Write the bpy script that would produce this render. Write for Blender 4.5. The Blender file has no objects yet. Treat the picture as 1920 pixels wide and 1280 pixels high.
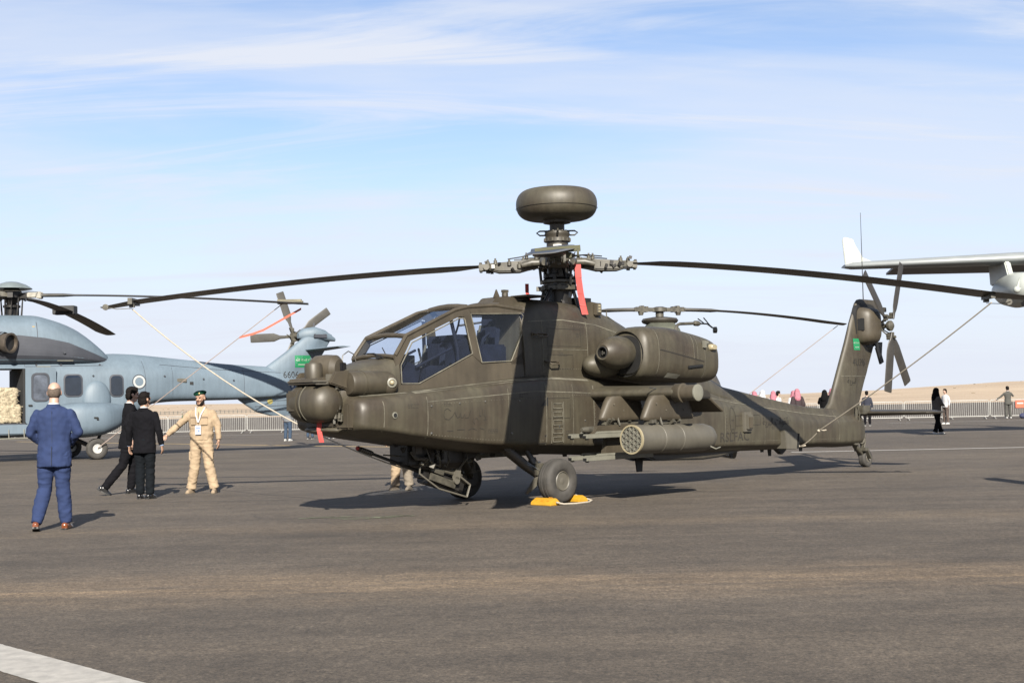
import bpy, bmesh, math, random
import numpy as np
from mathutils import Vector, Matrix, Euler, noise
from mathutils.bvhtree import BVHTree
R = math.radians
PI = math.pi
sc = bpy.context.scene
COL = sc.collection
rnd = random.Random(7)

# ------------------------------------------------------------------ camera, sky, sun
CAM_H = 1.4957
F_PX = 2504.5
cam_d = bpy.data.cameras.new('camera')
cam = bpy.data.objects.new('camera', cam_d); COL.objects.link(cam)
cam_d.sensor_width = 36.0
cam_d.lens = 36.0 * F_PX / 1920.0
cam_d.clip_start = 0.1; cam_d.clip_end = 9000
pitch, roll = 0.04579, -0.02075
fw = Vector((0, math.cos(pitch), math.sin(pitch)))
up0 = Vector((0, -math.sin(pitch), math.cos(pitch)))
r0 = Vector((1, 0, 0))
cr, sr = math.cos(roll), math.sin(roll)
cright = r0 * cr - up0 * (-sr)
cup = up0 * cr - r0 * sr
cam.matrix_world = Matrix(((cright.x, cup.x, -fw.x, 0), (cright.y, cup.y, -fw.y, 0),
                           (cright.z, cup.z, -fw.z, CAM_H), (0, 0, 0, 1)))
sc.camera = cam

SUN_EL = R(31)
SHADOW = Vector((-0.10, 1.0, 0)).normalized()      # ground direction in which shadows fall
wd = bpy.data.worlds.new('World'); sc.world = wd; wd.use_nodes = True
nt = wd.node_tree; nt.nodes.clear()
def N(nt, t, **k):
    n = nt.nodes.new(t)
    for a, b in k.items(): setattr(n, a, b)
    return n
wo = N(nt, 'ShaderNodeOutputWorld'); bg = N(nt, 'ShaderNodeBackground')
sky = N(nt, 'ShaderNodeTexSky'); sky.sky_type = 'NISHITA'; sky.sun_disc = False
sky.sun_elevation = SUN_EL
sun_dir = Vector((-SHADOW.x * math.cos(SUN_EL), -SHADOW.y * math.cos(SUN_EL), math.sin(SUN_EL)))
sky.sun_rotation = math.atan2(sun_dir.x, sun_dir.y)
sky.altitude = 600; sky.air_density = 0.9; sky.dust_density = 0.6; sky.ozone_density = 2.2
tc = N(nt, 'ShaderNodeTexCoord')
# thin high cloud: noise on the direction, flattened so that it streaks along the horizon
sep = N(nt, 'ShaderNodeSeparateXYZ'); nt.links.new(tc.outputs['Generated'], sep.inputs[0])
add = N(nt, 'ShaderNodeMath', operation='ADD'); add.inputs[1].default_value = 0.16
nt.links.new(sep.outputs['Z'], add.inputs[0])
dx = N(nt, 'ShaderNodeMath', operation='DIVIDE'); dy = N(nt, 'ShaderNodeMath', operation='DIVIDE')
nt.links.new(sep.outputs['X'], dx.inputs[0]); nt.links.new(add.outputs[0], dx.inputs[1])
nt.links.new(sep.outputs['Y'], dy.inputs[0]); nt.links.new(add.outputs[0], dy.inputs[1])
cmb = N(nt, 'ShaderNodeCombineXYZ'); nt.links.new(dx.outputs[0], cmb.inputs[0]); nt.links.new(dy.outputs[0], cmb.inputs[1])
def cloud(scale, sx, sy, rot, off, lo, hi, detail=7, rough=.55, dist=.4):
    mp = N(nt, 'ShaderNodeMapping'); mp.inputs['Scale'].default_value = (sx, sy, 1)
    mp.inputs['Rotation'].default_value = (0, 0, rot); mp.inputs['Location'].default_value = off
    nt.links.new(cmb.outputs[0], mp.inputs[0])
    no = N(nt, 'ShaderNodeTexNoise'); no.inputs['Scale'].default_value = scale
    no.inputs['Detail'].default_value = detail; no.inputs['Roughness'].default_value = rough
    no.inputs['Distortion'].default_value = dist
    nt.links.new(mp.outputs[0], no.inputs['Vector'])
    mr = N(nt, 'ShaderNodeMapRange', interpolation_type='SMOOTHSTEP')
    mr.inputs[1].default_value = lo; mr.inputs[2].default_value = hi
    nt.links.new(no.outputs[0], mr.inputs[0]); return mr.outputs[0]
c1 = cloud(.95, .36, 1.0, R(20), (2.6, 2.2, 0), .38, .62, 6, .55, .7)
c2 = cloud(2.2, .32, 1.5, R(-8), (6.1, 4.4, 0), .45, .70, 10, .66, 1.1)
mx = N(nt, 'ShaderNodeMath', operation='MULTIPLY_ADD'); mx.inputs[1].default_value = .55
nt.links.new(c2, mx.inputs[0])
m1 = N(nt, 'ShaderNodeMath', operation='MULTIPLY'); m1.inputs[1].default_value = .66
nt.links.new(c1, m1.inputs[0]); nt.links.new(m1.outputs[0], mx.inputs[2])
# haze towards the horizon (same all round)
hz = N(nt, 'ShaderNodeMapRange', interpolation_type='SMOOTHERSTEP')
hz.inputs[1].default_value = -.03; hz.inputs[2].default_value = .30
hz.inputs[3].default_value = .97; hz.inputs[4].default_value = 0.04
nt.links.new(sep.outputs['Z'], hz.inputs[0])
mm = N(nt, 'ShaderNodeMath', operation='ADD', use_clamp=True)
m2 = N(nt, 'ShaderNodeMath', operation='MULTIPLY')
inv = N(nt, 'ShaderNodeMath', operation='SUBTRACT'); inv.inputs[0].default_value = 1
nt.links.new(hz.outputs[0], inv.inputs[1])
nt.links.new(mx.outputs[0], m2.inputs[0]); nt.links.new(inv.outputs[0], m2.inputs[1])
nt.links.new(m2.outputs[0], mm.inputs[0]); nt.links.new(hz.outputs[0], mm.inputs[1])
mix = N(nt, 'ShaderNodeMix', data_type='RGBA')
mix.inputs['B'].default_value = (5.0, 5.3, 6.0, 1)
gain = N(nt, 'ShaderNodeMix', data_type='RGBA', blend_type='MULTIPLY'); gain.inputs['Factor'].default_value = 1
gain.inputs['B'].default_value = (1.0, 1.01, 1.05, 1)
nt.links.new(sky.outputs[0], gain.inputs['A'])
nt.links.new(mm.outputs[0], mix.inputs['Factor']); nt.links.new(gain.outputs['Result'], mix.inputs['A'])
nt.links.new(mix.outputs['Result'], bg.inputs[0])
bg.inputs[1].default_value = 0.052
nt.links.new(bg.outputs[0], wo.inputs[0])

sun_d = bpy.data.lights.new('sun', 'SUN'); sun_d.energy = 5.0; sun_d.angle = R(.53); sun_d.color = (1, .93, .82)
sun = bpy.data.objects.new('sun', sun_d); COL.objects.link(sun)
sun.rotation_euler = (-sun_dir).to_track_quat('-Z', 'Y').to_euler()
sun.location = (0, -20, 30)
vs = sc.view_settings
vs.view_transform = 'Standard'; vs.look = 'None'; vs.gamma = 1; vs.use_curve_mapping = False
vs.exposure = 1.6
sc.cycles.use_denoising = True
sc.cycles.max_bounces = 6
sc.cycles.transparent_max_bounces = 12

# ------------------------------------------------------------------ helpers
MATS = {}
K_ALB = .41     # overall paint reflectance for the exposure used
def mat(name, col, rough=.6, metal=0., var=.18, scale=2.2, bump=.0, bscale=60, streak=0., tint=None, spec=.5, coat=0, grime=0):
    """opaque paint / cloth / metal with noise variation; tint = second hue for broad blotches"""
    if name in MATS: return MATS[name]
    m = bpy.data.materials.new(name); m.use_nodes = True
    t = m.node_tree; b = t.nodes['Principled BSDF']
    b.inputs['Roughness'].default_value = rough; b.inputs['Metallic'].default_value = metal
    b.inputs['Specular IOR Level'].default_value = spec
    b.inputs['Coat Weight'].default_value = coat
    co = N(t, 'ShaderNodeTexCoord')
    n1 = N(t, 'ShaderNodeTexNoise'); n1.inputs['Scale'].default_value = scale
    n1.inputs['Detail'].default_value = 8; n1.inputs['Roughness'].default_value = .6
    t.links.new(co.outputs['Object'], n1.inputs['Vector'])
    rp = N(t, 'ShaderNodeValToRGB')
    c = Vector(col[:3]) * K_ALB; c2 = Vector(tint) * K_ALB if tint else c
    lo = c * (1 - var); hi = c2 * (1 + var)
    rp.color_ramp.elements[0].position = .34; rp.color_ramp.elements[1].position = .68
    rp.color_ramp.elements[0].color = (*lo, 1); rp.color_ramp.elements[1].color = (*hi, 1)
    t.links.new(n1.outputs[0], rp.inputs[0]); out = rp.outputs[0]
    if streak:
        mp = N(t, 'ShaderNodeMapping'); mp.inputs['Scale'].default_value = (9, 9, .9)
        t.links.new(co.outputs['Object'], mp.inputs[0])
        n2 = N(t, 'ShaderNodeTexNoise'); n2.inputs['Scale'].default_value = 1.4; n2.inputs['Detail'].default_value = 6
        t.links.new(mp.outputs[0], n2.inputs['Vector'])
        mr = N(t, 'ShaderNodeMapRange'); mr.inputs[1].default_value = .35; mr.inputs[2].default_value = .7
        mr.inputs[3].default_value = 1 - streak; mr.inputs[4].default_value = 1 + streak
        t.links.new(n2.outputs[0], mr.inputs[0])
        mu = N(t, 'ShaderNodeMix', data_type='RGBA', blend_type='MULTIPLY'); mu.inputs['Factor'].default_value = 1
        t.links.new(out, mu.inputs['A']); t.links.new(mr.outputs[0], mu.inputs['B']); out = mu.outputs['Result']
    if grime:
        n3 = N(t, 'ShaderNodeTexNoise'); n3.inputs['Scale'].default_value = scale * 5; n3.inputs['Detail'].default_value = 10
        n3.inputs['Roughness'].default_value = .75
        t.links.new(co.outputs['Object'], n3.inputs['Vector'])
        mr = N(t, 'ShaderNodeMapRange'); mr.inputs[1].default_value = .56; mr.inputs[2].default_value = .70
        mr.inputs[3].default_value = 0; mr.inputs[4].default_value = grime
        t.links.new(n3.outputs[0], mr.inputs[0])
        mu = N(t, 'ShaderNodeMix', data_type='RGBA')
        t.links.new(mr.outputs[0], mu.inputs['Factor']); t.links.new(out, mu.inputs['A'])
        mu.inputs['B'].default_value = (*(c * 1.9 + Vector((.012, .012, .010))), 1); out = mu.outputs['Result']
    t.links.new(out, b.inputs['Base Color'])
    rr = N(t, 'ShaderNodeMapRange'); rr.inputs[3].default_value = max(.05, rough - .12); rr.inputs[4].default_value = min(1, rough + .12)
    t.links.new(n1.outputs[0], rr.inputs[0]); t.links.new(rr.outputs[0], b.inputs['Roughness'])
    if bump:
        n4 = N(t, 'ShaderNodeTexNoise'); n4.inputs['Scale'].default_value = bscale; n4.inputs['Detail'].default_value = 4
        t.links.new(co.outputs['Object'], n4.inputs['Vector'])
        bp = N(t, 'ShaderNodeBump'); bp.inputs['Strength'].default_value = bump; bp.inputs['Distance'].default_value = .01
        t.links.new(n4.outputs[0], bp.inputs['Height']); t.links.new(bp.outputs[0], b.inputs['Normal'])
    MATS[name] = m; return m

def glassmat(name, col, alpha_mix=.5, rough=.03):
    """thin pane: tinted transparency mixed with mirror reflection by fresnel"""
    if name in MATS: return MATS[name]
    m = bpy.data.materials.new(name); m.use_nodes = True
    t = m.node_tree; t.nodes.clear()
    o = N(t, 'ShaderNodeOutputMaterial'); tr = N(t, 'ShaderNodeBsdfTransparent'); tr.inputs[0].default_value = (*col, 1)
    gl = N(t, 'ShaderNodeBsdfGlossy'); gl.inputs['Roughness'].default_value = rough
    lw = N(t, 'ShaderNodeLayerWeight'); lw.inputs[0].default_value = .5
    pw = N(t, 'ShaderNodeMath', operation='POWER'); pw.inputs[1].default_value = 4.0; t.links.new(lw.outputs['Facing'], pw.inputs[0])
    fr = N(t, 'ShaderNodeMath', operation='MULTIPLY_ADD'); fr.inputs[1].default_value = .9; fr.inputs[2].default_value = .035; t.links.new(pw.outputs[0], fr.inputs[0])
    co = N(t, 'ShaderNodeTexCoord'); no = N(t, 'ShaderNodeTexNoise'); no.inputs['Scale'].default_value = 3
    t.links.new(co.outputs['Object'], no.inputs['Vector'])
    ad = N(t, 'ShaderNodeMath', operation='MULTIPLY_ADD'); ad.inputs[1].default_value = alpha_mix * .15
    t.links.new(no.outputs[0], ad.inputs[0]); t.links.new(fr.outputs[0], ad.inputs[2])
    mx = N(t, 'ShaderNodeMixShader'); t.links.new(ad.outputs[0], mx.inputs[0])
    t.links.new(tr.outputs[0], mx.inputs[1]); t.links.new(gl.outputs[0], mx.inputs[2]); t.links.new(mx.outputs[0], o.inputs[0])
    MATS[name] = m; return m

def new_obj(name, me, m=None, parent=None):
    o = bpy.data.objects.new(name, me); COL.objects.link(o)
    if m is not None: me.materials.append(m)
    if parent is not None: o.parent = parent
    return o
def tag(o, label=None, cat=None, group=None, kind=None):
    if label: o['label'] = label
    if cat: o['category'] = cat
    if group: o['group'] = group
    if kind: o['kind'] = kind
    return o
def empty(name, loc=(0, 0, 0), rz=0):
    o = bpy.data.objects.new(name, None); COL.objects.link(o)
    o.location = loc; o.rotation_euler = (0, 0, rz); o.empty_display_size = .2
    return o
def copy_tree(o, parent=None):
    c = o.copy(); COL.objects.link(c); c.parent = parent
    for ch in list(o.children): copy_tree(ch, c)
    return c

def frame(d):
    d = Vector(d).normalized()
    a = Vector((0, 0, 1)) if abs(d.z) < .9 else Vector((1, 0, 0))
    u = d.cross(a).normalized(); v = d.cross(u).normalized()
    return u, v
class MB:
    def __init__(s): s.v = []; s.f = []
    def add(s, vs, fs):
        n = len(s.v); s.v += [tuple(p) for p in vs]; s.f += [tuple(n + i for i in f) for f in fs]; return s
    def rings(s, rings, cap=True, closed=False):
        n = len(rings[0]); vs = [p for r in rings for p in r]; fs = []
        m = len(rings)
        for i in range(m if closed else m - 1):
            a = i * n; b = ((i + 1) % m) * n
            for j in range(n):
                k = (j + 1) % n; fs.append((a + j, b + j, b + k, a + k))
        if cap and not closed:
            fs.append(tuple(range(n))); fs.append(tuple(reversed(range((m - 1) * n, m * n))))
        return s.add(vs, fs)
    def box(s, c, d, rot=None, taper=1.0):
        x, y, z = (q / 2 for q in d); vs = []
        for k in (-1, 1):
            t = taper if k == 1 else 1
            for a, b in ((-1, -1), (1, -1), (1, 1), (-1, 1)): vs.append(Vector((a * x * t, b * y * t, k * z)))
        if rot is not None:
            M = Euler(rot).to_matrix(); vs = [M @ p for p in vs]
        c = Vector(c)
        return s.add([p + c for p in vs], [(3, 2, 1, 0), (4, 5, 6, 7), (0, 1, 5, 4), (1, 2, 6, 5), (2, 3, 7, 6), (3, 0, 4, 7)])
    def bar(s, a, b, w, h=None, up=None):
        """rectangular bar from a to b"""
        a = Vector(a); b = Vector(b); d = (b - a).normalized(); h = h or w
        if up is None: u, v = frame(d)
        else: u = d.cross(Vector(up)).normalized(); v = u.cross(d).normalized()
        rs = []
        for p in (a, b): rs.append([p + u * (w / 2) * i + v * (h / 2) * j for i, j in ((-1, -1), (1, -1), (1, 1), (-1, 1))])
        return s.rings(rs)
    def tube(s, pts, r, n=10, cap=True):
        pts = [Vector(p) for p in pts]; rs = []
        rr = r if hasattr(r, '__len__') else [r] * len(pts)
        u = None
        for i, p in enumerate(pts):
            d = (pts[min(i + 1, len(pts) - 1)] - pts[max(i - 1, 0)])
            if d.length < 1e-9: d = Vector((0, 0, 1))
            d.normalize()
            if u is None: u, v = frame(d)
            else:
                u = (u - d * u.dot(d))
                if u.length < 1e-6: u, v = frame(d)
                u.normalize(); v = d.cross(u).normalized()
            rs.append([p + (u * math.cos(t) + v * math.sin(t)) * rr[i] for t in (2 * PI * j / n for j in range(n))])
        return s.rings(rs, cap)
    def lathe(s, prof, c=(0, 0, 0), axis=(0, 0, 1), n=24, cap=True):
        """prof: list of (radius, height along axis)"""
        c = Vector(c); d = Vector(axis).normalized(); u, v = frame(d)
        rs = [[c + d * h + (u * math.cos(t) + v * math.sin(t)) * max(r, 1e-4) for t in (2 * PI * j / n for j in range(n))] for r, h in prof]
        return s.rings(rs, cap)
    def ell(s, c, r, nu=16, nv=10):
        c = Vector(c); rs = []
        for i in range(nv + 1):
            a = -PI / 2 + PI * i / nv; q = max(math.cos(a), 1e-3)
            rs.append([c + Vector((r[0] * q * math.cos(t), r[1] * q * math.sin(t), r[2] * math.sin(a))) for t in (2 * PI * j / nu for j in range(nu))])
        return s.rings(rs)
    def capsule(s, a, b, ra, rb, n=12, fl=None):
        """round cone with hemispherical ends; fl = (dir, factor) squash"""
        a = Vector(a); b = Vector(b); d = (b - a)
        if d.length < 1e-6: d = Vector((0, 0, 1e-3))
        dn = d.normalized(); u, v = frame(dn); rs = []
        for i in range(5):
            t = PI / 2 * i / 4; rs.append((a - dn * ra * math.cos(t), max(ra * math.sin(t), 1e-3)))
        for i in range(5):
            t = PI / 2 * i / 4; rs.append((b + dn * rb * math.sin(t), max(rb * math.cos(t), 1e-3)))
        out = []
        for p, r in rs:
            ring = []
            for j in range(n):
                t = 2 * PI * j / n; q = (u * math.cos(t) + v * math.sin(t)) * r
                if fl: fd = Vector(fl[0]).normalized(); q = q - fd * q.dot(fd) * (1 - fl[1])
                ring.append(p + q)
            out.append(ring)
        return s.rings(out)
    def prism(s, poly, axis=1, a=0, b=.1):
        """poly in the two other axes, extruded along axis from a to b"""
        def P(p, h):
            q = [0, 0, 0]; k = [i for i in range(3) if i != axis]; q[k[0]] = p[0]; q[k[1]] = p[1]; q[axis] = h; return tuple(q)
        ar = sum(poly[i][0] * poly[(i + 1) % len(poly)][1] - poly[(i + 1) % len(poly)][0] * poly[i][1] for i in range(len(poly)))
        n = len(poly)
        fs = [tuple(range(n)), tuple(reversed(range(n, 2 * n)))] + [(i, n + i, n + (i + 1) % n, (i + 1) % n) for i in range(n)]
        return s.add([P(p, a) for p in poly] + [P(p, b) for p in poly], fs)
    def build(s, name, m=None, parent=None, smooth=True, angle=38, bevel=0, seg=2, mesh_only=False):
        me = bpy.data.meshes.new(name); me.from_pydata(s.v, [], s.f)
        bm = bmesh.new(); bm.from_mesh(me)
        bmesh.ops.recalc_face_normals(bm, faces=bm.faces)
        if bevel:
            ed = [e for e in bm.edges if len(e.link_faces) == 2 and e.calc_face_angle(0) > R(28)]
            bmesh.ops.bevel(bm, geom=ed, offset=bevel, segments=seg, affect='EDGES', clamp_overlap=True)
        bm.to_mesh(me); bm.free()
        if smooth:
            me.polygons.foreach_set('use_smooth', [True] * len(me.polygons)); me.set_sharp_from_angle(angle=R(angle))
        if mesh_only: return me
        return new_obj(name, me, m, parent)

def chaikin(ring, it=2):
    for _ in range(it):
        o = []
        for i in range(len(ring)):
            a, b = ring[i], ring[(i + 1) % len(ring)]
            o.append(tuple(a[k] * .75 + b[k] * .25 for k in range(len(a)))); o.append(tuple(a[k] * .25 + b[k] * .75 for k in range(len(a))))
        ring = o
    return ring
def interp_sections(secs, n):
    """secs = [(x, [(y,z)..])] -> monotone cubic (pchip) resampling along x"""
    xs = np.array([s[0] for s in secs], float); V = np.array([[c for p in s[1] for c in p] for s in secs], float)
    if xs[0] > xs[-1]: xs = xs[::-1]; V = V[::-1]
    h = np.diff(xs)[:, None]; d = np.diff(V, axis=0) / h
    m = np.zeros_like(V); m[0] = d[0]; m[-1] = d[-1]
    for i in range(1, len(xs) - 1):
        s = d[i - 1] * d[i] > 0
        w1 = 2 * h[i] + h[i - 1]; w2 = h[i] + 2 * h[i - 1]
        with np.errstate(divide='ignore', invalid='ignore'):
            q = (w1 + w2) / (w1 / d[i - 1] + w2 / d[i])
        m[i] = np.where(s, q, 0)
    allx = sorted(set(list(np.linspace(xs[0], xs[-1], n)) + list(xs)))
    out = []
    for x in allx:
        i = min(max(np.searchsorted(xs, x) - 1, 0), len(xs) - 2); t = (x - xs[i]) / h[i][0]
        v = (2 * t**3 - 3 * t**2 + 1) * V[i] + (t**3 - 2 * t**2 + t) * h[i] * m[i] + (-2 * t**3 + 3 * t**2) * V[i + 1] + (t**3 - t**2) * h[i] * m[i + 1]
        out.append((x, [tuple(v[2 * k:2 * k + 2]) for k in range(len(v) // 2)]))
    return out
def loft_half(mb, secs, n=60, it=2):
    """secs: half outlines (y>=0) bottom centre to top centre; mirrored"""
    rings = []
    for x, h in interp_sections(secs, n):
        full = list(h) + [(-y, z) for y, z in reversed(h[1:-1])]
        full = chaikin(full, it); rings.append([(x, y, z) for y, z in full])
    return mb.rings(rings)
def sell(cy, cz, ry, rz, p=2.6, n=28):
    """superellipse outline"""
    o = []
    for i in range(n):
        t = 2 * PI * i / n; c, s_ = math.cos(t), math.sin(t)
        o.append((cy + ry * math.copysign(abs(c) ** (2 / p), c), cz + rz * math.copysign(abs(s_) ** (2 / p), s_)))
    return o
def loft_full(mb, secs, n=40, cap=True):
    return mb.rings([[(x, y, z) for y, z in h] for x, h in interp_sections(secs, n)], cap)

def bvh_of(*objs):
    vs, fs = [], []
    for o in objs:
        n = len(vs); vs += [v.co.copy() for v in o.data.vertices]; fs += [[n + i for i in p.vertices] for p in o.data.polygons]
    return BVHTree.FromPolygons(vs, fs)
def onto(bvh, x, z, y0=4.0, side=1, lift=.004):
    hit = bvh.ray_cast(Vector((x, y0 * side, z)), Vector((0, -side, 0)))
    if hit[0] is None: return None
    nrm = hit[1]
    if nrm.y * side < 0: nrm = -nrm
    return hit[0] + nrm * lift
def ribbon(mb, bvh, pts, w=.012, lift=.0035, step=.05, side=1):
    """narrow strip draped on a hull along (x,z) points"""
    P = []
    for i in range(len(pts) - 1):
        a = Vector(pts[i]); b = Vector(pts[i + 1]); k = max(1, int((b - a).length / step))
        for j in range(k + (1 if i == len(pts) - 2 else 0)): P.append(a.lerp(b, j / k))
    prev = None
    for i, p in enumerate(P):
        d = (P[min(i + 1, len(P) - 1)] - P[max(i - 1, 0)]).normalized(); q = Vector((-d.y, d.x)) * w / 2
        l = onto(bvh, p.x + q.x, p.y + q.y, side=side, lift=lift); r_ = onto(bvh, p.x - q.x, p.y - q.y, side=side, lift=lift)
        if l is None or r_ is None: prev = None; continue
        if prev and (l - prev[0]).length < .25: mb.add([prev[0], prev[1], r_, l], [(0, 1, 2, 3)])
        prev = (l, r_)
    return mb
def rivets(mb, bvh, pts, step=.06, r=.006, side=1):
    for i in range(len(pts) - 1):
        a = Vector(pts[i]); b = Vector(pts[i + 1]); k = max(1, int((b - a).length / step))
        for j in range(k):
            p = a.lerp(b, j / k); c = onto(bvh, p.x, p.y, side=side, lift=.001)
            if c is None: continue
            e = [onto(bvh, p.x + r * math.cos(t), p.y + r * math.sin(t), side=side, lift=.001) for t in (0, 2.1, 4.2)]
            if None in e: continue
            mb.add([c + Vector((0, side * r * .9, 0))] + e, [(0, 1, 2), (0, 2, 3), (0, 3, 1)])
def text_mesh(body, size=1.0, shear=0, font=None):
    cu = bpy.data.curves.new('lettering', 'FONT'); cu.body = body; cu.size = size; cu.shear = shear
    cu.align_x = 'CENTER'; cu.align_y = 'CENTER'; cu.resolution_u = 2
    o = bpy.data.objects.new('lettering_tmp', cu); COL.objects.link(o)
    dg = bpy.context.evaluated_depsgraph_get(); me = bpy.data.meshes.new_from_object(o.evaluated_get(dg))
    bpy.data.objects.remove(o); bpy.data.curves.remove(cu)
    vs = [v.co.copy() for v in me.vertices]; fs = [tuple(p.vertices) for p in me.polygons]; bpy.data.meshes.remove(me)
    return vs, fs
def drape_text(name, body, size, x, z, bvh, m, parent, ang=0, flipx=-1, side=1, sx=1., lift=.006, shear=0):
    """lettering laid on a hull side; seen from +Y side the reading direction is -X (nose left)"""
    vs, fs = text_mesh(body, size, shear); mb = MB(); out = []
    for v in vs:
        u = v.x * sx; w = v.y; uu = u * math.cos(ang) - w * math.sin(ang); ww = u * math.sin(ang) + w * math.cos(ang)
        p = onto(bvh, x + flipx * uu, z + ww, side=side, lift=lift)
        out.append(p)
    good = [f for f in fs if all(out[i] is not None for i in f)]
    out = [p if p is not None else Vector((x, 0, z)) for p in out]
    mb.add(out, good); return mb.build(name, m, parent, smooth=False)
def drape_strokes(name, strokes, x, z, s, bvh, m, parent, w=.012, flipx=-1, lift=.006, side=1):
    """strokes = polylines in reading coordinates"""
    mb = MB()
    for st in strokes: ribbon(mb, bvh, [(x + flipx * a * s, z + b * s) for a, b in st], w, lift, .02, side)
    return mb.build(name, m, parent, smooth=False)
def remesh(mb, vox, smooth=4, fac=.5, name='body'):
    me = mb.build(name, None, None, mesh_only=True, smooth=False)
    o = bpy.data.objects.new('tmp_remesh', me); COL.objects.link(o)
    md = o.modifiers.new('r', 'REMESH'); md.mode = 'VOXEL'; md.voxel_size = vox; md.use_smooth_shade = True
    if smooth:
        s_ = o.modifiers.new('s', 'SMOOTH'); s_.iterations = smooth; s_.factor = fac
    dg = bpy.context.evaluated_depsgraph_get(); out = bpy.data.meshes.new_from_object(o.evaluated_get(dg))
    bpy.data.objects.remove(o); bpy.data.meshes.remove(me); out.name = name
    out.polygons.foreach_set('use_smooth', [True] * len(out.polygons))
    return out
def wrinkle(me, amp, sc_=(9, 9, 5), seed=0, lo=-10, hi=10):
    nv = len(me.vertices); co = np.empty(nv * 3, 'f'); me.vertices.foreach_get('co', co)
    no = np.empty(nv * 3, 'f'); me.vertices.foreach_get('normal', no)
    co = co.reshape(-1, 3); no = no.reshape(-1, 3)
    for i in range(nv):
        p = co[i]; n_ = noise.noise(Vector((p[0] * sc_[0] + seed, p[1] * sc_[1], p[2] * sc_[2] * (1.0))))
        n2 = noise.noise(Vector((p[0] * sc_[0] * 2.3, p[1] * sc_[1] * 2.3 + seed, p[2] * sc_[2] * 2.6)))
        k = 1 - abs(n_) * 2.2
        co[i] += no[i] * amp * (k * .8 + n2 * .7)
    me.vertices.foreach_set('co', co.ravel()); me.update()
    return me
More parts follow.
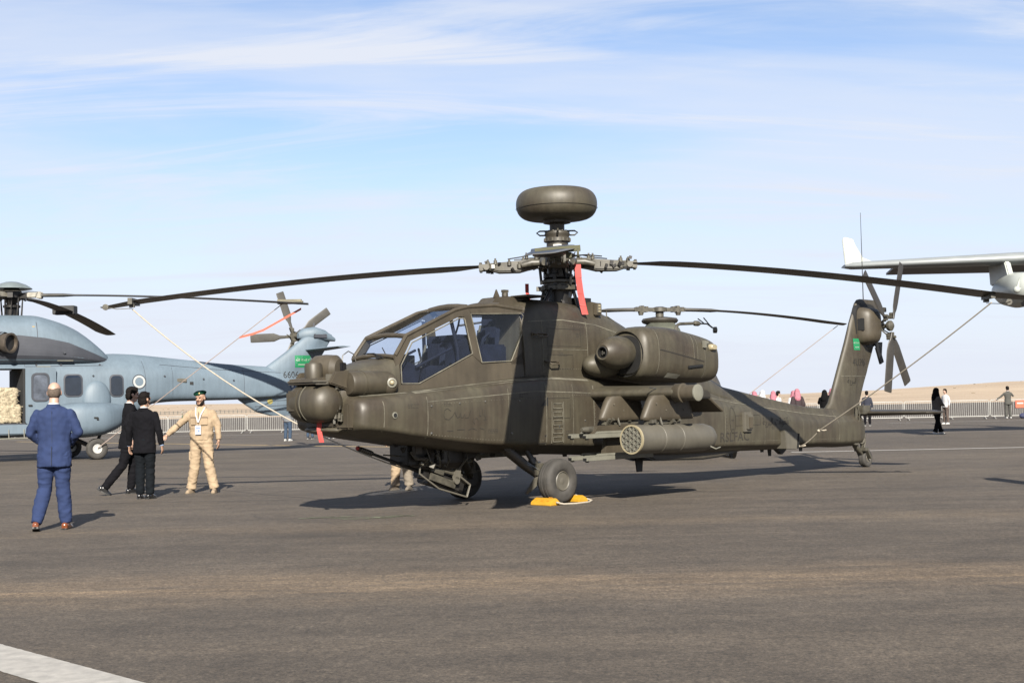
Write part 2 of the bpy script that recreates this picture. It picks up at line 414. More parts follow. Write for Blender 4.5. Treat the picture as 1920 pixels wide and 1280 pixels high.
# ------------------------------------------------------------------ ground
def ground_mat():
    m = bpy.data.materials.new('asphalt'); m.use_nodes = True; t = m.node_tree; b = t.nodes['Principled BSDF']
    co = N(t, 'ShaderNodeTexCoord'); L = t.links.new
    def noise_n(scale, sxyz, detail=6, rough=.6, loc=(0, 0, 0), rot=0):
        mp = N(t, 'ShaderNodeMapping'); mp.inputs['Scale'].default_value = sxyz; mp.inputs['Location'].default_value = loc
        mp.inputs['Rotation'].default_value = (0, 0, rot)
        L(co.outputs['Object'], mp.inputs[0]); n = N(t, 'ShaderNodeTexNoise'); n.inputs['Scale'].default_value = scale
        n.inputs['Detail'].default_value = detail; n.inputs['Roughness'].default_value = rough; L(mp.outputs[0], n.inputs['Vector']); return n.outputs[0]
    def mr(s, a, b_, c, d, sm=False):
        q = N(t, 'ShaderNodeMapRange');
        if sm: q.interpolation_type = 'SMOOTHSTEP'
        for i, v in enumerate((a, b_, c, d)): q.inputs[i + 1].default_value = v
        L(s, q.inputs[0]); return q.outputs[0]
    def mul(a, b_):
        q = N(t, 'ShaderNodeMath', operation='MULTIPLY'); L(a, q.inputs[0])
        if hasattr(b_, 'is_linked'): L(b_, q.inputs[1])
        else: q.inputs[1].default_value = b_
        return q.outputs[0]
    def mixc(f, a, b_):
        q = N(t, 'ShaderNodeMix', data_type='RGBA'); L(f, q.inputs['Factor'])
        for s, v in (('A', a), ('B', b_)):
            if isinstance(v, tuple): q.inputs[s].default_value = (*v, 1)
            else: L(v, q.inputs[s])
        return q.outputs['Result']
    base = mixc(mr(noise_n(.35, (.35, 1, 1), 8, .62), .35, .66, 0, 1), (0.0407, 0.0331, 0.0256), (0.0577, 0.0470, 0.0357))
    # paver lanes: long faint streaks along the machine's travel, slightly skewed
    st = noise_n(1.0, (.05, 1.6, 1), 6, .65, rot=R(3)); base = mixc(mr(st, .45, .72, 0, .55), base, (0.0721, 0.0574, 0.0422))
    # sandy dust drifts lying along one joint about 11 m out, and a thinner one further off
    sx = N(t, 'ShaderNodeSeparateXYZ'); L(co.outputs['Object'], sx.inputs[0])
    wob = noise_n(.25, (1, 1, 1), 3)
    def band(y0, w, strength, col, base, slope=0.):
        a = N(t, 'ShaderNodeMath', operation='MULTIPLY_ADD'); L(sx.outputs['X'], a.inputs[0]); a.inputs[1].default_value = slope; L(sx.outputs['Y'], a.inputs[2])
        a2 = N(t, 'ShaderNodeMath', operation='MULTIPLY_ADD'); L(wob, a2.inputs[0]); a2.inputs[1].default_value = w * 1.6; L(a.outputs[0], a2.inputs[2])
        a3 = N(t, 'ShaderNodeMath', operation='SUBTRACT'); L(a2.outputs[0], a3.inputs[0]); a3.inputs[1].default_value = y0 + w * .8
        ab = N(t, 'ShaderNodeMath', operation='ABSOLUTE'); L(a3.outputs[0], ab.inputs[0])
        f = mul(mr(ab.outputs[0], 0, w, 1, 0, True), mr(noise_n(1.3, (.22, 2.6, 1), 9, .72), .36, .66, .08, strength))
        return mixc(f, base, col)
    base = band(11.2, 1.35, 1.0, (0.1242, 0.0898, 0.0567), base, .02)
    base = band(16.6, .9, .8, (0.0828, 0.0631, 0.0422), base, -.03)
    base = band(31.5, 2.5, .5, (0.0785, 0.0631, 0.0459), base)
    base = band(26.0, 2.0, .45, (0.0703, 0.0574, 0.0422), base, .02)
    # dark damp-looking patches and tyre marks
    base = mixc(mr(noise_n(.22, (.25, .8, 1), 5, .6, (7, 3, 0)), .56, .74, 0, .45), base, (0.0313, 0.0255, 0.0203))
    # stone grain
    for s_, st_, k_ in ((.55, (.5, 1, 1), .20), (2.2, (.6, 1, 1), .26), (9, (1, 1, 1), .32), (26, (1, 1, 1), .60), (60, (1, 1, 1), .75)):
        gm = noise_n(s_, st_, 4, .7, (s_, 0, 0)); q = N(t, 'ShaderNodeMix', data_type='RGBA', blend_type='MULTIPLY'); q.inputs['Factor'].default_value = 1
        L(base, q.inputs['A']); L(mr(gm, .28, .72, 1 - k_, 1 + k_), q.inputs['B']); base = q.outputs['Result']
    g = noise_n(95, (1, 1, 1), 3, .7); base = mixc(mr(g, .53, .76, 0, .50), base, (0.0954, 0.0782, 0.0636))
    g2 = noise_n(42, (1, 1, 1), 5, .85, (3, 1, 0)); base = mixc(mr(g2, .30, .46, .55, 0), base, (0.0107, 0.0094, 0.0081))
    sp = N(t, 'ShaderNodeTexVoronoi'); sp.inputs['Scale'].default_value = 2.6; L(co.outputs['Object'], sp.inputs['Vector'])
    base = mixc(mr(sp.outputs['Distance'], .0, .03, .8, 0), base, (0.1368, 0.1148, 0.0920))
    vc = N(t, 'ShaderNodeTexVoronoi', feature='DISTANCE_TO_EDGE'); vc.inputs['Scale'].default_value = .42
    mpw = N(t, 'ShaderNodeMapping'); L(co.outputs['Object'], mpw.inputs[0]); mpn = N(t, 'ShaderNodeTexNoise'); mpn.inputs['Scale'].default_value = 1.6; mpn.inputs['Detail'].default_value = 6; L(co.outputs['Object'], mpn.inputs['Vector'])
    vm = N(t, 'ShaderNodeMix', data_type='VECTOR'); vm.inputs['Factor'].default_value = .30; L(mpw.outputs[0], vm.inputs['A']); L(mpn.outputs['Color'], vm.inputs['B']); L(vm.outputs['Result'], vc.inputs['Vector'])
    base = mixc(mul(mr(vc.outputs['Distance'], .0, .006, .55, 0), mr(noise_n(.3, (1, 1, 1), 2), .52, .60, 0, 1)), base, (.016, .015, .014))
    L(base, b.inputs['Base Color']); b.inputs['Roughness'].default_value = .86; b.inputs['Specular IOR Level'].default_value = .35
    bp = N(t, 'ShaderNodeBump'); bp.inputs['Strength'].default_value = .8; bp.inputs['Distance'].default_value = .006
    gg = noise_n(60, (1, 1, 1), 6, .8); L(gg, bp.inputs['Height']); L(bp.outputs[0], b.inputs['Normal'])
    return m
def sheet(name, x0, x1, y0, y1, z, m, nx=1, ny=1):
    vs = [(x0 + (x1 - x0) * i / nx, y0 + (y1 - y0) * j / ny, z) for j in range(ny + 1) for i in range(nx + 1)]
    fs = [(j * (nx + 1) + i, j * (nx + 1) + i + 1, (j + 1) * (nx + 1) + i + 1, (j + 1) * (nx + 1) + i) for j in range(ny) for i in range(nx)]
    mb = MB(); mb.add(vs, fs); o = mb.build(name, m, smooth=False); return o
apron = tag(sheet('apron', -320, 320, -60, 215, 0, ground_mat()), kind='structure')
def sand_mat():
    m = mat('sand', (.60, .455, .31), .95, var=.10, scale=.012, tint=(.66, .515, .36))
    t = m.node_tree; b = t.nodes['Principled BSDF']; L = t.links.new
    co = N(t, 'ShaderNodeTexCoord'); mp = N(t, 'ShaderNodeMapping'); mp.inputs['Scale'].default_value = (.01, .05, .25); L(co.outputs['Object'], mp.inputs[0])
    n = N(t, 'ShaderNodeTexNoise'); n.inputs['Scale'].default_value = 2.2; n.inputs['Detail'].default_value = 10; n.inputs['Roughness'].default_value = .7; L(mp.outputs[0], n.inputs['Vector'])
    mr_ = N(t, 'ShaderNodeMapRange'); mr_.inputs[1].default_value = .50; mr_.inputs[2].default_value = .72; L(n.outputs[0], mr_.inputs[0])
    mm_ = N(t, 'ShaderNodeMath', operation='MULTIPLY'); mm_.inputs[1].default_value = .55; L(mr_.outputs[0], mm_.inputs[0])
    q = N(t, 'ShaderNodeMix', data_type='RGBA'); q.inputs['B'].default_value = (.17, .13, .088, 1)
    src = b.inputs['Base Color'].links[0].from_socket; L(src, q.inputs['A']); L(mm_.outputs[0], q.inputs['Factor']); L(q.outputs['Result'], b.inputs['Base Color'])
    return m
sand = sand_mat()
# desert floor and dunes: one terrain sheet that rises into low dunes far off
def dune_h(x, y):
    if y < 420: return -0.30
    t = min(1, (y - 420) / 450); t = t * t * (3 - 2 * t)
    a = x / max(y, 1)
    prof = 4.4 if a < -.2 else 0
    # height of the far ridge against bearing (left, middle, right of the view)
    ks = [(-2, 6), (-.45, 5.5), (-.25, 4.6), (-.12, 3.6), (0, 3.0), (.12, 2.6), (.22, 3.6), (.28, 5.6), (.33, 8.2), (.38, 9.4), (.5, 9.8), (.8, 7), (2, 5)]
    for (p, q), (p2, q2) in zip(ks, ks[1:]):
        if p <= a <= p2:
            u = (a - p) / (p2 - p); u = u * u * (3 - 2 * u); prof = q + (q2 - q) * u; break
    n_ = noise.noise(Vector((x * .006, y * .004, 0))) * 1.5 + noise.noise(Vector((x * .03, y * .012, 3))) * .35
    return -.3 + t * (prof + n_ * .9 + (y - 870) * .0008 if y > 870 else (prof + n_ * .9) )
xs = [-3600 + 60 * i for i in range(121)]; ys = [-400, -60, 100, 215, 250, 320, 380, 420] + [440 + 22 * i for i in range(26)] + [1100, 1400, 2200, 4000, 6500]
vs_ = []; fs_ = []
for j, y in enumerate(ys):
    for i, x in enumerate(xs): vs_.append((x if y < 2000 else x * y / 2000, y, dune_h(x, y)))
for j in range(len(ys) - 1):
    for i in range(len(xs) - 1): k = j * len(xs) + i; fs_.append((k, k + 1, k + 1 + len(xs), k + len(xs)))
mb = MB(); mb.add(vs_, fs_); tag(mb.build('desert', sand, smooth=True, angle=80), kind='structure')

white_line = mat('line_paint_white', (.56, .535, .49), .7, var=.18, scale=9, grime=.0, bump=.2, bscale=70)
yellow_line = mat('line_paint_yellow', (.62, .44, .18), .7, var=.2, scale=6)
dark_line = mat('dark_pavement_line', (.022, .021, .02), .55, var=.2, scale=3)
dusty = mat('dusty_line', (.22, .20, .17), .8, var=.3, scale=2)
def stripe(name, pts, w, m, z=.004):
    mb = MB(); P = [Vector((p[0], p[1], z)) for p in pts]; l = []; r_ = []
    for i, p in enumerate(P):
        d = (P[min(i + 1, len(P) - 1)] - P[max(i - 1, 0)]).normalized(); q = Vector((-d.y, d.x, 0)) * w / 2
        l.append(p + q); r_.append(p - q)
    for i in range(len(P) - 1): mb.add([l[i], r_[i], r_[i + 1], l[i + 1]], [(0, 1, 2, 3)])
    return tag(mb.build(name, m, smooth=False), kind='structure')
# near white line with slightly ragged, worn edges
mb = MB(); a = Vector((-9.35, 14.58)); b = Vector((4.2, .75)); d = (b - a).normalized(); q = Vector((-d.y, d.x)); n_ = 420; P = []
for i in range(n_ + 1):
    c = a.lerp(b, i / n_); w1 = .195 + .006 * noise.noise(Vector((i * .8, 0, 0))); w2 = .195 + .006 * noise.noise(Vector((i * .8, 9, 0)))
    P.append(((c + q * w1), (c - q * w2)))
for i in range(n_): mb.add([(*P[i][0], .004), (*P[i][1], .004), (*P[i + 1][1], .004), (*P[i + 1][0], .004)], [(0, 1, 2, 3)])
tag(mb.build('painted_line', white_line, smooth=False), kind='structure')
stripe('painted_line', [(7.5, 36.3), (60, 36.6)], .34, white_line)
stripe('painted_line', [(-30, 75.2), (-12, 74.6)], .32, white_line)
stripe('painted_line', [(20, 71.3), (60, 70.2)], .32, white_line)
stripe('painted_line', [(-26, 70), (-16.7, 60.5), (-4.3, 48.0), (4, 40)], .30, yellow_line)
stripe('pavement_line', [(-40, 34.2), (-2.0, 32.4)], .05, dusty)
stripe('pavement_line', [(-40, 40.6), (-1, 38.6)], .06, dusty, .0045)
stripe('pavement_line', [(-9.2, 29.6), (3.0, 28.2)], .07, dark_line)  # thin dark line drawn across the apron
stripe('pavement_line', [(18, 21.4), (-20, 22.0)], .02, dark_line, .0035)

mb = MB(); rs_ = random.Random(4)
for k in range(60):
    u = k / 60; x = -2.9 + 1.5 * u + rs_.uniform(-.05, .05); y = 18.0 + .15 * math.sin(u * 9) + rs_.uniform(-.22, .22) * (1 - abs(2 * u - 1)); w = rs_.uniform(.05, .22); h_ = rs_.uniform(.012, .05)
    mb.add([(x, y, .0042), (x + w, y + .01, .0042), (x + w * .9, y + h_, .0042), (x + .01, y + h_, .0042)], [(0, 1, 2, 3)])
tag(mb.build('paint_smear', mat('faded_green_paint', (.22, .25, .15), .8, var=.3, scale=8), smooth=False), kind='structure')
# ------------------------------------------------------------------ materials for the machines
olive = mat('olive_paint', (.086, .068, .047), .52, var=.24, scale=1.5, streak=.16, tint=(.084, .076, .051), bump=.12, bscale=14, grime=.22, spec=.42)
olive2 = mat('olive_paint_panel', (.092, .076, .052), .52, var=.2, scale=1.6, streak=.10, bump=.08, bscale=18, grime=.14, spec=.4)
olive_dk = mat('olive_paint_dark', (.055, .047, .034), .5, var=.25, scale=2, grime=.18)
seam_m = mat('panel_seam', (.185, .172, .130), .7, var=.45, scale=5)
seam_dk = mat('panel_gap', (.022, .019, .015), .7, var=.2)
podgrey = mat('pod_paint', (.150, .138, .110), .55, var=.14, scale=2, streak=.06, grime=.1)
railgrey = mat('rail_paint', (.25, .245, .20), .5, var=.15, scale=3)
blade_m = mat('blade_black', (.020, .019, .018), .38, var=.2, scale=2, spec=.6)
blade_edge = mat('blade_erosion_strip', (.16, .16, .155), .4, var=.15, scale=3)
rubber = mat('tyre_rubber', (.060, .055, .048), .8, var=.3, scale=7, bump=.15, bscale=40)
steel = mat('bare_metal', (.36, .35, .32), .35, metal=.8, var=.25, scale=9)
dkmetal = mat('dark_metal', (.030, .028, .026), .45, metal=.3, var=.3, scale=9)
hubgrey = mat('hub_paint', (.105, .097, .074), .5, var=.4, scale=9, grime=.3)
black_m = mat('matt_black', (.012, .012, .012), .6, var=.2)
glass = glassmat('canopy_glass', (.80, .85, .93), .10)
cabin = mat('cockpit_trim', (.012, .016, .034), .8, spec=.15, var=.4, scale=6)
seatc = mat('seat_cloth', (.026, .032, .055), .9, spec=.1, var=.25, scale=7)
redtape = mat('red_streamer', (.62, .055, .045), .7, var=.12, scale=5)
ropem = mat('pale_rope', (.62, .55, .44), .9, var=.15, scale=30)
yellow_p = mat('yellow_paint', (.78, .42, .03), .45, var=.1, scale=6, grime=.1)
ink = mat('black_stencil', (.022, .019, .016), .75, var=.25, scale=30)
ink2 = mat('faded_marker', (.040, .034, .026), .8, var=.3, scale=20)
white_p = mat('white_paint', (.70, .70, .67), .4, var=.06)
green_flag = mat('flag_green', (.02, .30, .12), .5, var=.08)
cream = mat('lamp_cream', (.46, .40, .26), .3, var=.1, scale=12)
lensm = mat('lens_dark', (.010, .010, .014), .08, var=.1, spec=1.0)

# ------------------------------------------------------------------ the attack helicopter
YAW = .7914
AO = Vector((-.0945, 20.543, 0)); AROT = YAW + PI
ap = empty('attack_helicopter', AO, AROT)
tag(ap, 'large olive drab attack helicopter with a round radar dome above its rotor', 'helicopter')
AM = Matrix.Translation(AO) @ Matrix.Rotation(AROT, 4, 'Z')
def aw(x, y, z): return AM @ Vector((x, y, z))

# hull : lower body with avionics cheeks, tapering into the tail boom
rows = [(3.47, 1.17, .30, .60, 1.27, 1.50, .40, 1.54), (3.455, 1.15, .38, .68, 1.23, 1.54, .42, 1.59), (3.41, 1.13, .40, .735, 1.20, 1.58, .43, 1.63), (3.3, 1.10, .42, .755, 1.18, 1.59, .45, 1.65), (3.1, 1.06, .45, .775, 1.16, 1.61, .45, 1.66),
        (2.5, .97, .5, .80, 1.07, 1.66, .48, 1.72), (1.3, .80, .5, .80, .92, 1.75, .5, 1.78), (.5, .74, .5, .80, .87, 1.82, .52, 1.86),
        (-.3, .70, .5, .80, .84, 1.85, .55, 1.92), (-1.1, .66, .5, .78, .80, 1.82, .56, 1.92), (-1.8, .62, .45, .70, .77, 1.76, .55, 1.92),
        (-3, .57, .4, .60, .71, 1.68, .5, 1.90), (-4.2, .54, .35, .52, .66, 1.58, .42, 1.85), (-5.4, .53, .30, .44, .64, 1.36, .26, 1.70),
        (-6.6, .51, .22, .37, .61, 1.24, .2, 1.52), (-8.6, .49, .15, .29, .58, 1.04, .15, 1.27), (-9.4, .46, .12, .25, .56, 1.02, .12, 1.24),
        (-10.1, .46, .08, .2, .56, 1.0, .08, 1.2), (-10.38, .54, .05, .13, .62, .95, .06, 1.1), (-10.46, .7, .02, .05, .75, .88, .02, .95)]
secs = []
for x, zb, yl, hw, zc, zt, tw, tp in rows:
    secs.append((x, [(0, zb), (yl, zb + .005), (hw - .10 * min(1, hw / .6), zc - .03), (hw - .015 * min(1, hw / .6), zc + .01), (hw, zc + .09 * min(1, hw / .5)), (hw + .01, (zc + zt) / 2), (hw, zt - .10 * min(1, hw / .5)),
                     (hw - .07 * min(1, hw / .5), zt), (tw, (zt + tp) / 2 + .01), (tw * .9, tp), (0, tp)]))
mb = MB(); loft_half(mb, secs, 90, 2)
loft_half(mb, [(3.66, [(0, 1.16), (.12, 1.17), (.16, 1.19), (.1, 1.21), (0, 1.21)]), (3.56, [(0, 1.13), (.30, 1.14), (.38, 1.18), (.3, 1.22), (0, 1.22)]), (3.3, [(0, 1.09), (.40, 1.10), (.50, 1.18), (.5, 1.3), (0, 1.32)])], 8, 1)
# nose deck ahead of the windshield
nd = [(3.62, [(0, 1.5), (.20, 1.5), (.24, 1.62), (.22, 1.78), (.12, 1.84), (0, 1.85)]), (3.45, [(0, 1.5), (.34, 1.5), (.38, 1.7), (.34, 1.86), (.2, 1.94), (0, 1.95)]),
      (3.1, [(0, 1.5), (.46, 1.5), (.50, 1.75), (.45, 1.95), (.28, 2.03), (0, 2.05)]), (2.7, [(0, 1.5), (.50, 1.5), (.52, 1.8), (.47, 2.06), (.35, 2.13), (0, 2.14)]),
      (2.58, [(0, 1.5), (.50, 1.5), (.52, 1.8), (.48, 2.10), (.38, 2.16), (0, 2.16)])]
loft_half(mb, nd, 20, 2)
# engine deck and rotor pylon behind the canopy
dk = [(.10, [(0, 1.6), (.50, 1.6), (.50, 2.2), (.455, 2.68), (.36, 2.86), (0, 2.90)]), (-.04, [(0, 1.6), (.53, 1.6), (.53, 2.2), (.50, 2.76), (.38, 2.99), (0, 3.04)]),
      (-.35, [(0, 1.6), (.55, 1.6), (.55, 2.3), (.53, 2.84), (.38, 3.07), (0, 3.11)]), (-1.0, [(0, 1.6), (.57, 1.6), (.57, 2.3), (.54, 2.82), (.36, 3.04), (0, 3.10)]),
      (-1.7, [(0, 1.6), (.57, 1.6), (.57, 2.2), (.53, 2.74), (.34, 2.96), (0, 3.02)]), (-2.3, [(0, 1.6), (.56, 1.6), (.56, 2.1), (.50, 2.60), (.3, 2.80), (0, 2.88)]),
      (-3.0, [(0, 1.6), (.54, 1.6), (.54, 2.0), (.46, 2.35), (.26, 2.52), (0, 2.60)]), (-3.8, [(0, 1.6), (.48, 1.6), (.48, 1.85), (.38, 2.10), (.22, 2.24), (0, 2.32)]),
      (-4.7, [(0, 1.5), (.38, 1.5), (.38, 1.68), (.30, 1.85), (.18, 1.95), (0, 2.0)]), (-5.6, [(0, 1.4), (.28, 1.4), (.28, 1.48), (.22, 1.58), (.14, 1.64), (0, 1.66)])]
loft_half(mb, dk, 50, 2)
hull = mb.build('fuselage', olive, ap, angle=50)
HB = bvh_of(hull)

# seams, rivets, small panels
mb = MB(); rv = MB()
S = lambda pts, w=.012: ribbon(mb, HB, pts, w)
S([(3.1, 1.15), (3.1, 1.55)]); S([(2.35, 1.02), (2.35, 1.6)]); S([(.78, .92), (.78, 1.70)], .008); S([(-.02, .86), (-.02, 1.78)])
S([(2.35, 1.53), (1.2, 1.60), (.2, 1.66), (-1.1, 1.62)], .012); S([(-1.12, .84), (-1.12, 1.74)], .02); S([(-.62, .84), (-.62, 1.76)], .008)
S([(2.5, 1.66), (1.3, 1.755), (.5, 1.82), (-.3, 1.85), (-1.1, 1.82)], .030)
S([(-4.7, 1.50), (-5.4, 1.42), (-6.6, 1.30), (-8.0, 1.17), (-9.2, 1.08)], .014); S([(-5.0, .66), (-5.0, 1.55)]); S([(-6.35, .64), (-6.35, 1.30)], .008)
S([(-7.75, .62), (-7.75, 1.15)], .008); S([(-9.15, .62), (-9.15, 1.2)]); S([(-.25, 1.95), (-.25, 2.75)]); S([(-1.25, 1.95), (-1.25, 2.75)])
S([(0, 2.72), (-.7, 2.76), (-1.5, 2.70), (-2.2, 2.55)], .016); S([(-.25, 2.30), (-1.25, 2.30)], .008); S([(3.3, 1.62), (2.6, 1.66)], .014)
for pts in ([(2.35, 1.04), (2.35, 1.55)], [(2.3, 1.50), (-1.05, 1.60)], [(-.62, .88), (-.62, 1.7)], [(-1.15, .9), (-1.15, 1.7)], [(-.02, .9), (-.02, 1.75)], [(2.3, 1.08), (1.3, .98), (0, .92)],
            [(-.2, 2.70), (-2.0, 2.62)], [(-.3, 2.0), (-1.25, 2.0)], [(-5.05, .7), (-5.05, 1.5)], [(-5.1, 1.48), (-9.0, 1.12)], [(-5.2, .72), (-9.2, .64)], [(.95, 1.9), (.2, 1.93)]):
    rivets(rv, HB, pts, .055, .0085)
mb.build('panel_seam', seam_m, ap, smooth=False)['kind'] = 'stuff'; rv.build('rivet_row', seam_m, ap, smooth=False)['kind'] = 'stuff'
mb = MB()
for x0, x1, z0, z1 in ((-.05, -.55, 1.25, 1.55), (-5.35, -6.2, 1.0, 1.18), (-.35, -1.1, 2.35, 2.62), (-.35, -.9, 2.0, 2.22)):
    ribbon(mb, HB, [(x0, z0), (x1, z0), (x1, z1), (x0, z1), (x0, z0)], .006)
mb.build('access_panel_outline', seam_dk, ap, smooth=False)['kind'] = 'stuff'
# short stencil dashes beside the panels
mb = MB(); r7 = random.Random(21)
for x, z in ((2.05, 1.52), (1.2, 1.12), (.55, 1.62), (-.45, 1.05), (-.95, 1.62), (.85, 1.90), (1.55, 1.86), (-.6, 2.25), (-1.0, 2.55), (-5.3, 1.35), (-6.6, .95), (-7.1, 1.05), (-8.4, .9), (2.7, 1.5)):
    for k in range(3):
        n9 = r7.randint(2, 4); xx = x
        for q9 in range(n9):
            w9 = r7.uniform(.02, .05); ribbon(mb, HB, [(xx, z - k * .022), (xx - w9, z - k * .022)], .008, .003, .03); xx -= w9 + .012
mb.build('stencil_marks', ink2, ap, smooth=False)['kind'] = 'stuff'
# fastener studs and small round ports
for x, z, r_ in ((2.28, 1.10, .018), (2.28, 1.47, .016), (1.75, 1.50, .014), (1.25, 1.52, .014), (.72, 1.05, .02), (.55, 1.52, .014), (-.3, 1.12, .016), (-.9, 1.2, .014), (1.9, 1.86, .016), (.9, 1.95, .014)):
    c = onto(HB, x, z, lift=0)
    if c: MB().lathe([(r_, 0), (r_, .008), (r_ * .6, .012)], c, (0, 1, 0), 8).build('fastener', steel, ap)
c = onto(HB, 2.93, 1.36, lift=0)
o = MB().lathe([(.045, 0), (.045, .01), (.03, .014), (.03, .006), (.001, .006)], c, (0, 1, 0), 20).build('tie_down_socket', railgrey, ap)
MB().lathe([(.028, .004), (.028, .017), (.001, .017)], c, (0, 1, 0), 16).build('socket_hole', black_m, o)

# canopy ------------------------------------------------------------------
def lean(z): return .50 - .09 * (z - 1.75) / 1.2
def plate(mb, poly, side, th=.03, out=0):
    n = len(poly); vs = [(x, side * (lean(z) + out), z) for x, z in poly] + [(x, side * (lean(z) + out - th), z) for x, z in poly]
    mb.add(vs, [tuple(range(n)), tuple(reversed(range(n, 2 * n)))] + [(i, n + i, n + (i + 1) % n, (i + 1) % n) for i in range(n)])
fwdg = [(2.545, 1.79), (2.54, 2.04), (2.31, 2.36), (1.36, 2.735), (1.27, 2.725), (1.16, 2.22), (2.23, 1.79)]
aftg = [(1.14, 2.80), (.985, 2.09), (.37, 2.12), (.0, 2.68), (.0, 2.76), (.08, 2.84)]
roofline = [(2.62, 2.18), (2.40, 2.46), (1.45, 2.845), (1.20, 2.90), (.63, 2.945), (.06, 2.90)]
fr = MB(); rims = MB()
for sd in (1, -1):
    plate(fr, [(2.62, 1.62), (.04, 1.62), (.04, 2.30), (.37, 2.10), (.985, 2.07), (1.16, 2.20), (2.23, 1.775), (2.56, 1.775)], sd)
    plate(fr, [(2.56, 1.775), (2.56, 2.05), (2.33, 2.385), (2.40, 2.46), (2.64, 2.18), (2.62, 1.75)], sd)
    plate(fr, [(2.33, 2.385), (1.35, 2.76), (1.24, 2.745), (1.14, 2.21), (.985, 2.09), (1.14, 2.82), (1.20, 2.90), (1.45, 2.845), (2.40, 2.46)], sd)
    plate(fr, [(1.16, 2.20), (.97, 2.07), (.99, 2.16), (1.16, 2.84), (1.28, 2.78)], sd, out=.004)
    plate(fr, [(1.20, 2.90), (1.14, 2.81), (.08, 2.85), (-.02, 2.76), (-.02, 2.68), (.37, 2.10), (.36, 2.07), (-.05, 2.07), (-.12, 2.86), (.06, 2.91), (.63, 2.945)], sd)
    # raised rims round the openings
    for pl in (fwdg, aftg):
        P = [(x, sd * (lean(z) + .006), z) for x, z in pl]; P.append(P[0])
        for i in range(len(P) - 1): rims.tube([P[i], P[i + 1]], .009, 6)
    P = [(x, sd * (lean(z) - .01), z) for x, z in roofline]; fr.tube(P, .028, 8)
for x, z, r_ in ((2.63, 2.17, .03), (2.40, 2.46, .035), (1.20, 2.905, .045), (.52, 2.95, .05)):
    y_ = lean(z) - .01; fr.tube([(x, -y_, z - .012), (x, -y_ * .5, z + .012), (x, 0, z + .022), (x, y_ * .5, z + .012), (x, y_, z - .012)], r_, 8)
fr.box((.20, 0, 2.925), (.60, .74, .05), rot=(0, R(-4), 0))
cf = fr.build('canopy_frame', olive2, ap, angle=40); rims.build('window_rim', seam_m, cf)['kind'] = 'stuff'
for sd in (1, -1):
    for pl, nm in ((fwdg, 'side_window'), (aftg, 'side_window')):
        mb = MB(); mb.add([(x, sd * (lean(z) - .012), z) for x, z in pl], [tuple(range(len(pl)))]); mb.build(nm, glass, ap, smooth=False)
def quad(name, pts, m, parent): mb = MB(); mb.add(pts, [tuple(range(len(pts)))]); return mb.build(name, m, parent, smooth=False)
quad('windshield', [(2.62, -.455, 2.18), (2.62, .455, 2.18), (2.405, .435, 2.455), (2.405, -.435, 2.455)], glass, ap)
quad('roof_window', [(2.385, -.43, 2.465), (2.385, .43, 2.465), (1.45, .405, 2.85), (1.45, -.405, 2.85)], glass, ap)
quad('roof_window', [(1.42, -.40, 2.86), (1.42, .40, 2.86), (1.22, .40, 2.905), (1.22, -.40, 2.905)], glass, ap)
quad('roof_window', [(1.17, -.39, 2.92), (1.17, .39, 2.92), (.56, .39, 2.95), (.56, -.39, 2.95)], glass, ap)
mb = MB(); mb.tube([(2.70, .30, 2.15), (2.66, .05, 2.22), (2.60, -.25, 2.23)], .010, 6); mb.tube([(2.66, .33, 2.16), (2.55, .10, 2.30)], .008, 6); mb.box((2.70, .20, 2.17), (.05, .06, .05))
mb.build('wiper', black_m, ap)
mb = MB()
for i in range(9): pass
mb.tube([(3.05, -.18, 2.05), (3.03, -.18, 2.20), (2.93, -.18, 2.26), (2.84, -.18, 2.22), (2.80, -.18, 2.12)], .008, 6); mb.build('wire_cutter', steel, ap)
# cockpit fittings
for x, z0, k in ((1.62, 1.70, 0), (.50, 2.02, 1)):
    s_ = empty('crew_seat'); s_.parent = ap
    m1 = MB(); m1.box((x + .22, 0, z0 + .12), (.46, .46, .16)); m1.build('seat_cushion', seatc, s_, bevel=.04)
    m1 = MB(); m1.prism([(x - .10, z0 + .05), (x + .02, z0 + .05), (x - .08, z0 + .62), (x - .20, z0 + .62)], 1, -.22, .22); m1.build('seat_back', seatc, s_, bevel=.03)
    m1 = MB(); m1.box((x - .13, 0, z0 + .70), (.12, .26, .17)); m1.build('headrest', seatc, s_, bevel=.04)
    m1 = MB()
    for sd in (1, -1): m1.tube([(x - .06, sd * .10, z0 + .66), (x + .03, sd * .11, z0 + .35), (x + .10, sd * .16, z0 + .21)], .018, 6)
    m1.build('harness', mat('harness_webbing', (.16, .15, .11), .9), s_)
    for sd in (1, -1):
        m1 = MB(); m1.box((x + .12, sd * .31, z0 + .20), (.55, .12, .30)); m1.build('side_armour', cabin, s_, bevel=.03)
mb = MB(); mb.prism([(2.45, 1.72), (2.12, 1.74), (2.05, 2.02), (2.30, 2.10), (2.44, 2.02)], 1, -.36, .36); mb.build('instrument_panel', cabin, ap, bevel=.02)
mb = MB(); mb.box((2.02, 0, 2.10), (.10, .26, .20)); mb.tube([(2.0, .13, 2.0), (1.9, .18, 2.12), (1.95, .18, 2.3)], .02, 6); mb.tube([(2.0, -.13, 2.0), (1.9, -.18, 2.12), (1.95, -.18, 2.3)], .02, 6)
mb.build('sight_handgrips', black_m, ap, bevel=.01)
mb = MB(); mb.prism([(1.30, 1.80), (1.05, 1.80), (1.00, 2.38), (1.16, 2.46), (1.26, 2.36)], 1, -.38, .38); mb.box((1.10, .0, 2.46), (.26, .5, .10)); mb.build('instrument_panel', cabin, ap, bevel=.02)
mb = MB(); mb.box((.06, 0, 2.3), (.06, .86, 1.1)); mb.box((1.36, 0, 1.76), (2.5, .9, .05)); mb.build('cockpit_bulkhead', cabin, ap)
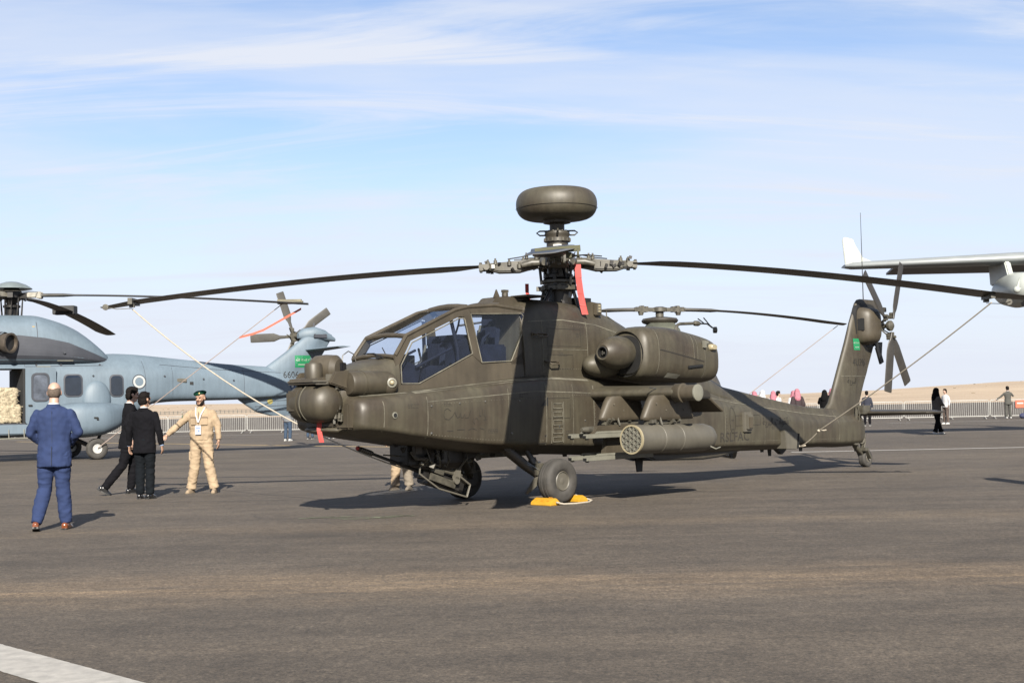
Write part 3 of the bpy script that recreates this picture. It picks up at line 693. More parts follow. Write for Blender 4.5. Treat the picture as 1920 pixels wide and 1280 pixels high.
mb = MB()
for sd in (1, -1):
    mb.tube([(1.32, sd * .36, 1.8), (1.36, sd * .36, 2.3), (1.42, sd * .30, 2.72)], .028, 6); mb.tube([(2.2, sd * .40, 2.02), (1.5, sd * .40, 2.30)], .02, 6)
mb.tube([(1.20, .15, 2.5), (1.15, .17, 2.66), (1.05, .10, 2.8)], .015, 6); mb.box((.62, .30, 2.55), (.12, .10, .16)); mb.box((1.75, .28, 2.25), (.14, .10, .22)); mb.tube([(.9, .3, 2.1), (.8, .32, 2.45), (.55, .33, 2.62)], .02, 6)
mb.build('cockpit_structure', cabin, ap)
# rotor-blast and blade deflector above the canopy
mb = MB(); mb.prism([(.52, 2.94), (.34, 3.10), (.10, 3.12), (-.4, 3.10), (-.4, 2.95)], 1, -.18, .18)
mb.prism([(.38, 3.08), (.30, 3.24), (.22, 3.10)], 1, .10, .13); mb.box((-.22, .28, 3.12), (.42, .40, .03)); mb.build('air_intake_fairing', olive2, ap, bevel=.02)
mb = MB(); mb.lathe([(.05, 0), (.05, .05), (.03, .07)], (.12, .12, 3.12), (0, 0, 1), 12); mb.box((.12, .12, 3.20), (.10, .06, .04)); mb.build('vent_cowl', olive, ap)

# nose : side equipment cylinder, landing light, sensor turret -----------------------------
for sd in (1, -1):
    mb = MB(); mb.lathe([(.02, -.02), (.15, 0), (.165, .03), (.165, .62), (.14, .70), (.02, .74)], (3.42, sd * .42, 1.80), (-1, sd * .06, 0), 24)
    mb.lathe([(.172, .0), (.172, .03)], (3.22, sd * .43, 1.80), (-1, sd * .06, 0), 24)
    o = mb.build('equipment_fairing', olive, ap)
    mb = MB(); mb.ell((2.80, sd * .53, 1.78), (.13, .13, .14), 20, 12); mb.build('sensor_bulge', olive2, ap)
    l = MB().lathe([(.062, 0), (.066, .02), (.045, .026), (.045, .014)], (2.84, sd * .635, 1.80), (.45, sd * .9, 0), 20).build('position_light', railgrey, ap)
    MB().ell((2.848, sd * .650, 1.80), (.036, .036, .036), 14, 8).build('light_lens', cream, l)
TX, TZ, TR = 3.665, 1.545, .265
mb = MB()
prof = [(.02, -.40), (.12, -.385), (.20, -.34), (.245, -.27), (.262, -.18), (.262, -.07)]
mb.lathe([(r_, h) for r_, h in prof], (TX, 0, TZ), (0, 1, 0), 40); tur = mb.build('sensor_turret', olive, ap)
MB().lathe([(TR, .02), (TR + .004, .10), (TR, .20), (.245, .30), (.19, .375), (.10, .42), (.01, .43)], (TX, 0, TZ), (0, 1, 0), 48).build('optics_drum', olive, tur)
MB().lathe([(.20, -.09), (.245, -.08), (.245, .03), (.20, .04)], (TX, 0, TZ), (0, 1, 0), 36).build('turret_core', olive_dk, tur)
MB().lathe([(TR + .008, -.004), (TR + .008, .010), (TR - .03, .010)], (TX, .022, TZ), (0, 1, 0), 48).build('drum_seal', seam_m, tur)
mb = MB(); mb.box((TX + .18, -.20, TZ + .02), (.14, .22, .30)); mb.build('sensor_window_housing', olive2, tur, bevel=.03)
mb = MB()  # yoke over the turret and its links
mb.prism([(3.88, 1.80), (3.86, 1.87), (3.42, 1.91), (3.30, 1.72), (3.50, 1.76)], 1, -.34, .34)
mb.build('turret_yoke', olive2, ap, bevel=.025)
mb = MB(); mb.box((3.66, .345, 1.86), (.13, .03, .13)); mb.box((3.52, .345, 1.85), (.12, .03, .12)); mb.box((3.74, .345, 1.83), (.40, .03, .025)); mb.box((3.72, .34, 1.795), (.34, .03, .02)); mb.build('yoke_bracket', podgrey, ap, bevel=.006)
mb = MB(); mb.lathe([(.115, 0), (.12, .02), (.12, .22), (.10, .25), (.02, .255)], (3.70, .04, 1.83), (0, 0, 1), 24); mb.build('night_sensor_post', olive, ap)
mb = MB(); mb.lathe([(.02, -.24), (.15, -.22), (.19, -.16), (.20, 0), (.19, .14), (.13, .20), (.02, .21)], (3.42, -.02, 2.00), (-.35, 1, 0), 26); o = mb.build('night_vision_sensor', olive2, ap)
MB().box((3.32, .15, 2.01), (.10, .12, .15), rot=(0, 0, R(20))).build('sensor_aperture', lensm, o, bevel=.01)
mb = MB(); mb.box((3.46, 0, 1.72), (.36, .56, .34)); mb.box((3.50, .0, 1.40), (.20, .60, .40)); mb.build('nose_bulkhead', olive_dk, ap, bevel=.03)
mb = MB()
rr = random.Random(3)
for i in range(34):
    y_ = .27 + rr.random() * .12; z_ = 1.28 + rr.random() * .55; x_ = 3.48 + rr.random() * .10
    mb.box((x_, y_, z_), (.05 + rr.random() * .05, .03, .03 + rr.random() * .05), rot=(0, 0, rr.random()))
for k in range(5): mb.tube([(3.45, .30, 1.35 + k * .07), (3.58, .36, 1.40 + k * .08), (3.47, .34, 1.52 + k * .06)], .009, 6)
mb.build('turret_cabling', hubgrey, ap, smooth=False)
mb = MB(); mb.box((3.50, .52, 1.36), (.10, .12, .34)); mb.box((3.56, .50, 1.22), (.22, .10, .05)); mb.build('nose_scoop', olive2, ap, bevel=.02)
for sd in (1, -1):
    mb = MB(); mb.prism([(3.62, 1.96), (3.22, 1.98), (3.18, 1.70), (3.36, 1.62), (3.44, 1.72), (3.72, 1.80)], 1, sd * .36, sd * .42); mb.build('yoke_arm', olive2, ap, bevel=.015)

# steps, grab handles, recess -----------------------------------------------------------
mb = MB()
for k in range(5):
    z = .90 + k * .125; x = -.26 - .03 * k * 0
    ribbon(mb, HB, [(x + .10, z), (x - .10, z), (x - .10, z + .07), (x + .10, z + .07), (x + .10, z)], .012, .012)
ribbon(mb, HB, [(-.13, .88), (-.13, 1.50)], .014, .008); ribbon(mb, HB, [(-.39, .88), (-.39, 1.50)], .014, .008)
mb.build('step_ladder', seam_m, ap, smooth=False)
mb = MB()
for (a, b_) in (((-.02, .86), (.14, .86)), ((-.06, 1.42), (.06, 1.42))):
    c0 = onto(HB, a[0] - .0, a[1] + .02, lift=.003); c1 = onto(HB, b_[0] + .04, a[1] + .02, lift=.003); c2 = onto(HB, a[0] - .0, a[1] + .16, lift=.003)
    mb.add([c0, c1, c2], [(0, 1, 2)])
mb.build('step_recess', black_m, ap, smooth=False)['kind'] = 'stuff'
for (x, z) in ((-.18, 2.52), (-.42, 2.10)):
    y_ = onto(HB, x, z, lift=0).y
    mb = MB(); mb.tube([(x + .12, y_ - .01, z), (x + .12, y_ + .07, z - .005), (x + .08, y_ + .10, z - .03), (x - .08, y_ + .10, z - .03), (x - .12, y_ + .07, z - .005), (x - .12, y_ - .01, z)], .013, 8)
    mb.tube([(x + .15, y_ + .01, z + .02), (x - .15, y_ + .01, z + .02)], .014, 6); mb.build('grab_handle', olive2, ap)

# engine nacelles -----------------------------------------------------------------------
for sd in (1, -1):
    CY = 1.04
    ns = []
    for x, zt, zb, hw, dz in ((-1.62, 2.50, 1.92, .30, 0), (-1.70, 2.62, 1.84, .38, 0), (-1.9, 2.66, 1.80, .42, 0), (-2.3, 2.66, 1.78, .43, 0), (-3.0, 2.58, 1.76, .42, 0), (-3.35, 2.52, 1.76, .41, 0), (-3.52, 2.47, 1.78, .39, 0), (-3.58, 2.42, 1.82, .35, 0)):
        ns.append((x, sell(sd * CY, (zt + zb) / 2, hw, (zt - zb) / 2, 3.0, 36)))
    mb = MB(); loft_full(mb, ns, 40)
    mb.rings([[(x, sd * (y), z) for y, z in sell(.68, 2.2, .16, .36 if x < -2 else .30, 3, 20)] for x in (-1.9, -3.4)])
    nac = mb.build('engine_nacelle', olive, ap, angle=45)
    NBV = bvh_of(nac)
    m1 = MB(); m1.lathe([(.36, 0), (.33, -.05), (.26, -.02)], (-1.60, sd * CY, 2.22), (1, 0, 0), 30, cap=False)
    m1.rings([[(x, y, z) for y, z in sell(sd * CY, 2.21, a, b_, 2.8, 30)] for x, a, b_ in ((-1.61, .31, .30), (-1.66, .27, .27), (-1.74, .24, .25))]); m1.build('intake_duct', black_m, nac)
    m1 = MB(); m1.lathe([(.09, .50), (.115, .505), (.15, .47), (.205, .38), (.245, .26), (.26, .12), (.25, -.02), (.20, -.14)], (-1.50, sd * (CY + .0), 2.24), (1, sd * .10, .0), 32, cap=False); cone = m1.build('intake_cone', olive, nac)
    m1 = MB(); m1.lathe([(.092, .501), (.078, .506), (.074, .36), (.001, .35)], (-1.50, sd * CY, 2.24), (1, sd * .10, 0), 24, cap=False); m1.build('cone_bore', black_m, nac)
    m1 = MB(); m1.tube([(-1.02, sd * (CY + .03), 2.20), (-1.0, sd * (CY + .05), 2.26)], .012, 6); m1.box((-1.03, sd * (CY + .04), 2.23), (.03, .05, .03)); m1.build('bore_fitting', steel, nac)
    m1 = MB(); m1.ell((-1.42, sd * .74, 2.06), (.44, .22, .20), 20, 14); m1.build('gearbox_fairing', olive, nac)
    m1 = MB(); m1.rings([[(x, y, z) for y, z in sell(sd * .98, 2.12, .30 - k, .26 - k, 2.6, 30)] for x, k in ((-3.55, 0), (-3.66, .01), (-3.66, .05), (-3.60, .06))]); m1.build('exhaust', dkmetal, nac)
    m1 = MB()
    for pts in ([(-1.92, 2.60), (-1.92, 1.9)], [(-3.12, 2.52), (-3.12, 1.84)], [(-2.82, 2.55), (-2.82, 2.14)], [(-2.92, 2.55), (-2.92, 2.13)]): ribbon(m1, NBV, pts, .012, .004, .04, sd)
    m1.build('cowl_seam', seam_m if sd == 1 else seam_m, nac, smooth=False)
    m1 = MB(); ribbon(m1, NBV, [(-1.95, 2.28), (-3.10, 2.10)], .016, .004, .04, sd); m1.build('cowl_gap', seam_dk, nac, smooth=False)
    if sd == 1:
        rv = MB(); rivets(rv, NBV, [(-1.97, 2.55), (-1.97, 1.92)], .05); rivets(rv, NBV, [(-2.0, 2.31), (-3.08, 2.13)], .05); rv.build('cowl_rivet_row', seam_m, nac, smooth=False)
    y_ = CY + .42
    m1 = MB(); m1.box((-2.86, sd * (y_ - .005), 2.02), (.40, .05, .045), rot=(0, R(4), 0)); m1.build('vent_slot', black_m, nac, bevel=.012)
    m1 = MB(); m1.box((-3.10, sd * (y_ + .01), 2.38), (.06, .06, .12)); m1.box((-3.16, sd * (y_ + .01), 2.41), (.07, .04, .05)); m1.build('cowl_latch', railgrey, nac, bevel=.008)
    m1 = MB(); m1.rings([[(-3.34 + a, sd * (y_ - .03 + h), 2.335 + b_) for a, b_ in sell(0, 0, .085 - q, .055 - q, 3, 20)] for h, q in ((0, 0), (.05, .004), (.07, .02))]); m1.build('formation_light', cream, nac)
    m1 = MB(); m1.add([onto(NBV, -2.15 - a, 1.855 + b_, side=sd, lift=.012) or Vector((-2.1, sd * 1.3, 1.8)) for a, b_ in ((0, .0), (.34, -.02), (.36, .04), (.02, .07))], [(0, 1, 2, 3)]); m1.build('drain_plate', railgrey, nac, smooth=False)
# bent probe on the port cowl, jammer box and aerials on the spine
mb = MB(); mb.tube([(-2.98, .98, 2.50), (-3.0, .98, 2.68), (-3.04, .98, 2.72), (-3.10, .98, 2.74), (-3.50, .98, 2.76)], .026, 8)
mb.lathe([(.025, 0), (.045, .03), (.045, .12), (.02, .18)], (-3.48, .98, 2.76), (-1, 0, 0), 12); mb.tube([(-3.62, .98, 2.76), (-3.86, .98, 2.76), (-4.0, .98, 2.70)], .014, 6)
mb.tube([(-3.60, .98, 2.84), (-3.76, .98, 2.77)], .010, 6); mb.tube([(-3.76, .98, 2.86), (-3.94, .98, 2.73)], .010, 6); mb.lathe([(.05, 0), (.055, .02), (.055, .06), (.03, .07)], (-4.02, .98, 2.66), (-.6, .6, 0), 14); mb.build('probe', hubgrey, ap)
mb = MB(); mb.prism([(-1.44, 2.70), (-1.66, 2.70), (-1.70, 3.06), (-1.50, 3.08)], 1, .34, .46); mb.box((-1.60, .49, 2.96), (.15, .06, .20)); o = mb.build('jammer_box', olive2, ap, bevel=.012)
MB().box((-1.60, .528, 2.97), (.09, .02, .14)).build('jammer_window', podgrey, o)
for k in range(3): MB().box((-1.59, .541, 2.925 + k * .045), (.045, .01, .03)).build('indicator', cream, o)
mb = MB(); mb.tube([(-1.98, .35, 2.72), (-1.98, .35, 2.95)], .010, 6); mb.tube([(-2.0, .35, 2.86), (-2.6, .25, 2.66)], .012, 6); mb.box((-2.12, .35, 2.78), (.05, .05, .05)); mb.build('whip_bracket', hubgrey, ap)

# wings, pylons, stores --------------------------------------------------------------------
def wing_ring(y, xl, xt, zc, t):
    o = []
    for k in range(24):
        a = 2 * PI * k / 24; cx = (xl + xt) / 2 + (xl - xt) / 2 * math.cos(a); th = t * (.5) * math.copysign(abs(math.sin(a)) ** .8, math.sin(a)) * (1.0 if math.cos(a) > -.2 else .65)
        o.append((cx, y, zc + th))
    return o
for sd in (1, -1):
    mb = MB(); mb.rings([wing_ring(sd * y, xl, xt, zc, t) for y, xl, xt, zc, t in ((.55, -.98, -2.25, 1.60, .30), (.82, -1.04, -2.2, 1.60, .25), (1.5, -1.12, -2.12, 1.60, .23), (2.2, -1.20, -1.95, 1.60, .22), (2.26, -1.22, -1.9, 1.60, .20))])
    wg = mb.build('wing', olive, ap, angle=50)
    mb = MB(); mb.lathe([(.10, -.05), (.14, 0), (.14, .10), (.145, .11), (.145, .13), (.118, .14), (.118, .38)], (-1.36, sd * 2.22, 1.59), (0, sd, 0), 26); mb.build('wing_tip', olive2, wg, angle=50)
    mb = MB(); mb.lathe([(.124, .38), (.124, .40), (.10, .41), (.02, .41)], (-1.36, sd * 2.22, 1.59), (0, sd, 0), 26); mb.build('tip_band', railgrey, wg)
    mb = MB(); mb.prism([(-1.5, 1.50), (-2.0, 1.50), (-1.95, 1.62), (-1.5, 1.66)], 1, sd * 2.22, sd * 2.40); mb.build('tip_fairing', olive_dk, wg, bevel=.02)
    mb = MB(); mb.bar((-2.02, sd * 1.75, 1.56), (-2.46, sd * 1.75, 1.30), 1.05, .04, up=(1, 0, 1)); mb.build('wing_flap', olive2, wg, bevel=.01)
    mb = MB(); mb.tube([(-1.22, sd * 1.95, 1.66), (-1.05, sd * 1.95, 1.68)], .008, 6); mb.build('pitot', steel, wg)
    for Y, poly in ((1.25, [(-1.02, 1.56), (-1.55, 1.56), (-1.76, 1.24), (-1.70, 1.20), (-.74, 1.20), (-.70, 1.25)]), (2.02, [(-.98, 1.54), (-1.75, 1.54), (-1.98, 1.26), (-1.90, 1.21), (-.80, 1.21), (-.74, 1.26)])):
        mb = MB(); rs = []
        for z, f, t in ((1.195, .97, .80), (1.215, 1, .95), (1.25, 1, 1), (1.34, .93, 1), (1.48, .82, 1), (1.545, .74, .98), (1.565, .70, .9)):
            x0, x1 = poly[4][0] + .03 - (1 - f) * .75, poly[2][0] + (1 - f) * .60
            rs.append([(x, y, z) for x, y in sell((x0 + x1) / 2, sd * Y, (x0 - x1) / 2, .095 * t, 3.2, 28)])
        mb.rings(rs); p_ = mb.build('weapon_pylon', olive2, ap, angle=40)
        mb = MB()
        for k in range(9): mb.box((poly[4][0] - .1 - k * .085, sd * Y + rr.uniform(-.05, .05), 1.165 + rr.uniform(-.02, .02)), (.05, .14, .05), rot=(rr.random(), 0, 0))
        mb.tube([(poly[4][0] - .30, sd * (Y + .07), 1.26), (poly[4][0] - .32, sd * (Y + .10), 1.12)], .018, 6); mb.box((poly[4][0] - .45, sd * Y, 1.16), (.8, .06, .05))
        mb.build('ejector_rack', hubgrey, p_, smooth=False)
        for k in range(4):
            MB().lathe([(.010, 0), (.010, .006)], (poly[4][0] - .2 - .22 * k, sd * (Y + .10), 1.44 - .10 * (k % 2)), (0, sd, 0), 8).build('screw', seam_m, p_)
    # missile launcher : four empty rails on a central frame
    la = empty('missile_launcher'); la.parent = ap
    mb = MB(); mb.prism([(-.45, .98), (-1.75, .98), (-1.75, 1.10), (-1.35, 1.14), (-.55, 1.12)], 1, sd * 1.25 - .09, sd * 1.25 + .09); mb.prism([(-.75, .66), (-1.35, .66), (-1.30, 1.0), (-.85, 1.0)], 1, sd * 1.25 - .045, sd * 1.25 + .045); mb.build('launcher_frame', olive2, la, bevel=.012)
    mb = MB(); mb.lathe([(.03, 0), (.045, .04), (.05, .2), (.05, .45)], (-.30, sd * 1.25, 1.07), (-1, 0, 0), 14); mb.build('launcher_nose', hubgrey, la)
    r0_ = None
    for y_, z_ in ((1.08, .965), (1.42, .965), (1.08, .635), (1.42, .635)):
        if r0_ is None:
            m1 = MB(); m1.prism([(0, -.02), (-1.55, -.02), (-1.55, .045), (-.02, .045)], 1, -.045, .045); m1.prism([(-.25, .045), (-1.3, .045), (-1.25, .08), (-.3, .08)], 1, -.03, .03); r0_ = m1.build('launch_rail', railgrey, la, bevel=.006); rme = r0_.data
            o = r0_
        else: o = new_obj('launch_rail', rme, None, la)
        o.location = (-.17 if y_ > 1.2 else -.22, sd * y_, z_)
        m1 = MB(); m1.box((.006, 0, .01), (.012, .06, .03)); m1.box((-.05, 0, -.03), (.03, .05, .02)); m1.build('rail_stop', black_m, o, smooth=False)
    # rocket pod
    pd = empty('rocket_pod'); pd.parent = ap
    PX, PY, PZ, PR = -.52, 2.02, .925, .212
    dr = (-1, 0, -.012)
    MB().lathe([(PR - .018, .02), (PR - .012, 0), (PR, .006), (PR, .56), (PR + .004, .565), (PR + .004, .585), (PR, .59), (PR, 1.0), (PR + .004, 1.005), (PR + .004, 1.03), (PR, 1.035), (PR, 1.70), (PR - .03, 1.84), (PR - .09, 1.93), (.02, 1.96)], (PX, sd * PY, PZ), dr, 48).build('pod_shell', podgrey, pd, angle=30)
    MB().lathe([(.001, .05), (PR - .018, .05), (PR - .018, .02)], (PX, sd * PY, PZ), dr, 32, cap=False).build('pod_face', black_m, pd)
    cs = [(0, 0)] + [(.0825 * math.cos(R(60 * k + 30)), .0825 * math.sin(R(60 * k + 30))) for k in range(6)] + [((.165 if k % 2 == 0 else .143) * math.cos(R(30 * k + 30)), (.165 if k % 2 == 0 else .143) * math.sin(R(30 * k + 30))) for k in range(12)]
    mb = MB(); sp_ = 0.0825
    for a, b_ in cs:
        mb.lathe([(.030, -.002), (.041, -.002), (.041, -.045), (.030, -.045), (.030, -.002)], (PX, sd * PY + a, PZ + b_), (1, 0, 0), 14, cap=False)
    mb.build('launch_tubes', railgrey, pd, smooth=False)
    MB().lathe([(PR - .022, -.004), (PR + .002, -.004), (PR + .002, .03)], (PX, sd * PY, PZ), dr, 48, cap=False).build('pod_rim', cream if sd == 1 else railgrey, pd)
    mb = MB(); mb.tube([(PX - 1.70, sd * (PY + .16), PZ - .16), (PX - 1.76, sd * (PY + .22), PZ - .20), (PX - 1.90, sd * (PY + .20), PZ - .18)], .010, 6); mb.build('pod_handle', railgrey, pd)

# undercarriage ----------------------------------------------------------------------------
def wheel(parent, c, r, w, n_=40, name='main_wheel', axis=(0, 1, 0), tag_=None):
    e = empty(name, c); e.parent = parent
    h = w / 2
    prof = [(r * .44, -h * .70), (r * .50, -h * .92), (r * .62, -h * 1.0), (r * .80, -h * .99), (r * .93, -h * .86), (r * .985, -h * .55), (r * .985, -h * .50), (r * .97, -h * .48), (r * .97, -h * .42), (r, -h * .40), (r, -h * .12), (r * .985, -h * .10), (r * .985, h * .10), (r, h * .12), (r, h * .40), (r * .97, h * .42), (r * .97, h * .48), (r * .985, h * .50), (r * .985, h * .55), (r * .93, h * .86), (r * .80, h * .99), (r * .62, h), (r * .50, h * .92), (r * .44, h * .70)]
    MB().lathe(prof, (0, 0, 0), axis, n_, cap=False).build('tyre', rubber, e, angle=60)
    mb = MB()
    for sg in (1, -1):
        mb.lathe([(r * .45, sg * h * .74), (r * .41, sg * h * .86), (r * .385, sg * h * .80), (r * .36, sg * h * .35), (r * .26, sg * h * .25), (r * .20, sg * h * .45), (r * .17, sg * h * .72), (r * .10, sg * h * .78), (.001, sg * h * .78)], (0, 0, 0), axis, n_)
        for k in range(8): a = k * PI / 4; mb.lathe([(r * .035, sg * h * .2), (r * .035, sg * h * .42)], (r * .30 * math.cos(a), 0, r * .30 * math.sin(a)), axis, 8)
    mb.build('rim', podgrey, e, angle=40); return e
for sd in (1, -1):
    wheel(ap, (0, sd * 1.02, .33), .33, .26)
    g = empty('landing_leg'); g.parent = ap
    mb = MB(); mb.tube([(.72, sd * .50, .92), (.30, sd * .66, .56), (.10, sd * .76, .40)], [.085, .075, .065], 12); mb.tube([(.62, sd * .30, .90), (.66, sd * .66, .86)], .08, 10); mb.build('trailing_arm', olive_dk, g)
    mb = MB(); mb.tube([(.20, sd * .50, .88), (.16, sd * .68, .62)], .045, 10); mb.tube([(.17, sd * .66, .66), (.12, sd * .74, .46)], .062, 10); mb.build('shock_strut', olive_dk, g)
    mb = MB(); mb.box((.13, sd * .74, .50), (.16, .15, .18)); mb.box((.0, sd * .80, .42), (.30, .05, .03), rot=(0, R(6), 0)); mb.tube([(.10, sd * .74, .40), (.0, sd * .86, .33), (0, sd * .92, .33)], .05, 10); mb.build('axle_fitting', hubgrey, g, bevel=.01)
    mb = MB(); mb.prism([(.16, .40), (.26, .38), (.46, .17), (.42, .15), (.12, .33)], 1, sd * .80 - .015, sd * .80 + .015); mb.build('step_tread', podgrey, g)
    mb = MB(); mb.tube([(.12, sd * .80, .46), (.02, sd * .90, .46), (-.02, sd * .90, .36)], .012, 6); mb.lathe([(.13, 0), (.13, .05)], (0, sd * .86, .33), (0, 1, 0), 20); mb.build('brake', dkmetal, g)
tg = empty('tail_gear'); tg.parent = ap
mb = MB(); mb.tube([(-10.08, 0, .62), (-10.22, 0, .44), (-10.52, 0, .26)], [.07, .06, .05], 10); mb.tube([(-10.30, 0, .70), (-10.44, 0, .62), (-10.50, 0, .42)], .045, 8)
for sd in (1, -1): mb.bar((-10.46, sd * .10, .36), (-10.60, sd * .10, .18), .09, .03)
mb.box((-10.44, 0, .38), (.14, .26, .08)); mb.build('tail_gear_leg', hubgrey, tg, bevel=.005)
mb = MB(); mb.tube([(-10.05, .06, .56), (-10.3, .12, .50), (-10.42, .10, .66), (-10.5, .06, .52), (-10.40, .09, .40)], .016, 6); mb.box((-10.40, .06, .56), (.1, .08, .07)); mb.tube([(-9.85, .12, .54), (-9.95, .16, .50), (-10.1, .14, .50)], .02, 6); mb.build('tail_gear_linkage', podgrey, tg)
wheel(tg, (-10.60, 0, .185), .185, .15, 28, 'tail_wheel')

# chain gun --------------------------------------------------------------------------------
gn = empty('chain_gun'); gn.parent = ap
gd = Vector((.85, 0, .285)).normalized()
def G(t, y=0, n_=0): p = Vector((1.45, 0, .415)) + gd * t + Vector((-gd.z, 0, gd.x)) * n_; return (p.x, y, p.z)
mb = MB(); mb.tube([G(.35), G(.9), G(1.34)], [.030, .024, .022], 12); mb.tube([G(1.30), G(1.56)], .036, 12); mb.build('barrel', black_m, gn)
mb = MB()
for k in range(6): mb.lathe([(.040, 0), (.040, .012)], G(1.33 + k * .035), gd, 12)
mb.build('muzzle_brake', steel, gn)
MB().lathe([(.026, 0), (.030, .01), (.026, .03), (.001, .03)], G(1.555), gd, 12).build('muzzle_plug', redtape, gn)
mb = MB(); mb.bar(G(-.45), G(.42), .20, .17); mb.bar(G(-.35, 0, -.07), G(.30, 0, -.10), .26, .08); mb.build('receiver', dkmetal, gn, bevel=.02)
mb = MB()
mb.tube([G(-.48, .16, -.14), G(.1, .17, -.17), G(.50, .15, -.06), G(.52, .15, .05)], .014, 8); mb.tube([G(.52, .15, .05), G(.25, .16, .14), G(-.1, .16, .15), G(-.5, .15, .05), G(-.48, .16, -.14)], .018, 8)
mb.tube([G(.52, -.15, .05), G(.25, -.16, .14), G(-.5, -.15, .05)], .016, 8); mb.bar(G(-.18, .18, .05), (1.20, .18, .74), .06, .10); mb.bar(G(-.18, -.18, .05), (1.20, -.18, .74), .06, .10)
mb.lathe([(.055, -.02), (.055, .02)], G(-.18, .19, .03), (0, 1, 0), 14); mb.build('cradle', podgrey, gn, bevel=.0)
mb = MB(); mb.tube([G(.45, .1, .06), G(.1, .15, .10), G(-.3, .14, .13)], .03, 8); mb.tube([G(.3, .05, .12), G(.0, .1, .16), G(-.45, .1, .06)], .022, 8); mb.tube([G(1.1, 0, .04), G(.75, .02, .12), G(.4, .06, .10)], .012, 6)
mb.box(G(.05, .16, -.04), (.5, .03, .10), rot=(0, -.32, 0)); mb.box(G(.2, .16, .06), (.25, .04, .06), rot=(0, -.32, 0)); mb.build('gun_fittings', hubgrey, gn)
mb = MB(); mb.lathe([(.24, 0), (.32, .10), (.32, .40)], (1.36, 0, .56), (0, 0, 1), 26); mb.box((1.95, 0, .80), (.5, .4, .30)); mb.box((1.25, .0, .80), (.7, .5, .2)); mb.tube([(2.2, .1, .90), (2.05, .12, .66), (1.75, .12, .60)], .05, 8); mb.build('gun_turret', dkmetal, gn, bevel=.01)
mb = MB(); mb.tube([(2.16, .22, .84), (2.10, .26, .74), (1.92, .28, .72), (1.80, .22, .78)], .03, 8); mb.box((2.08, .26, .86), (.14, .08, .12)); mb.build('feed_chute', olive_dk, gn, bevel=.01)

for sd in (1, -1):
    mb = MB(); mb.tube([(.60, sd * .42, .86), (.42, sd * .62, .70), (.22, sd * .80, .52), (.06, sd * .86, .40)], .010, 5); mb.tube([(.56, sd * .46, .84), (.36, sd * .70, .60), (.12, sd * .84, .46)], .008, 5)
    for k in range(4): mb.box((.58 - .13 * k, sd * (.52 + .07 * k), .78 - .11 * k), (.05, .05, .035), rot=(0, .7, 0))
    mb.build('brake_hose', steel, ap)
mb = MB(); r8 = random.Random(8)
for k in range(30): mb.box((r8.uniform(.8, 2.1), r8.uniform(.12, .30), r8.uniform(.62, .90)), (r8.uniform(.03, .12), r8.uniform(.02, .06), r8.uniform(.03, .08)), rot=(r8.random(), r8.random(), 0))
for k in range(5): mb.tube([(1.1 + .2 * k, .25, .88), (1.15 + .18 * k, .31, .70), (1.25 + .12 * k, .22, .55 + .02 * k)], .012, 5)
mb.build('gun_mount_parts', hubgrey, gn, smooth=False)['kind'] = 'stuff'
# belly : forward aerial, blade aerial, fairing, tail details -------------------------------
mb = MB(); mb.prism([(-3.02, .62), (-3.26, .62), (-3.22, .28), (-3.08, .28)], 1, -.012, .012); mb.build('blade_aerial', black_m, ap, bevel=.004)
mb = MB(); mb.prism([(-2.7, .62), (-3.3, .46), (-4.6, .42), (-5.1, .44), (-6.1, .58)], 1, -.26, .26); mb.build('belly_fairing', olive_dk, ap, bevel=.03)
mb = MB()
for x, y, z, l in ((-5.75, 0, .53, .12), (-7.0, 0, .50, .12), (-8.0, .05, .50, .07), (-6.6, .1, .52, .05), (-1.0, .2, .68, .05), (.6, .2, .74, .05), (2.4, .1, .96, .05)):
    mb.prism([(x, z + .05), (x - .12, z + .05), (x - .10, z - l), (x - .03, z - l)], 1, y - .012, y + .012)
mb.prism([(-7.15, .52), (-7.55, .52), (-7.35, .40)], 1, .0, .10); mb.build('belly_aerials', black_m, ap, smooth=False)
mb = MB(); mb.box((-5.72, .47, 1.06), (.16, .10, .27)); mb.box((-5.70, .445, 1.06), (.24, .06, .36)); o = mb.build('warning_sensor', podgrey, ap, bevel=.01)
mb = MB(); mb.box((-5.72, .525, 1.05), (.11, .02, .20)); mb.build('sensor_plate', olive2, o, bevel=.004)
mb = MB(); mb.prism([(-6.95, .52), (-7.30, .50), (-7.36, .80), (-6.90, .88)], 1, .22, .46); o = mb.build('flare_dispenser', podgrey, ap, bevel=.01)
mb = MB(); mb.box((-7.36, .36, .66), (.03, .22, .28), rot=(0, R(-8), 0)); mb.build('dispenser_face', black_m, o)
mb = MB()
for k in range(6):
    for j in range(2): mb.box((-7.38, .30 + j * .10, .545 + k * .045), (.01, .085, .012))
mb.build('dispenser_grid', white_p, o, smooth=False)
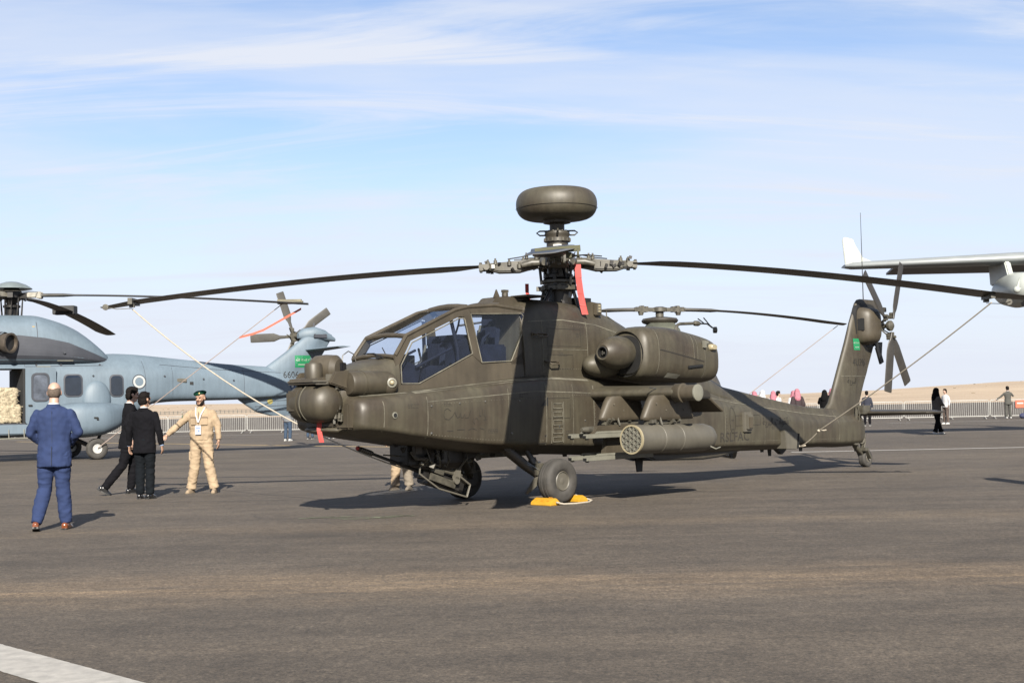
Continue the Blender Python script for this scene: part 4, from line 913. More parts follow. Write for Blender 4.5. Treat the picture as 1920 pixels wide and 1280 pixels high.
# fin
def fin_ring(z, xl, xt, t, y0=0):
    o = []
    for k in range(24):
        a = 2 * PI * k / 24; c_ = math.cos(a); o.append(((xl + xt) / 2 + (xl - xt) / 2 * c_, y0 + t / 2 * math.copysign(abs(math.sin(a)) ** .75, math.sin(a)) * (1 if c_ > 0 else (1 + c_ * .75)), z))
    return o
mb = MB(); mb.rings([fin_ring(z, a, b_, t) for z, a, b_, t in ((.95, -8.75, -10.45, .30), (1.14, -8.95, -10.48, .28), (1.35, -9.22, -10.42, .24), (1.7, -9.42, -10.60, .22), (2.6, -9.92, -11.12, .21), (3.0, -10.12, -11.32, .20), (3.42, -10.36, -11.46, .17), (3.50, -10.45, -11.42, .13), (3.52, -10.55, -11.3, .04))])
fin = mb.build('tail_fin', olive, ap, angle=50); FB = bvh_of(fin)
mb = MB(); ribbon(mb, FB, [(-9.62, 1.9), (-10.72, 1.9)]); ribbon(mb, FB, [(-10.42, 1.3), (-10.98, 2.5)]); ribbon(mb, FB, [(-10.2, 3.14), (-11.3, 3.14)]); mb.build('fin_seam', seam_m, fin, smooth=False)['kind'] = 'stuff'
rv = MB(); rivets(rv, FB, [(-9.7, 1.86), (-10.6, 1.86)]); rivets(rv, FB, [(-10.37, 1.4), (-10.90, 2.5)]); rv.build('fin_rivet_row', seam_m, fin, smooth=False)
mb = MB(); mb.tube([(-10.72, 0, 3.48), (-10.72, 0, 5.36)], [.012, .005], 6); mb.build('whip_aerial', dkmetal, fin)
mb = MB(); mb.box((-11.42, .08, 3.32), (.10, .08, .10)); mb.build('tail_light', olive_dk, fin, bevel=.01)
# tail gearbox cowling
mb = MB(); mb.rings([[(x, y, z) for x, z in sell(-10.60, 2.95, a, b_, 4.0, 28)] for y, a, b_ in ((-.02, .33, .40), (.16, .32, .39), (.30, .27, .35), (.36, .20, .28), (.38, .12, .18))]); gb = mb.build('gearbox_cowl', olive2, fin, angle=50)
mb = MB(); mb.rings([[(x, y, z) for x, z in sell(-10.68, 2.96, a, b_, 3.4, 28)] for y, a, b_ in ((-.01, .46, .48), (.085, .45, .46), (.09, .40, .40))]); mb.build('cowl_surround', black_m, fin, angle=50)
mb = MB(); mb.box((-10.30, .17, 2.97), (.05, .15, .26)); mb.build('cooling_inlet', black_m, fin, bevel=.01)
mb = MB(); mb.prism([(-10.95, 2.5), (-11.1, 2.5), (-11.25, 2.2), (-11.12, 2.15)], 1, .1, .14); mb.prism([(-10.9, 2.62), (-11.25, 2.62), (-11.2, 2.3)], 1, .09, .12); mb.build('gearbox_recess', black_m, fin)
# tail rotor
tr = empty('tail_rotor', (-10.90, .50, 2.94)); tr.parent = ap
mb = MB(); mb.tube([(0, -.30, 0), (0, .06, 0)], .045, 12); mb.lathe([(.09, -.05), (.11, -.02), (.11, .03), (.06, .07)], (0, 0, 0), (0, 1, 0), 16); mb.lathe([(.10, -.22), (.10, -.17)], (0, 0, 0), (0, 1, 0), 16)
for a in (48.6, 110, 239, 281): 
    c_, s_ = math.cos(R(a)), math.sin(R(a)); mb.tube([(c_ * .08, -.19, s_ * .08), (c_ * .22, -.02, s_ * .22)], .014, 6); mb.box((c_ * .2, -.02, s_ * .2), (.08, .07, .08)); mb.lathe([(.03, -.05), (.03, .05)], (c_ * .27, 0, s_ * .27), (0, 1, 0), 8)
mb.tube([(.1, -.28, .1), (.06, -.05, .1)], .012, 6); mb.build('tail_hub', hubgrey, tr, angle=40)
tb = None
for a in (48.6, 110, 239, 281):
    if tb is None:
        m1 = MB(); rs = []
        for s_, ch, t in ((.16, .05, .05), (.28, .07, .045), (.40, .20, .035), (.55, .25, .03), (1.38, .25, .024), (1.41, .23, .02)):
            rs.append([(s_ , t / 2 * math.copysign(abs(math.sin(q)) ** .8, math.sin(q)), ch / 2 * math.cos(q)) for q in (2 * PI * k / 14 for k in range(14))])
        m1.rings(rs); o = m1.build('tail_blade', mat('tail_blade_paint', (.050, .045, .038), .5, var=.2, scale=3), tr); tb = o.data
    else: o = new_obj('tail_blade', tb, None, tr)
    o.rotation_mode = 'XYZ'; o.rotation_euler = (R(8), -R(a), 0)
    o.location = (0, .05 if a in (110, 281) else -.03, 0)
# stabilator
mb = MB(); rs = []
for y, xl, xt, t in ((-1.62, -10.62, -11.02, .04), (-1.5, -10.42, -11.12, .09), (0, -10.36, -11.16, .14), (1.5, -10.42, -11.12, .09), (1.62, -10.62, -11.02, .04)): rs.append(wing_ring(y, xl, xt, 1.13 - .0 * abs(y), t))
mb.rings(rs); mb.build('stabilator', olive_dk, ap, angle=50)
mb = MB(); mb.bar((-10.05, .16, 1.30), (-9.98, .17, .98), .05, .03); mb.tube([(-10.0, .20, 1.28), (-10.06, .21, 1.12), (-10.04, .2, .95)], .012, 6); mb.box((-10.35, .15, 1.2), (.3, .12, .18)); mb.build('stabilator_actuator', hubgrey, ap, bevel=.005)

# radar dome and mast ----------------------------------------------------------------------
HX, HZ = -1.22, 3.70
mb = MB(); prof = []
for k in range(25):
    a = -PI / 2 + PI * k / 24; prof.append((.40 + .255 * math.copysign(abs(math.cos(a)) ** .85, math.cos(a)), 4.665 + .245 * math.copysign(abs(math.sin(a)) ** .92, math.sin(a))))
prof = [(.001, 4.42)] + [(.2, 4.405)] + prof + [(.001, 4.912)]
mb.lathe(prof, (HX, 0, 0), (0, 0, 1), 64); dome = mb.build('radar_dome', olive, ap, angle=60)
m1 = MB(); m1.tube([(HX + .6562 * math.cos(2 * PI * k / 72), .6562 * math.sin(2 * PI * k / 72), 4.60) for k in range(73)], .0035, 5); m1.build('dome_seam', olive_dk, dome)
MB().lathe([(.22, 4.43), (.22, 4.365), (.15, 4.35)], (HX, 0, 0), (0, 0, 1), 32).build('dome_base_plate', olive_dk, dome)
mb = MB(); mb.lathe([(.15, 4.36), (.12, 4.34), (.12, 4.24), (.19, 4.23), (.205, 4.19), (.19, 4.14), (.21, 4.12), (.21, 4.06), (.175, 4.05), (.175, 3.88), (.26, 3.87), (.30, 3.84), (.26, 3.80), (.20, 3.79)], (HX, 0, 0), (0, 0, 1), 36)
ped = mb.build('dome_pedestal', olive_dk, ap, angle=30)
mb = MB()
for k in range(4):
    a = R(45 + 90 * k); d = Vector((math.cos(a), math.sin(a), 0)); p = Vector((HX, 0, 4.24)); mb.tube([p + d * .12, p + d * .28, p + d * .33 + Vector((0, 0, -.03)), p + d * .28 + Vector((0, 0, -.07)), p + d * .14 + Vector((0, 0, -.07))], .014, 6)
for k in range(16):
    a = 2 * PI * k / 16; mb.box((HX + .205 * math.cos(a), .205 * math.sin(a), 4.09), (.03, .03, .05), rot=(0, 0, a)); mb.lathe([(.016, 0), (.016, .02)], (HX + .19 * math.cos(a), .19 * math.sin(a), 4.22), (0, 0, 1), 6)
mb.build('pedestal_fittings', hubgrey, ped)
q = R(-75) ; MB().box((HX - .02 + .0, .0, 3.97), (.001, .001, .001)).v
mb = MB(); cA = AROT
for k in range(5):
    a = R(20) + R(9) * k; a2 = a + R(9)
    mb.add([(HX + .178 * math.cos(a), .178 * math.sin(a), 3.94), (HX + .178 * math.cos(a2), .178 * math.sin(a2), 3.94), (HX + .178 * math.cos(a2), .178 * math.sin(a2), 4.01), (HX + .178 * math.cos(a), .178 * math.sin(a), 4.01)], [(0, 1, 2, 3)])
mb.build('data_plate', white_p, ped, smooth=False)
mb = MB(); mb.lathe([(.19, 2.95), (.19, 3.30), (.16, 3.32), (.16, 3.60)], (HX, 0, 0), (0, 0, 1), 28); mb.build('rotor_mast', dkmetal, ap, angle=30)
mb = MB(); mb.lathe([(.24, 3.26), (.30, 3.28), (.30, 3.34), (.24, 3.36), (.24, 3.38), (.28, 3.40), (.28, 3.44), (.2, 3.46)], (HX, 0, 0), (0, 0, 1), 32)
for k in range(8):
    a = 2 * PI * k / 8; mb.box((HX + .31 * math.cos(a), .31 * math.sin(a), 3.31), (.09, .06, .07), rot=(0, 0, a))
mb.build('swashplate', hubgrey, ap, angle=35)
mb = MB(); rr = random.Random(5)
for k in range(26):
    a = rr.random() * 2 * PI; r_ = .17 + rr.random() * .10; z = 3.0 + rr.random() * .55; mb.box((HX + r_ * math.cos(a), r_ * math.sin(a), z), (.03 + rr.random() * .08, .03 + rr.random() * .06, .04 + rr.random() * .12), rot=(rr.random() * .4, 0, a))
for k in range(4):
    a = 2 * PI * k / 4 + .3; mb.tube([(HX + .34 * math.cos(a), .34 * math.sin(a), 3.0), (HX + .26 * math.cos(a), .26 * math.sin(a), 3.28)], .028, 8)
mb.tube([(HX + .55, .2, 3.05), (HX + .30, .12, 3.28)], .03, 8); mb.box((HX - .35, .12, 3.10), (.35, .22, .12)); mb.build('mast_controls', dkmetal, ap, smooth=False)
# rotor : hub, arms, blades
mr_ = empty('main_rotor', (HX, 0, HZ), 0); mr_.parent = ap
mb = MB(); mb.lathe([(.15, -.24), (.24, -.22), (.24, -.17), (.17, -.15), (.17, -.03), (.30, -.02), (.31, .03), (.20, .05), (.20, .10), (.26, .12), (.26, .16), (.12, .18)], (0, 0, 0), (0, 0, 1), 36)
for k in range(12): a = 2 * PI * k / 12; mb.lathe([(.02, 0), (.02, .05)], (.235 * math.cos(a), .235 * math.sin(a), .03), (0, 0, 1), 6)
mb.build('rotor_hub', dkmetal, mr_, angle=35)
def make_arm():
    e = empty('blade_arm')
    m1 = MB()
    top = [(.16, .10), (.30, .11), (.52, .12), (.66, .17), (1.0, .17), (1.08, .12)]
    rs = []
    for x, hw, zt, zb in ((.16, .10, .06, -.06), (.30, .12, .10, -.04), (.48, .14, .10, -.07), (.62, .18, .075, -.10), (.95, .16, .06, -.095), (1.10, .12, .045, -.05), (1.16, .09, .035, -.04)):
        rs.append([(x, hw * a, zt if b_ > 0 else zb) for a, b_ in ((-1, -1), (1, -1), (1, 1), (-1, 1))])
    m1.rings(rs); m1.build('pitch_case', hubgrey, e, bevel=.02)
    m1 = MB(); 
    for x, y, z, s_ in ((.34, .15, .10, .04), (.5, .12, .13, .03), (.36, -.15, .03, .05), (.55, -.15, .10, .03), (.78, .17, .03, .035), (.62, .18, -.02, .04), (1.0, .14, .06, .03), (1.0, -.14, .06, .03), (1.12, .10, .05, .03), (1.12, -.1, .05, .03)):
        m1.lathe([(s_, -.03), (s_, .03), (s_ * .5, .045), (s_ * .5, .07)], (x, y, z), (0, 0, 1), 10)
    for sd in (1, -1):
        m1.tube([(.22, sd * .20, .02), (.42, sd * .24, .02), (.58, sd * .22, -.01)], [.055, .06, .045], 10); m1.lathe([(.05, -.05), (.05, .05)], (1.15, sd * .10, 0), (0, 1, 0), 10); m1.box((1.20, sd * .09, 0), (.14, .035, .10)); m1.tube([(.16, sd * .14, .06), (.35, sd * .22, .0)], .02, 6)
    m1.tube([(1.13, 0, -.09), (1.13, 0, .09)], .03, 8); m1.tube([(1.24, .08, -.07), (1.24, .08, .08)], .022, 8); m1.tube([(1.24, -.08, -.07), (1.24, -.08, .08)], .022, 8); m1.box((1.06, 0, .055), (.09, .14, .02)); m1.build('lead_lag_link', hubgrey, e, angle=40)['kind'] = 'stuff'
    m1 = MB(); r9 = random.Random(11)
    for k in range(22):
        x = .25 + k * .043; y = r9.choice((-1, 1)) * (.13 + r9.random() * .06); m1.box((x, y, r9.uniform(-.08, .12)), (.03 + r9.random() * .04, .03, .03 + r9.random() * .05), rot=(0, r9.random(), r9.random()))
    m1.tube([(.2, .1, .13), (.4, .16, .17), (.6, .15, .13), (.8, .12, .11)], .010, 5); m1.tube([(.2, -.1, .13), (.45, -.17, .14), (.7, -.15, .12)], .010, 5)
    m1.build('arm_fittings', dkmetal, e, smooth=False)['kind'] = 'stuff'
    m1 = MB(); m1.tube([(.30, .20, -.02), (.28, .19, -.33)], .022, 8); m1.lathe([(.035, -.03), (.035, .03)], (.29, .2, -.06), (1, 0, 0), 10); m1.build('pitch_link', dkmetal, e)
    m1 = MB(); m1.box((1.04, .165, .0), (.05, .01, .06)); m1.build('hub_label', white_p, e)
    return e
RB = 7.42
def make_blade(dz, pitch=5.0, name='rotor_blade', pw=1.75):
    ch = .53; rs = []; es = []
    st = [1.18, 1.28, 1.45, 1.62] + [1.9 + .27 * k for k in range(18)] + [6.76, 6.9, 7.15, 7.38, 7.42]
    for s_ in st:
        if s_ < 1.3: c_, t = .20, .085
        elif s_ < 1.7: c_ = .20 + (.53 - .20) * ((s_ - 1.28) / .42); t = .080 - .025 * ((s_ - 1.28) / .42)
        else: c_, t = ch, .055
        sw = 0
        if s_ > 6.76: u = (s_ - 6.76) / .66; sw = -.20 * u; c_ = ch * (1 - .35 * u); t = .055 * (1 - .5 * u)
        z = -dz * ((s_ - .7) / (RB - .7)) ** pw
        th = R(pitch - 3 * (s_ / RB)) ; ring = []
        n = 22
        for k in range(n):
            a = 2 * PI * k / n; u = (1 - math.cos(a)) / 2   # 0 = leading edge
            yy = .25 * c_ - u * c_; tt = t * .5 * 2.6 * (.2969 * math.sqrt(max(u, 0)) - .126 * u - .3516 * u * u + .2843 * u**3 - .1015 * u**4) * 1.9
            zz = tt if a < PI else -tt * .8
            yy += sw
            ring.append((s_, yy * math.cos(th) - zz * math.sin(th), z + yy * math.sin(th) + zz * math.cos(th)))
        rs.append(ring)
    o = MB().rings(rs).build(name, blade_m, None, angle=50)
    m1 = MB()  # metal erosion strip wrapped round the leading edge
    for i in range(6, len(rs) - 1):
        for k in (-3, -2, -1, 0, 1, 2):
            def Q(r_, kk): v = Vector(r_[kk % 22]); c_ = Vector(r_[11]); d = (v - c_).normalized(); return v + d * .0022
            n = len(m1.v); m1.add([Q(rs[i], k), Q(rs[i], k + 1), Q(rs[i + 1], k + 1), Q(rs[i + 1], k)], [(0, 1, 2, 3)])
    m1.build('erosion_strip', blade_edge, o, smooth=False)
    return o, rs
# blade bearings in the world: +x, -x, towards the camera, away ; tip heights from the tied-down droop
base_rot = -AROT
for ang, tipz, bp_, pw_ in ((R(-.3), 2.95, -2.5, 1.5), (PI + R(-.3), 3.18, 5, 1.65), (-PI / 2 - R(1.2), 3.07, 6, 1.75), (PI / 2, 3.1, 5, 1.75)):
    e = make_arm(); e.parent = mr_; e.rotation_euler = (0, R(1.5), base_rot + ang)
    b_, rs = make_blade(HZ - tipz, bp_, pw=pw_); b_.parent = mr_; b_.rotation_euler = (0, 0, base_rot + ang)
    # tie-down fitting near the tip
    m1 = MB(); zt = -(HZ - tipz) * ((6.80 - .7) / (RB - .7)) ** pw_
    m1.box((6.86, -.10, zt - .012), (.05, .50, .062), rot=(R(3), 0, 0)) if pw_ == 1.75 else m1.box((6.86, -.08, zt - .01), (.07, .46, .10)); m1.box((6.86, .02, zt - .075), (.08, .06, .06)); m1.tube([(6.86, .02, zt - .12), (7.1, .05, zt - .13), (7.28, .08, zt - .09)], .006, 5); m1.lathe([(.05, 0), (.05, .02)], (7.26, .10, zt - .10), (0, 1, 0), 12)
    m1.build('tie_down_clamp', mat('strap_green', (.10, .10, .045), .8) if pw_ == 1.75 else hubgrey, b_)
mb = MB(); mb.tube([(0, -.33, 0), (.12, -.2, .02), (.2, 0, .02), (.12, .2, .03), (0, .33, .0)], .012, 6)
# red streamers hanging from the hub
def streamer(name, pts, w, label, d=(1, 0, 0)):
    mb = MB(); d = Vector(d).normalized() * w / 2; P = [Vector(p) for p in pts]
    for i in range(len(P) - 1):
        a, b_ = P[i], P[i + 1]; n_ = Vector((-d.y, d.x, 0)).normalized() * .002
        tw = .35 * math.sin(i * 1.9)
        dd = Vector((d.x * math.cos(tw) - d.y * math.sin(tw), d.x * math.sin(tw) + d.y * math.cos(tw), 0)) if i else d
        mb.add([a - dd, a + dd, b_ + d, b_ - d, a - dd + n_, a + dd + n_, b_ + d + n_, b_ - d + n_], [(0, 1, 2, 3), (7, 6, 5, 4), (0, 4, 5, 1), (1, 5, 6, 2), (2, 6, 7, 3), (3, 7, 4, 0)])
    return tag(mb.build(name, redtape, smooth=False), label, 'streamer')
hx = aw(HX, 0, 0)
streamer('warning_streamer', [(hx.x + .30, hx.y - .35, 3.66), (hx.x + .31, hx.y - .36, 3.45), (hx.x + .335, hx.y - .37, 3.2), (hx.x + .37, hx.y - .38, 3.0), (hx.x + .40, hx.y - .39, 2.86)], .10, 'long red streamer hanging from the rotor hub below the radar dome')
streamer('warning_streamer', [(hx.x - .50, hx.y + .35, 3.43), (hx.x - .50, hx.y + .36, 3.3), (hx.x - .47, hx.y + .36, 3.14)], .06, 'short red streamer standing behind the mast, left of the rotor hub')
p0 = aw(3.66, .10, 1.30)
streamer('warning_streamer', [p0, p0 + Vector((.0, -.02, -.12)), p0 + Vector((.03, -.02, -.28))], .065, 'red streamer hanging under the drum-shaped nose sensor')
# lettering on the port side
drape_text('lettering', 'RSLFAC', .235, -5.31, .80, HB, ink2, ap, ang=0, sx=1.25)
AR = 'ﺔﻳﺮﺒﻟﺍ ﺕﺍﻮﻘﻟﺍ'
drape_text('lettering', AR, .19, -6.75, 1.04, HB, ink, ap, sx=1.0)
drape_text('lettering', '4U396', .22, -10.32, 2.18, FB, ink, fin, sx=.95)
drape_text('lettering', 'ﺔﻳﺮﺒﻟﺍ', .18, -9.98, 1.80, FB, seam_dk, fin)
ringp = [(.5 + .17 * math.cos(a) * .0, 0) for a in (0,)]
drape_strokes('roundel', [[(.085 * math.cos(2 * PI * k / 24), .20 * math.sin(2 * PI * k / 24)) for k in range(25)], [(-.04, .0), (.04, .0)], [(-.03, -.14), (.03, -.14)]], -5.25, 1.10, 1.15, HB, ink, ap, .010)
scr = [[(.22, .10), (.12, .16), (.03, .12), (0, .0), (.04, -.08), (.16, -.10), (.28, -.02), (.36, .08), (.38, -.02)], [(.36, .06), (.42, -.06), (.50, -.04), (.53, .06), (.55, -.06), (.62, -.06), (.66, .02), (.68, -.07), (.78, -.07), (.86, .10)],
       [(.95, -.08), (.93, -.16), (.98, -.22), (1.0, -.10), (1.06, -.08), (1.10, -.14)], [(1.14, .08), (1.14, -.04), (1.20, -.04)], [(1.24, .12), (1.26, -.04)], [(1.30, .10), (1.30, -.02), (1.36, -.12), (1.28, -.14)], [(.1, -.36), (.3, -.36)], [(.42, -.34), (.66, -.34)], [(.78, -.36), (.90, -.32), (1.05, -.36)], [(1.15, -.32), (1.3, -.36)]]
drape_strokes('hand_lettering', scr, 2.06, 1.34, .60, HB, ink2, ap, .008)
drape_text('stencil', 'CREW', .05, 1.15, 1.93, HB, ink, ap); 
def flag(parent, bvh, x, z, w, h, side=1, lift=.006):
    mb = MB(); pts = []
    nx, nz = 6, 6; vs = [onto(bvh, x - w / 2 + w * i / nx, z - h / 2 + h * j / nz, side=side, lift=lift) for j in range(nz + 1) for i in range(nx + 1)]
    if None in vs: return None
    mb.add(vs, [(j * (nx + 1) + i, j * (nx + 1) + i + 1, (j + 1) * (nx + 1) + i + 1, (j + 1) * (nx + 1) + i) for j in range(nz) for i in range(nx)])
    f = mb.build('flag_marking', green_flag, parent, smooth=False)
    s = w / 1.5
    drape_text('flag_script', 'ﷲ ﻻﺍ ﻪﻟﺍ ﻻ', .30 * s, x, z + .12 * h, bvh, white_p, f, lift=lift + .003, side=side)
    drape_strokes('flag_sword', [[(-.45, 0), (.42, 0), (.48, .04)], [(.36, -.05), (.36, .05)]], x, z - .26 * h, s, bvh, white_p, f, .05 * s, lift=lift + .003, side=side)
    return f
flag(fin, FB, -10.22, 2.56, .22, .24)
# tail boom diamond marking on the nose deck
# ------------------------------------------------------------------ the grey transport helicopter
grey = mat('grey_blue_paint', (.185, .250, .312), .60, var=.10, scale=1.0, streak=.06, spec=.45, bump=.05, bscale=10)
greyd = mat('grey_blue_paint_dark', (.062, .068, .086), .5, var=.12, scale=1.5)
gwin = glassmat('cabin_glass', (.10, .13, .18), .35)
GR = R(33) + PI
GO = Vector((-15.67, 41.8, 0))
gh = empty('transport_helicopter', GO, GR)
tag(gh, 'grey-blue transport helicopter with open side door and number 6606 on its tail', 'helicopter')
GM = Matrix.Translation(GO) @ Matrix.Rotation(GR, 4, 'Z')
def gw(x, y, z): return GM @ Vector((x, y, z))
rows = [(6.3, 1.5, .2, 1.85, 1.9), (6.0, 1.15, .55, 2.0, 2.15), (5.2, .9, .85, 2.35, 2.6), (4.2, .8, .97, 2.7, 2.95), (3.0, .75, 1.0, 2.9, 3.15), (0, .75, 1.0, 2.95, 3.2), (-2.2, .78, 1.0, 2.95, 3.28), (-3.1, 1.0, 1.0, 2.95, 3.36), (-3.7, 1.38, .96, 2.9, 3.34), (-4.3, 1.70, .88, 2.85, 3.29),
        (-5.2, 1.77, .70, 2.78, 3.20), (-7, 1.79, .48, 2.65, 3.02), (-8.6, 1.84, .36, 2.55, 2.92), (-9.4, 1.95, .22, 2.5, 2.85), (-9.75, 2.1, .10, 2.4, 2.7)]
secs = [(x, [(0, zb), (hw * .72, zb + .01), (hw * .96, zb + .16 * min(1, (zs - zb))), (hw, (zb + zs) / 2), (hw * .98, zs - .12 * (zs - zb)), (hw * .74, zs + .3 * (zt - zs)), (hw * .35, zt - .02), (0, zt)]) for x, zb, hw, zs, zt in rows]
mb = MB(); loft_half(mb, secs, 60, 2)
body_me = mb.build('fuselage', grey, None, angle=50)
# cut the cabin doorway right through (both sliding doors are open)
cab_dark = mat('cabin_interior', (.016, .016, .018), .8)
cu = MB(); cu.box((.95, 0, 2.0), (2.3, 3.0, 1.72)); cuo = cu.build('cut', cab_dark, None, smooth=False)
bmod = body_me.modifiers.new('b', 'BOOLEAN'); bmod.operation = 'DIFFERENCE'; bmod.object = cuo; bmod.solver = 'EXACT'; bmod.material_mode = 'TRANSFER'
dg = bpy.context.evaluated_depsgraph_get(); me2 = bpy.data.meshes.new_from_object(body_me.evaluated_get(dg))
gb_solid = bvh_of(body_me)
bpy.data.objects.remove(cuo); bpy.data.objects.remove(body_me)
me2.name = 'fuselage'; gf = bpy.data.objects.new('fuselage', me2); COL.objects.link(gf); gf.parent = gh
GB = gb_solid
mb = MB(); mb.box((.95, 0, 1.16), (2.28, 1.9, .04)); mb.build('cabin_floor', greyd, gh)
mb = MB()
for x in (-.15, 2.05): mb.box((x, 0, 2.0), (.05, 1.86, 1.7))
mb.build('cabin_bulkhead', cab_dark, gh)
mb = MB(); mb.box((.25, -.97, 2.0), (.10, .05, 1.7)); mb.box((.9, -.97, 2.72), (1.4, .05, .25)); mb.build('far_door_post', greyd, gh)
# engine and gearbox fairing
fs = []
for x, hw, zt in ((3.4, .5, 3.4), (2.6, .85, 3.95), (1.5, .98, 4.38), (.5, 1.0, 4.55), (-.5, 1.0, 4.55), (-1.2, .98, 4.40), (-1.8, .93, 4.16), (-2.25, .85, 3.86), (-2.65, .70, 3.52), (-2.95, .45, 3.22), (-3.05, .2, 3.12)):
    fs.append((x, [(0, 3.0), (hw, 3.0), (hw * 1.02, 3.0 + (zt - 3.0) * .45), (hw * .86, 3.0 + (zt - 3.0) * .82), (hw * .45, zt - .02), (0, zt)]))
mb = MB(); loft_half(mb, fs, 36, 2); ef = mb.build('engine_fairing', grey, gh, angle=50); EB = bvh_of(ef)
def patch(name, bvh, top, bot, m, parent, n=30, k=8, lift=.006, side=1):
    """panel draped between two (x,z) polylines"""
    def at(pl, t):
        L_ = len(pl) - 1; i = min(int(t * L_), L_ - 1); u = t * L_ - i; return (pl[i][0] + (pl[i + 1][0] - pl[i][0]) * u, pl[i][1] + (pl[i + 1][1] - pl[i][1]) * u)
    mb = MB(); V = []
    for i in range(n + 1):
        a = at(top, i / n); b_ = at(bot, i / n); V.append([onto(bvh, a[0] + (b_[0] - a[0]) * j / k, a[1] + (b_[1] - a[1]) * j / k, lift=lift, side=side) for j in range(k + 1)])
    for i in range(n):
        for j in range(k):
            q = [V[i][j], V[i + 1][j], V[i + 1][j + 1], V[i][j + 1]]
            if None not in q: mb.add(q, [(0, 1, 2, 3)])
    return mb.build(name, m, parent, smooth=True, angle=60)
for sd in (1, -1):
    patch('dark_cowl_panel', EB, [(1.0, 3.86), (0, 3.88), (-.8, 3.80), (-1.5, 3.66), (-2.1, 3.42), (-2.6, 3.22), (-2.88, 3.12)], [(1.0, 3.06), (0, 3.06), (-.8, 3.06), (-1.5, 3.06), (-2.1, 3.06), (-2.6, 3.06), (-2.9, 3.06)], greyd, gh, side=sd)
    patch('intake_dark_panel', EB, [(.65, 4.42), (1.2, 4.36), (2.2, 4.0)], [(.55, 3.92), (1.2, 3.9), (2.2, 3.6)], greyd, gh, side=sd, n=16)
    mb = MB(); mb.lathe([(.24, -.1), (.27, .0), (.31, .30), (.31, .32), (.25, .32), (.22, .05), (.001, .04)], (.50, sd * 1.06, 3.64), (-.62, sd * .80, -.05), 32); ex = mb.build('exhaust', mat('exhaust_brown', (.16, .13, .10), .5, metal=.4, var=.3, scale=5), gh)
    MB().lathe([(.235, .23), (.001, .22)], (.50, sd * 1.06, 3.64), (-.62, sd * .80, -.05), 24, cap=False).build('exhaust_bore', black_m, ex)
    MB().lathe([(.34, -.02), (.33, .10)], (.52, sd * 1.02, 3.64), (-.62, sd * .80, -.05), 32, cap=False).build('exhaust_shroud', greyd, ex)
mb = MB(); mb.box((-.45, .82, 4.15), (.14, .12, .10)); mb.build('anti_collision_light', mat('amber_lamp', (.75, .50, .14), .3), gh, bevel=.03)
mb = MB(); ribbon(mb, EB, [(-.55, 3.05), (-.55, 4.3)], .02); ribbon(mb, GB, [(-.2, 3.0), (-.2, 2.92), (-2.6, 2.95)], .015); ribbon(mb, GB, [(-3.9, 1.7), (-3.95, 2.4), (-3.9, 3.1)], .012); ribbon(mb, GB, [(-4.5, 2.98), (-6.5, 2.82), (-9.0, 2.70)], .014); ribbon(mb, GB, [(-7.5, 1.85), (-7.5, 2.8)], .012); ribbon(mb, GB, [(-4.9, 2.0), (-4.9, 2.9)], .01)
mb.build('panel_seam', greyd, gh, smooth=False)['kind'] = 'stuff'
mb = MB()
for x, z in ((-.55, 2.97), (-1.3, 2.97), (-2.5, 2.97), (-4.6, 2.6), (-6.0, 2.5), (-7.0, 2.3), (-7.1, 2.45), (-2.25, 2.62), (-2.3, 3.3), (-.6, 3.4)):
    c = onto(GB, x, z)
    if c: mb.lathe([(.03, 0), (.03, .03)], c, (0, 1, 0), 8)
c = onto(EB, -1.35, 3.35); mb.lathe([(.05, 0), (.04, .05)], c, (0, 1, 0), 12); mb.build('small_fitting', greyd, gh)
mb = MB(); c = onto(EB, -1.4, 3.10); mb.box((c.x, c.y + .02, 3.10), (.5, .05, .03)); c = onto(GB, -.75, 2.93); mb.box((c.x, c.y + .04, 2.90), (.42, .10, .07)); mb.build('door_track', railgrey, gh, bevel=.008)
# windows
def rr_outline(w, h, r_, n=5):
    o = []
    for cx, cy, a0 in ((w / 2 - r_, h / 2 - r_, 0), (-w / 2 + r_, h / 2 - r_, 90), (-w / 2 + r_, -h / 2 + r_, 180), (w / 2 - r_, -h / 2 + r_, 270)):
        for k in range(n + 1): a = R(a0 + 90 * k / n); o.append((cx + r_ * math.cos(a), cy + r_ * math.sin(a)))
    return o
def window(parent, bvh, x, z, w, h, r_, fm, side=1, gm=gwin):
    e = empty('cabin_window'); e.parent = parent
    out = rr_outline(w + .09, h + .09, r_ + .03); inn = rr_outline(w, h, r_)
    P = [onto(bvh, x + a, z + b_, side=side, lift=.018) for a, b_ in out]; Q_ = [onto(bvh, x + a, z + b_, side=side, lift=.02) for a, b_ in inn]; Q2 = [q - Vector((0, side * .02, 0)) * .8 if q else None for q in Q_]
    if None in P or None in Q_: return
    n = len(P); mb = MB(); P0 = [p - Vector((0, side * .02, 0)) for p in P]
    mb.add(P0 + P + Q_ + Q2, [(k, (k + 1) % n, n + (k + 1) % n, n + k) for k in range(n)] + [(n + k, n + (k + 1) % n, 2 * n + (k + 1) % n, 2 * n + k) for k in range(n)] + [(2 * n + k, 2 * n + (k + 1) % n, 3 * n + (k + 1) % n, 3 * n + k) for k in range(n)])
    mb.build('window_frame', fm, e, angle=30); m2 = MB(); m2.add([q + Vector((0, side * .010, 0)) for q in Q_], [tuple(range(n))]); m2.build('window_pane', mat('tinted_pane', (.016, .022, .034), .08, var=.3, scale=2, spec=.9), e, smooth=False)
for sd in (1, -1):
    window(gh, GB, -1.62, 2.32, .50, .62, .12, greyd, sd); window(gh, GB, -2.98, 2.30, .36, .62, .12, greyd, sd)
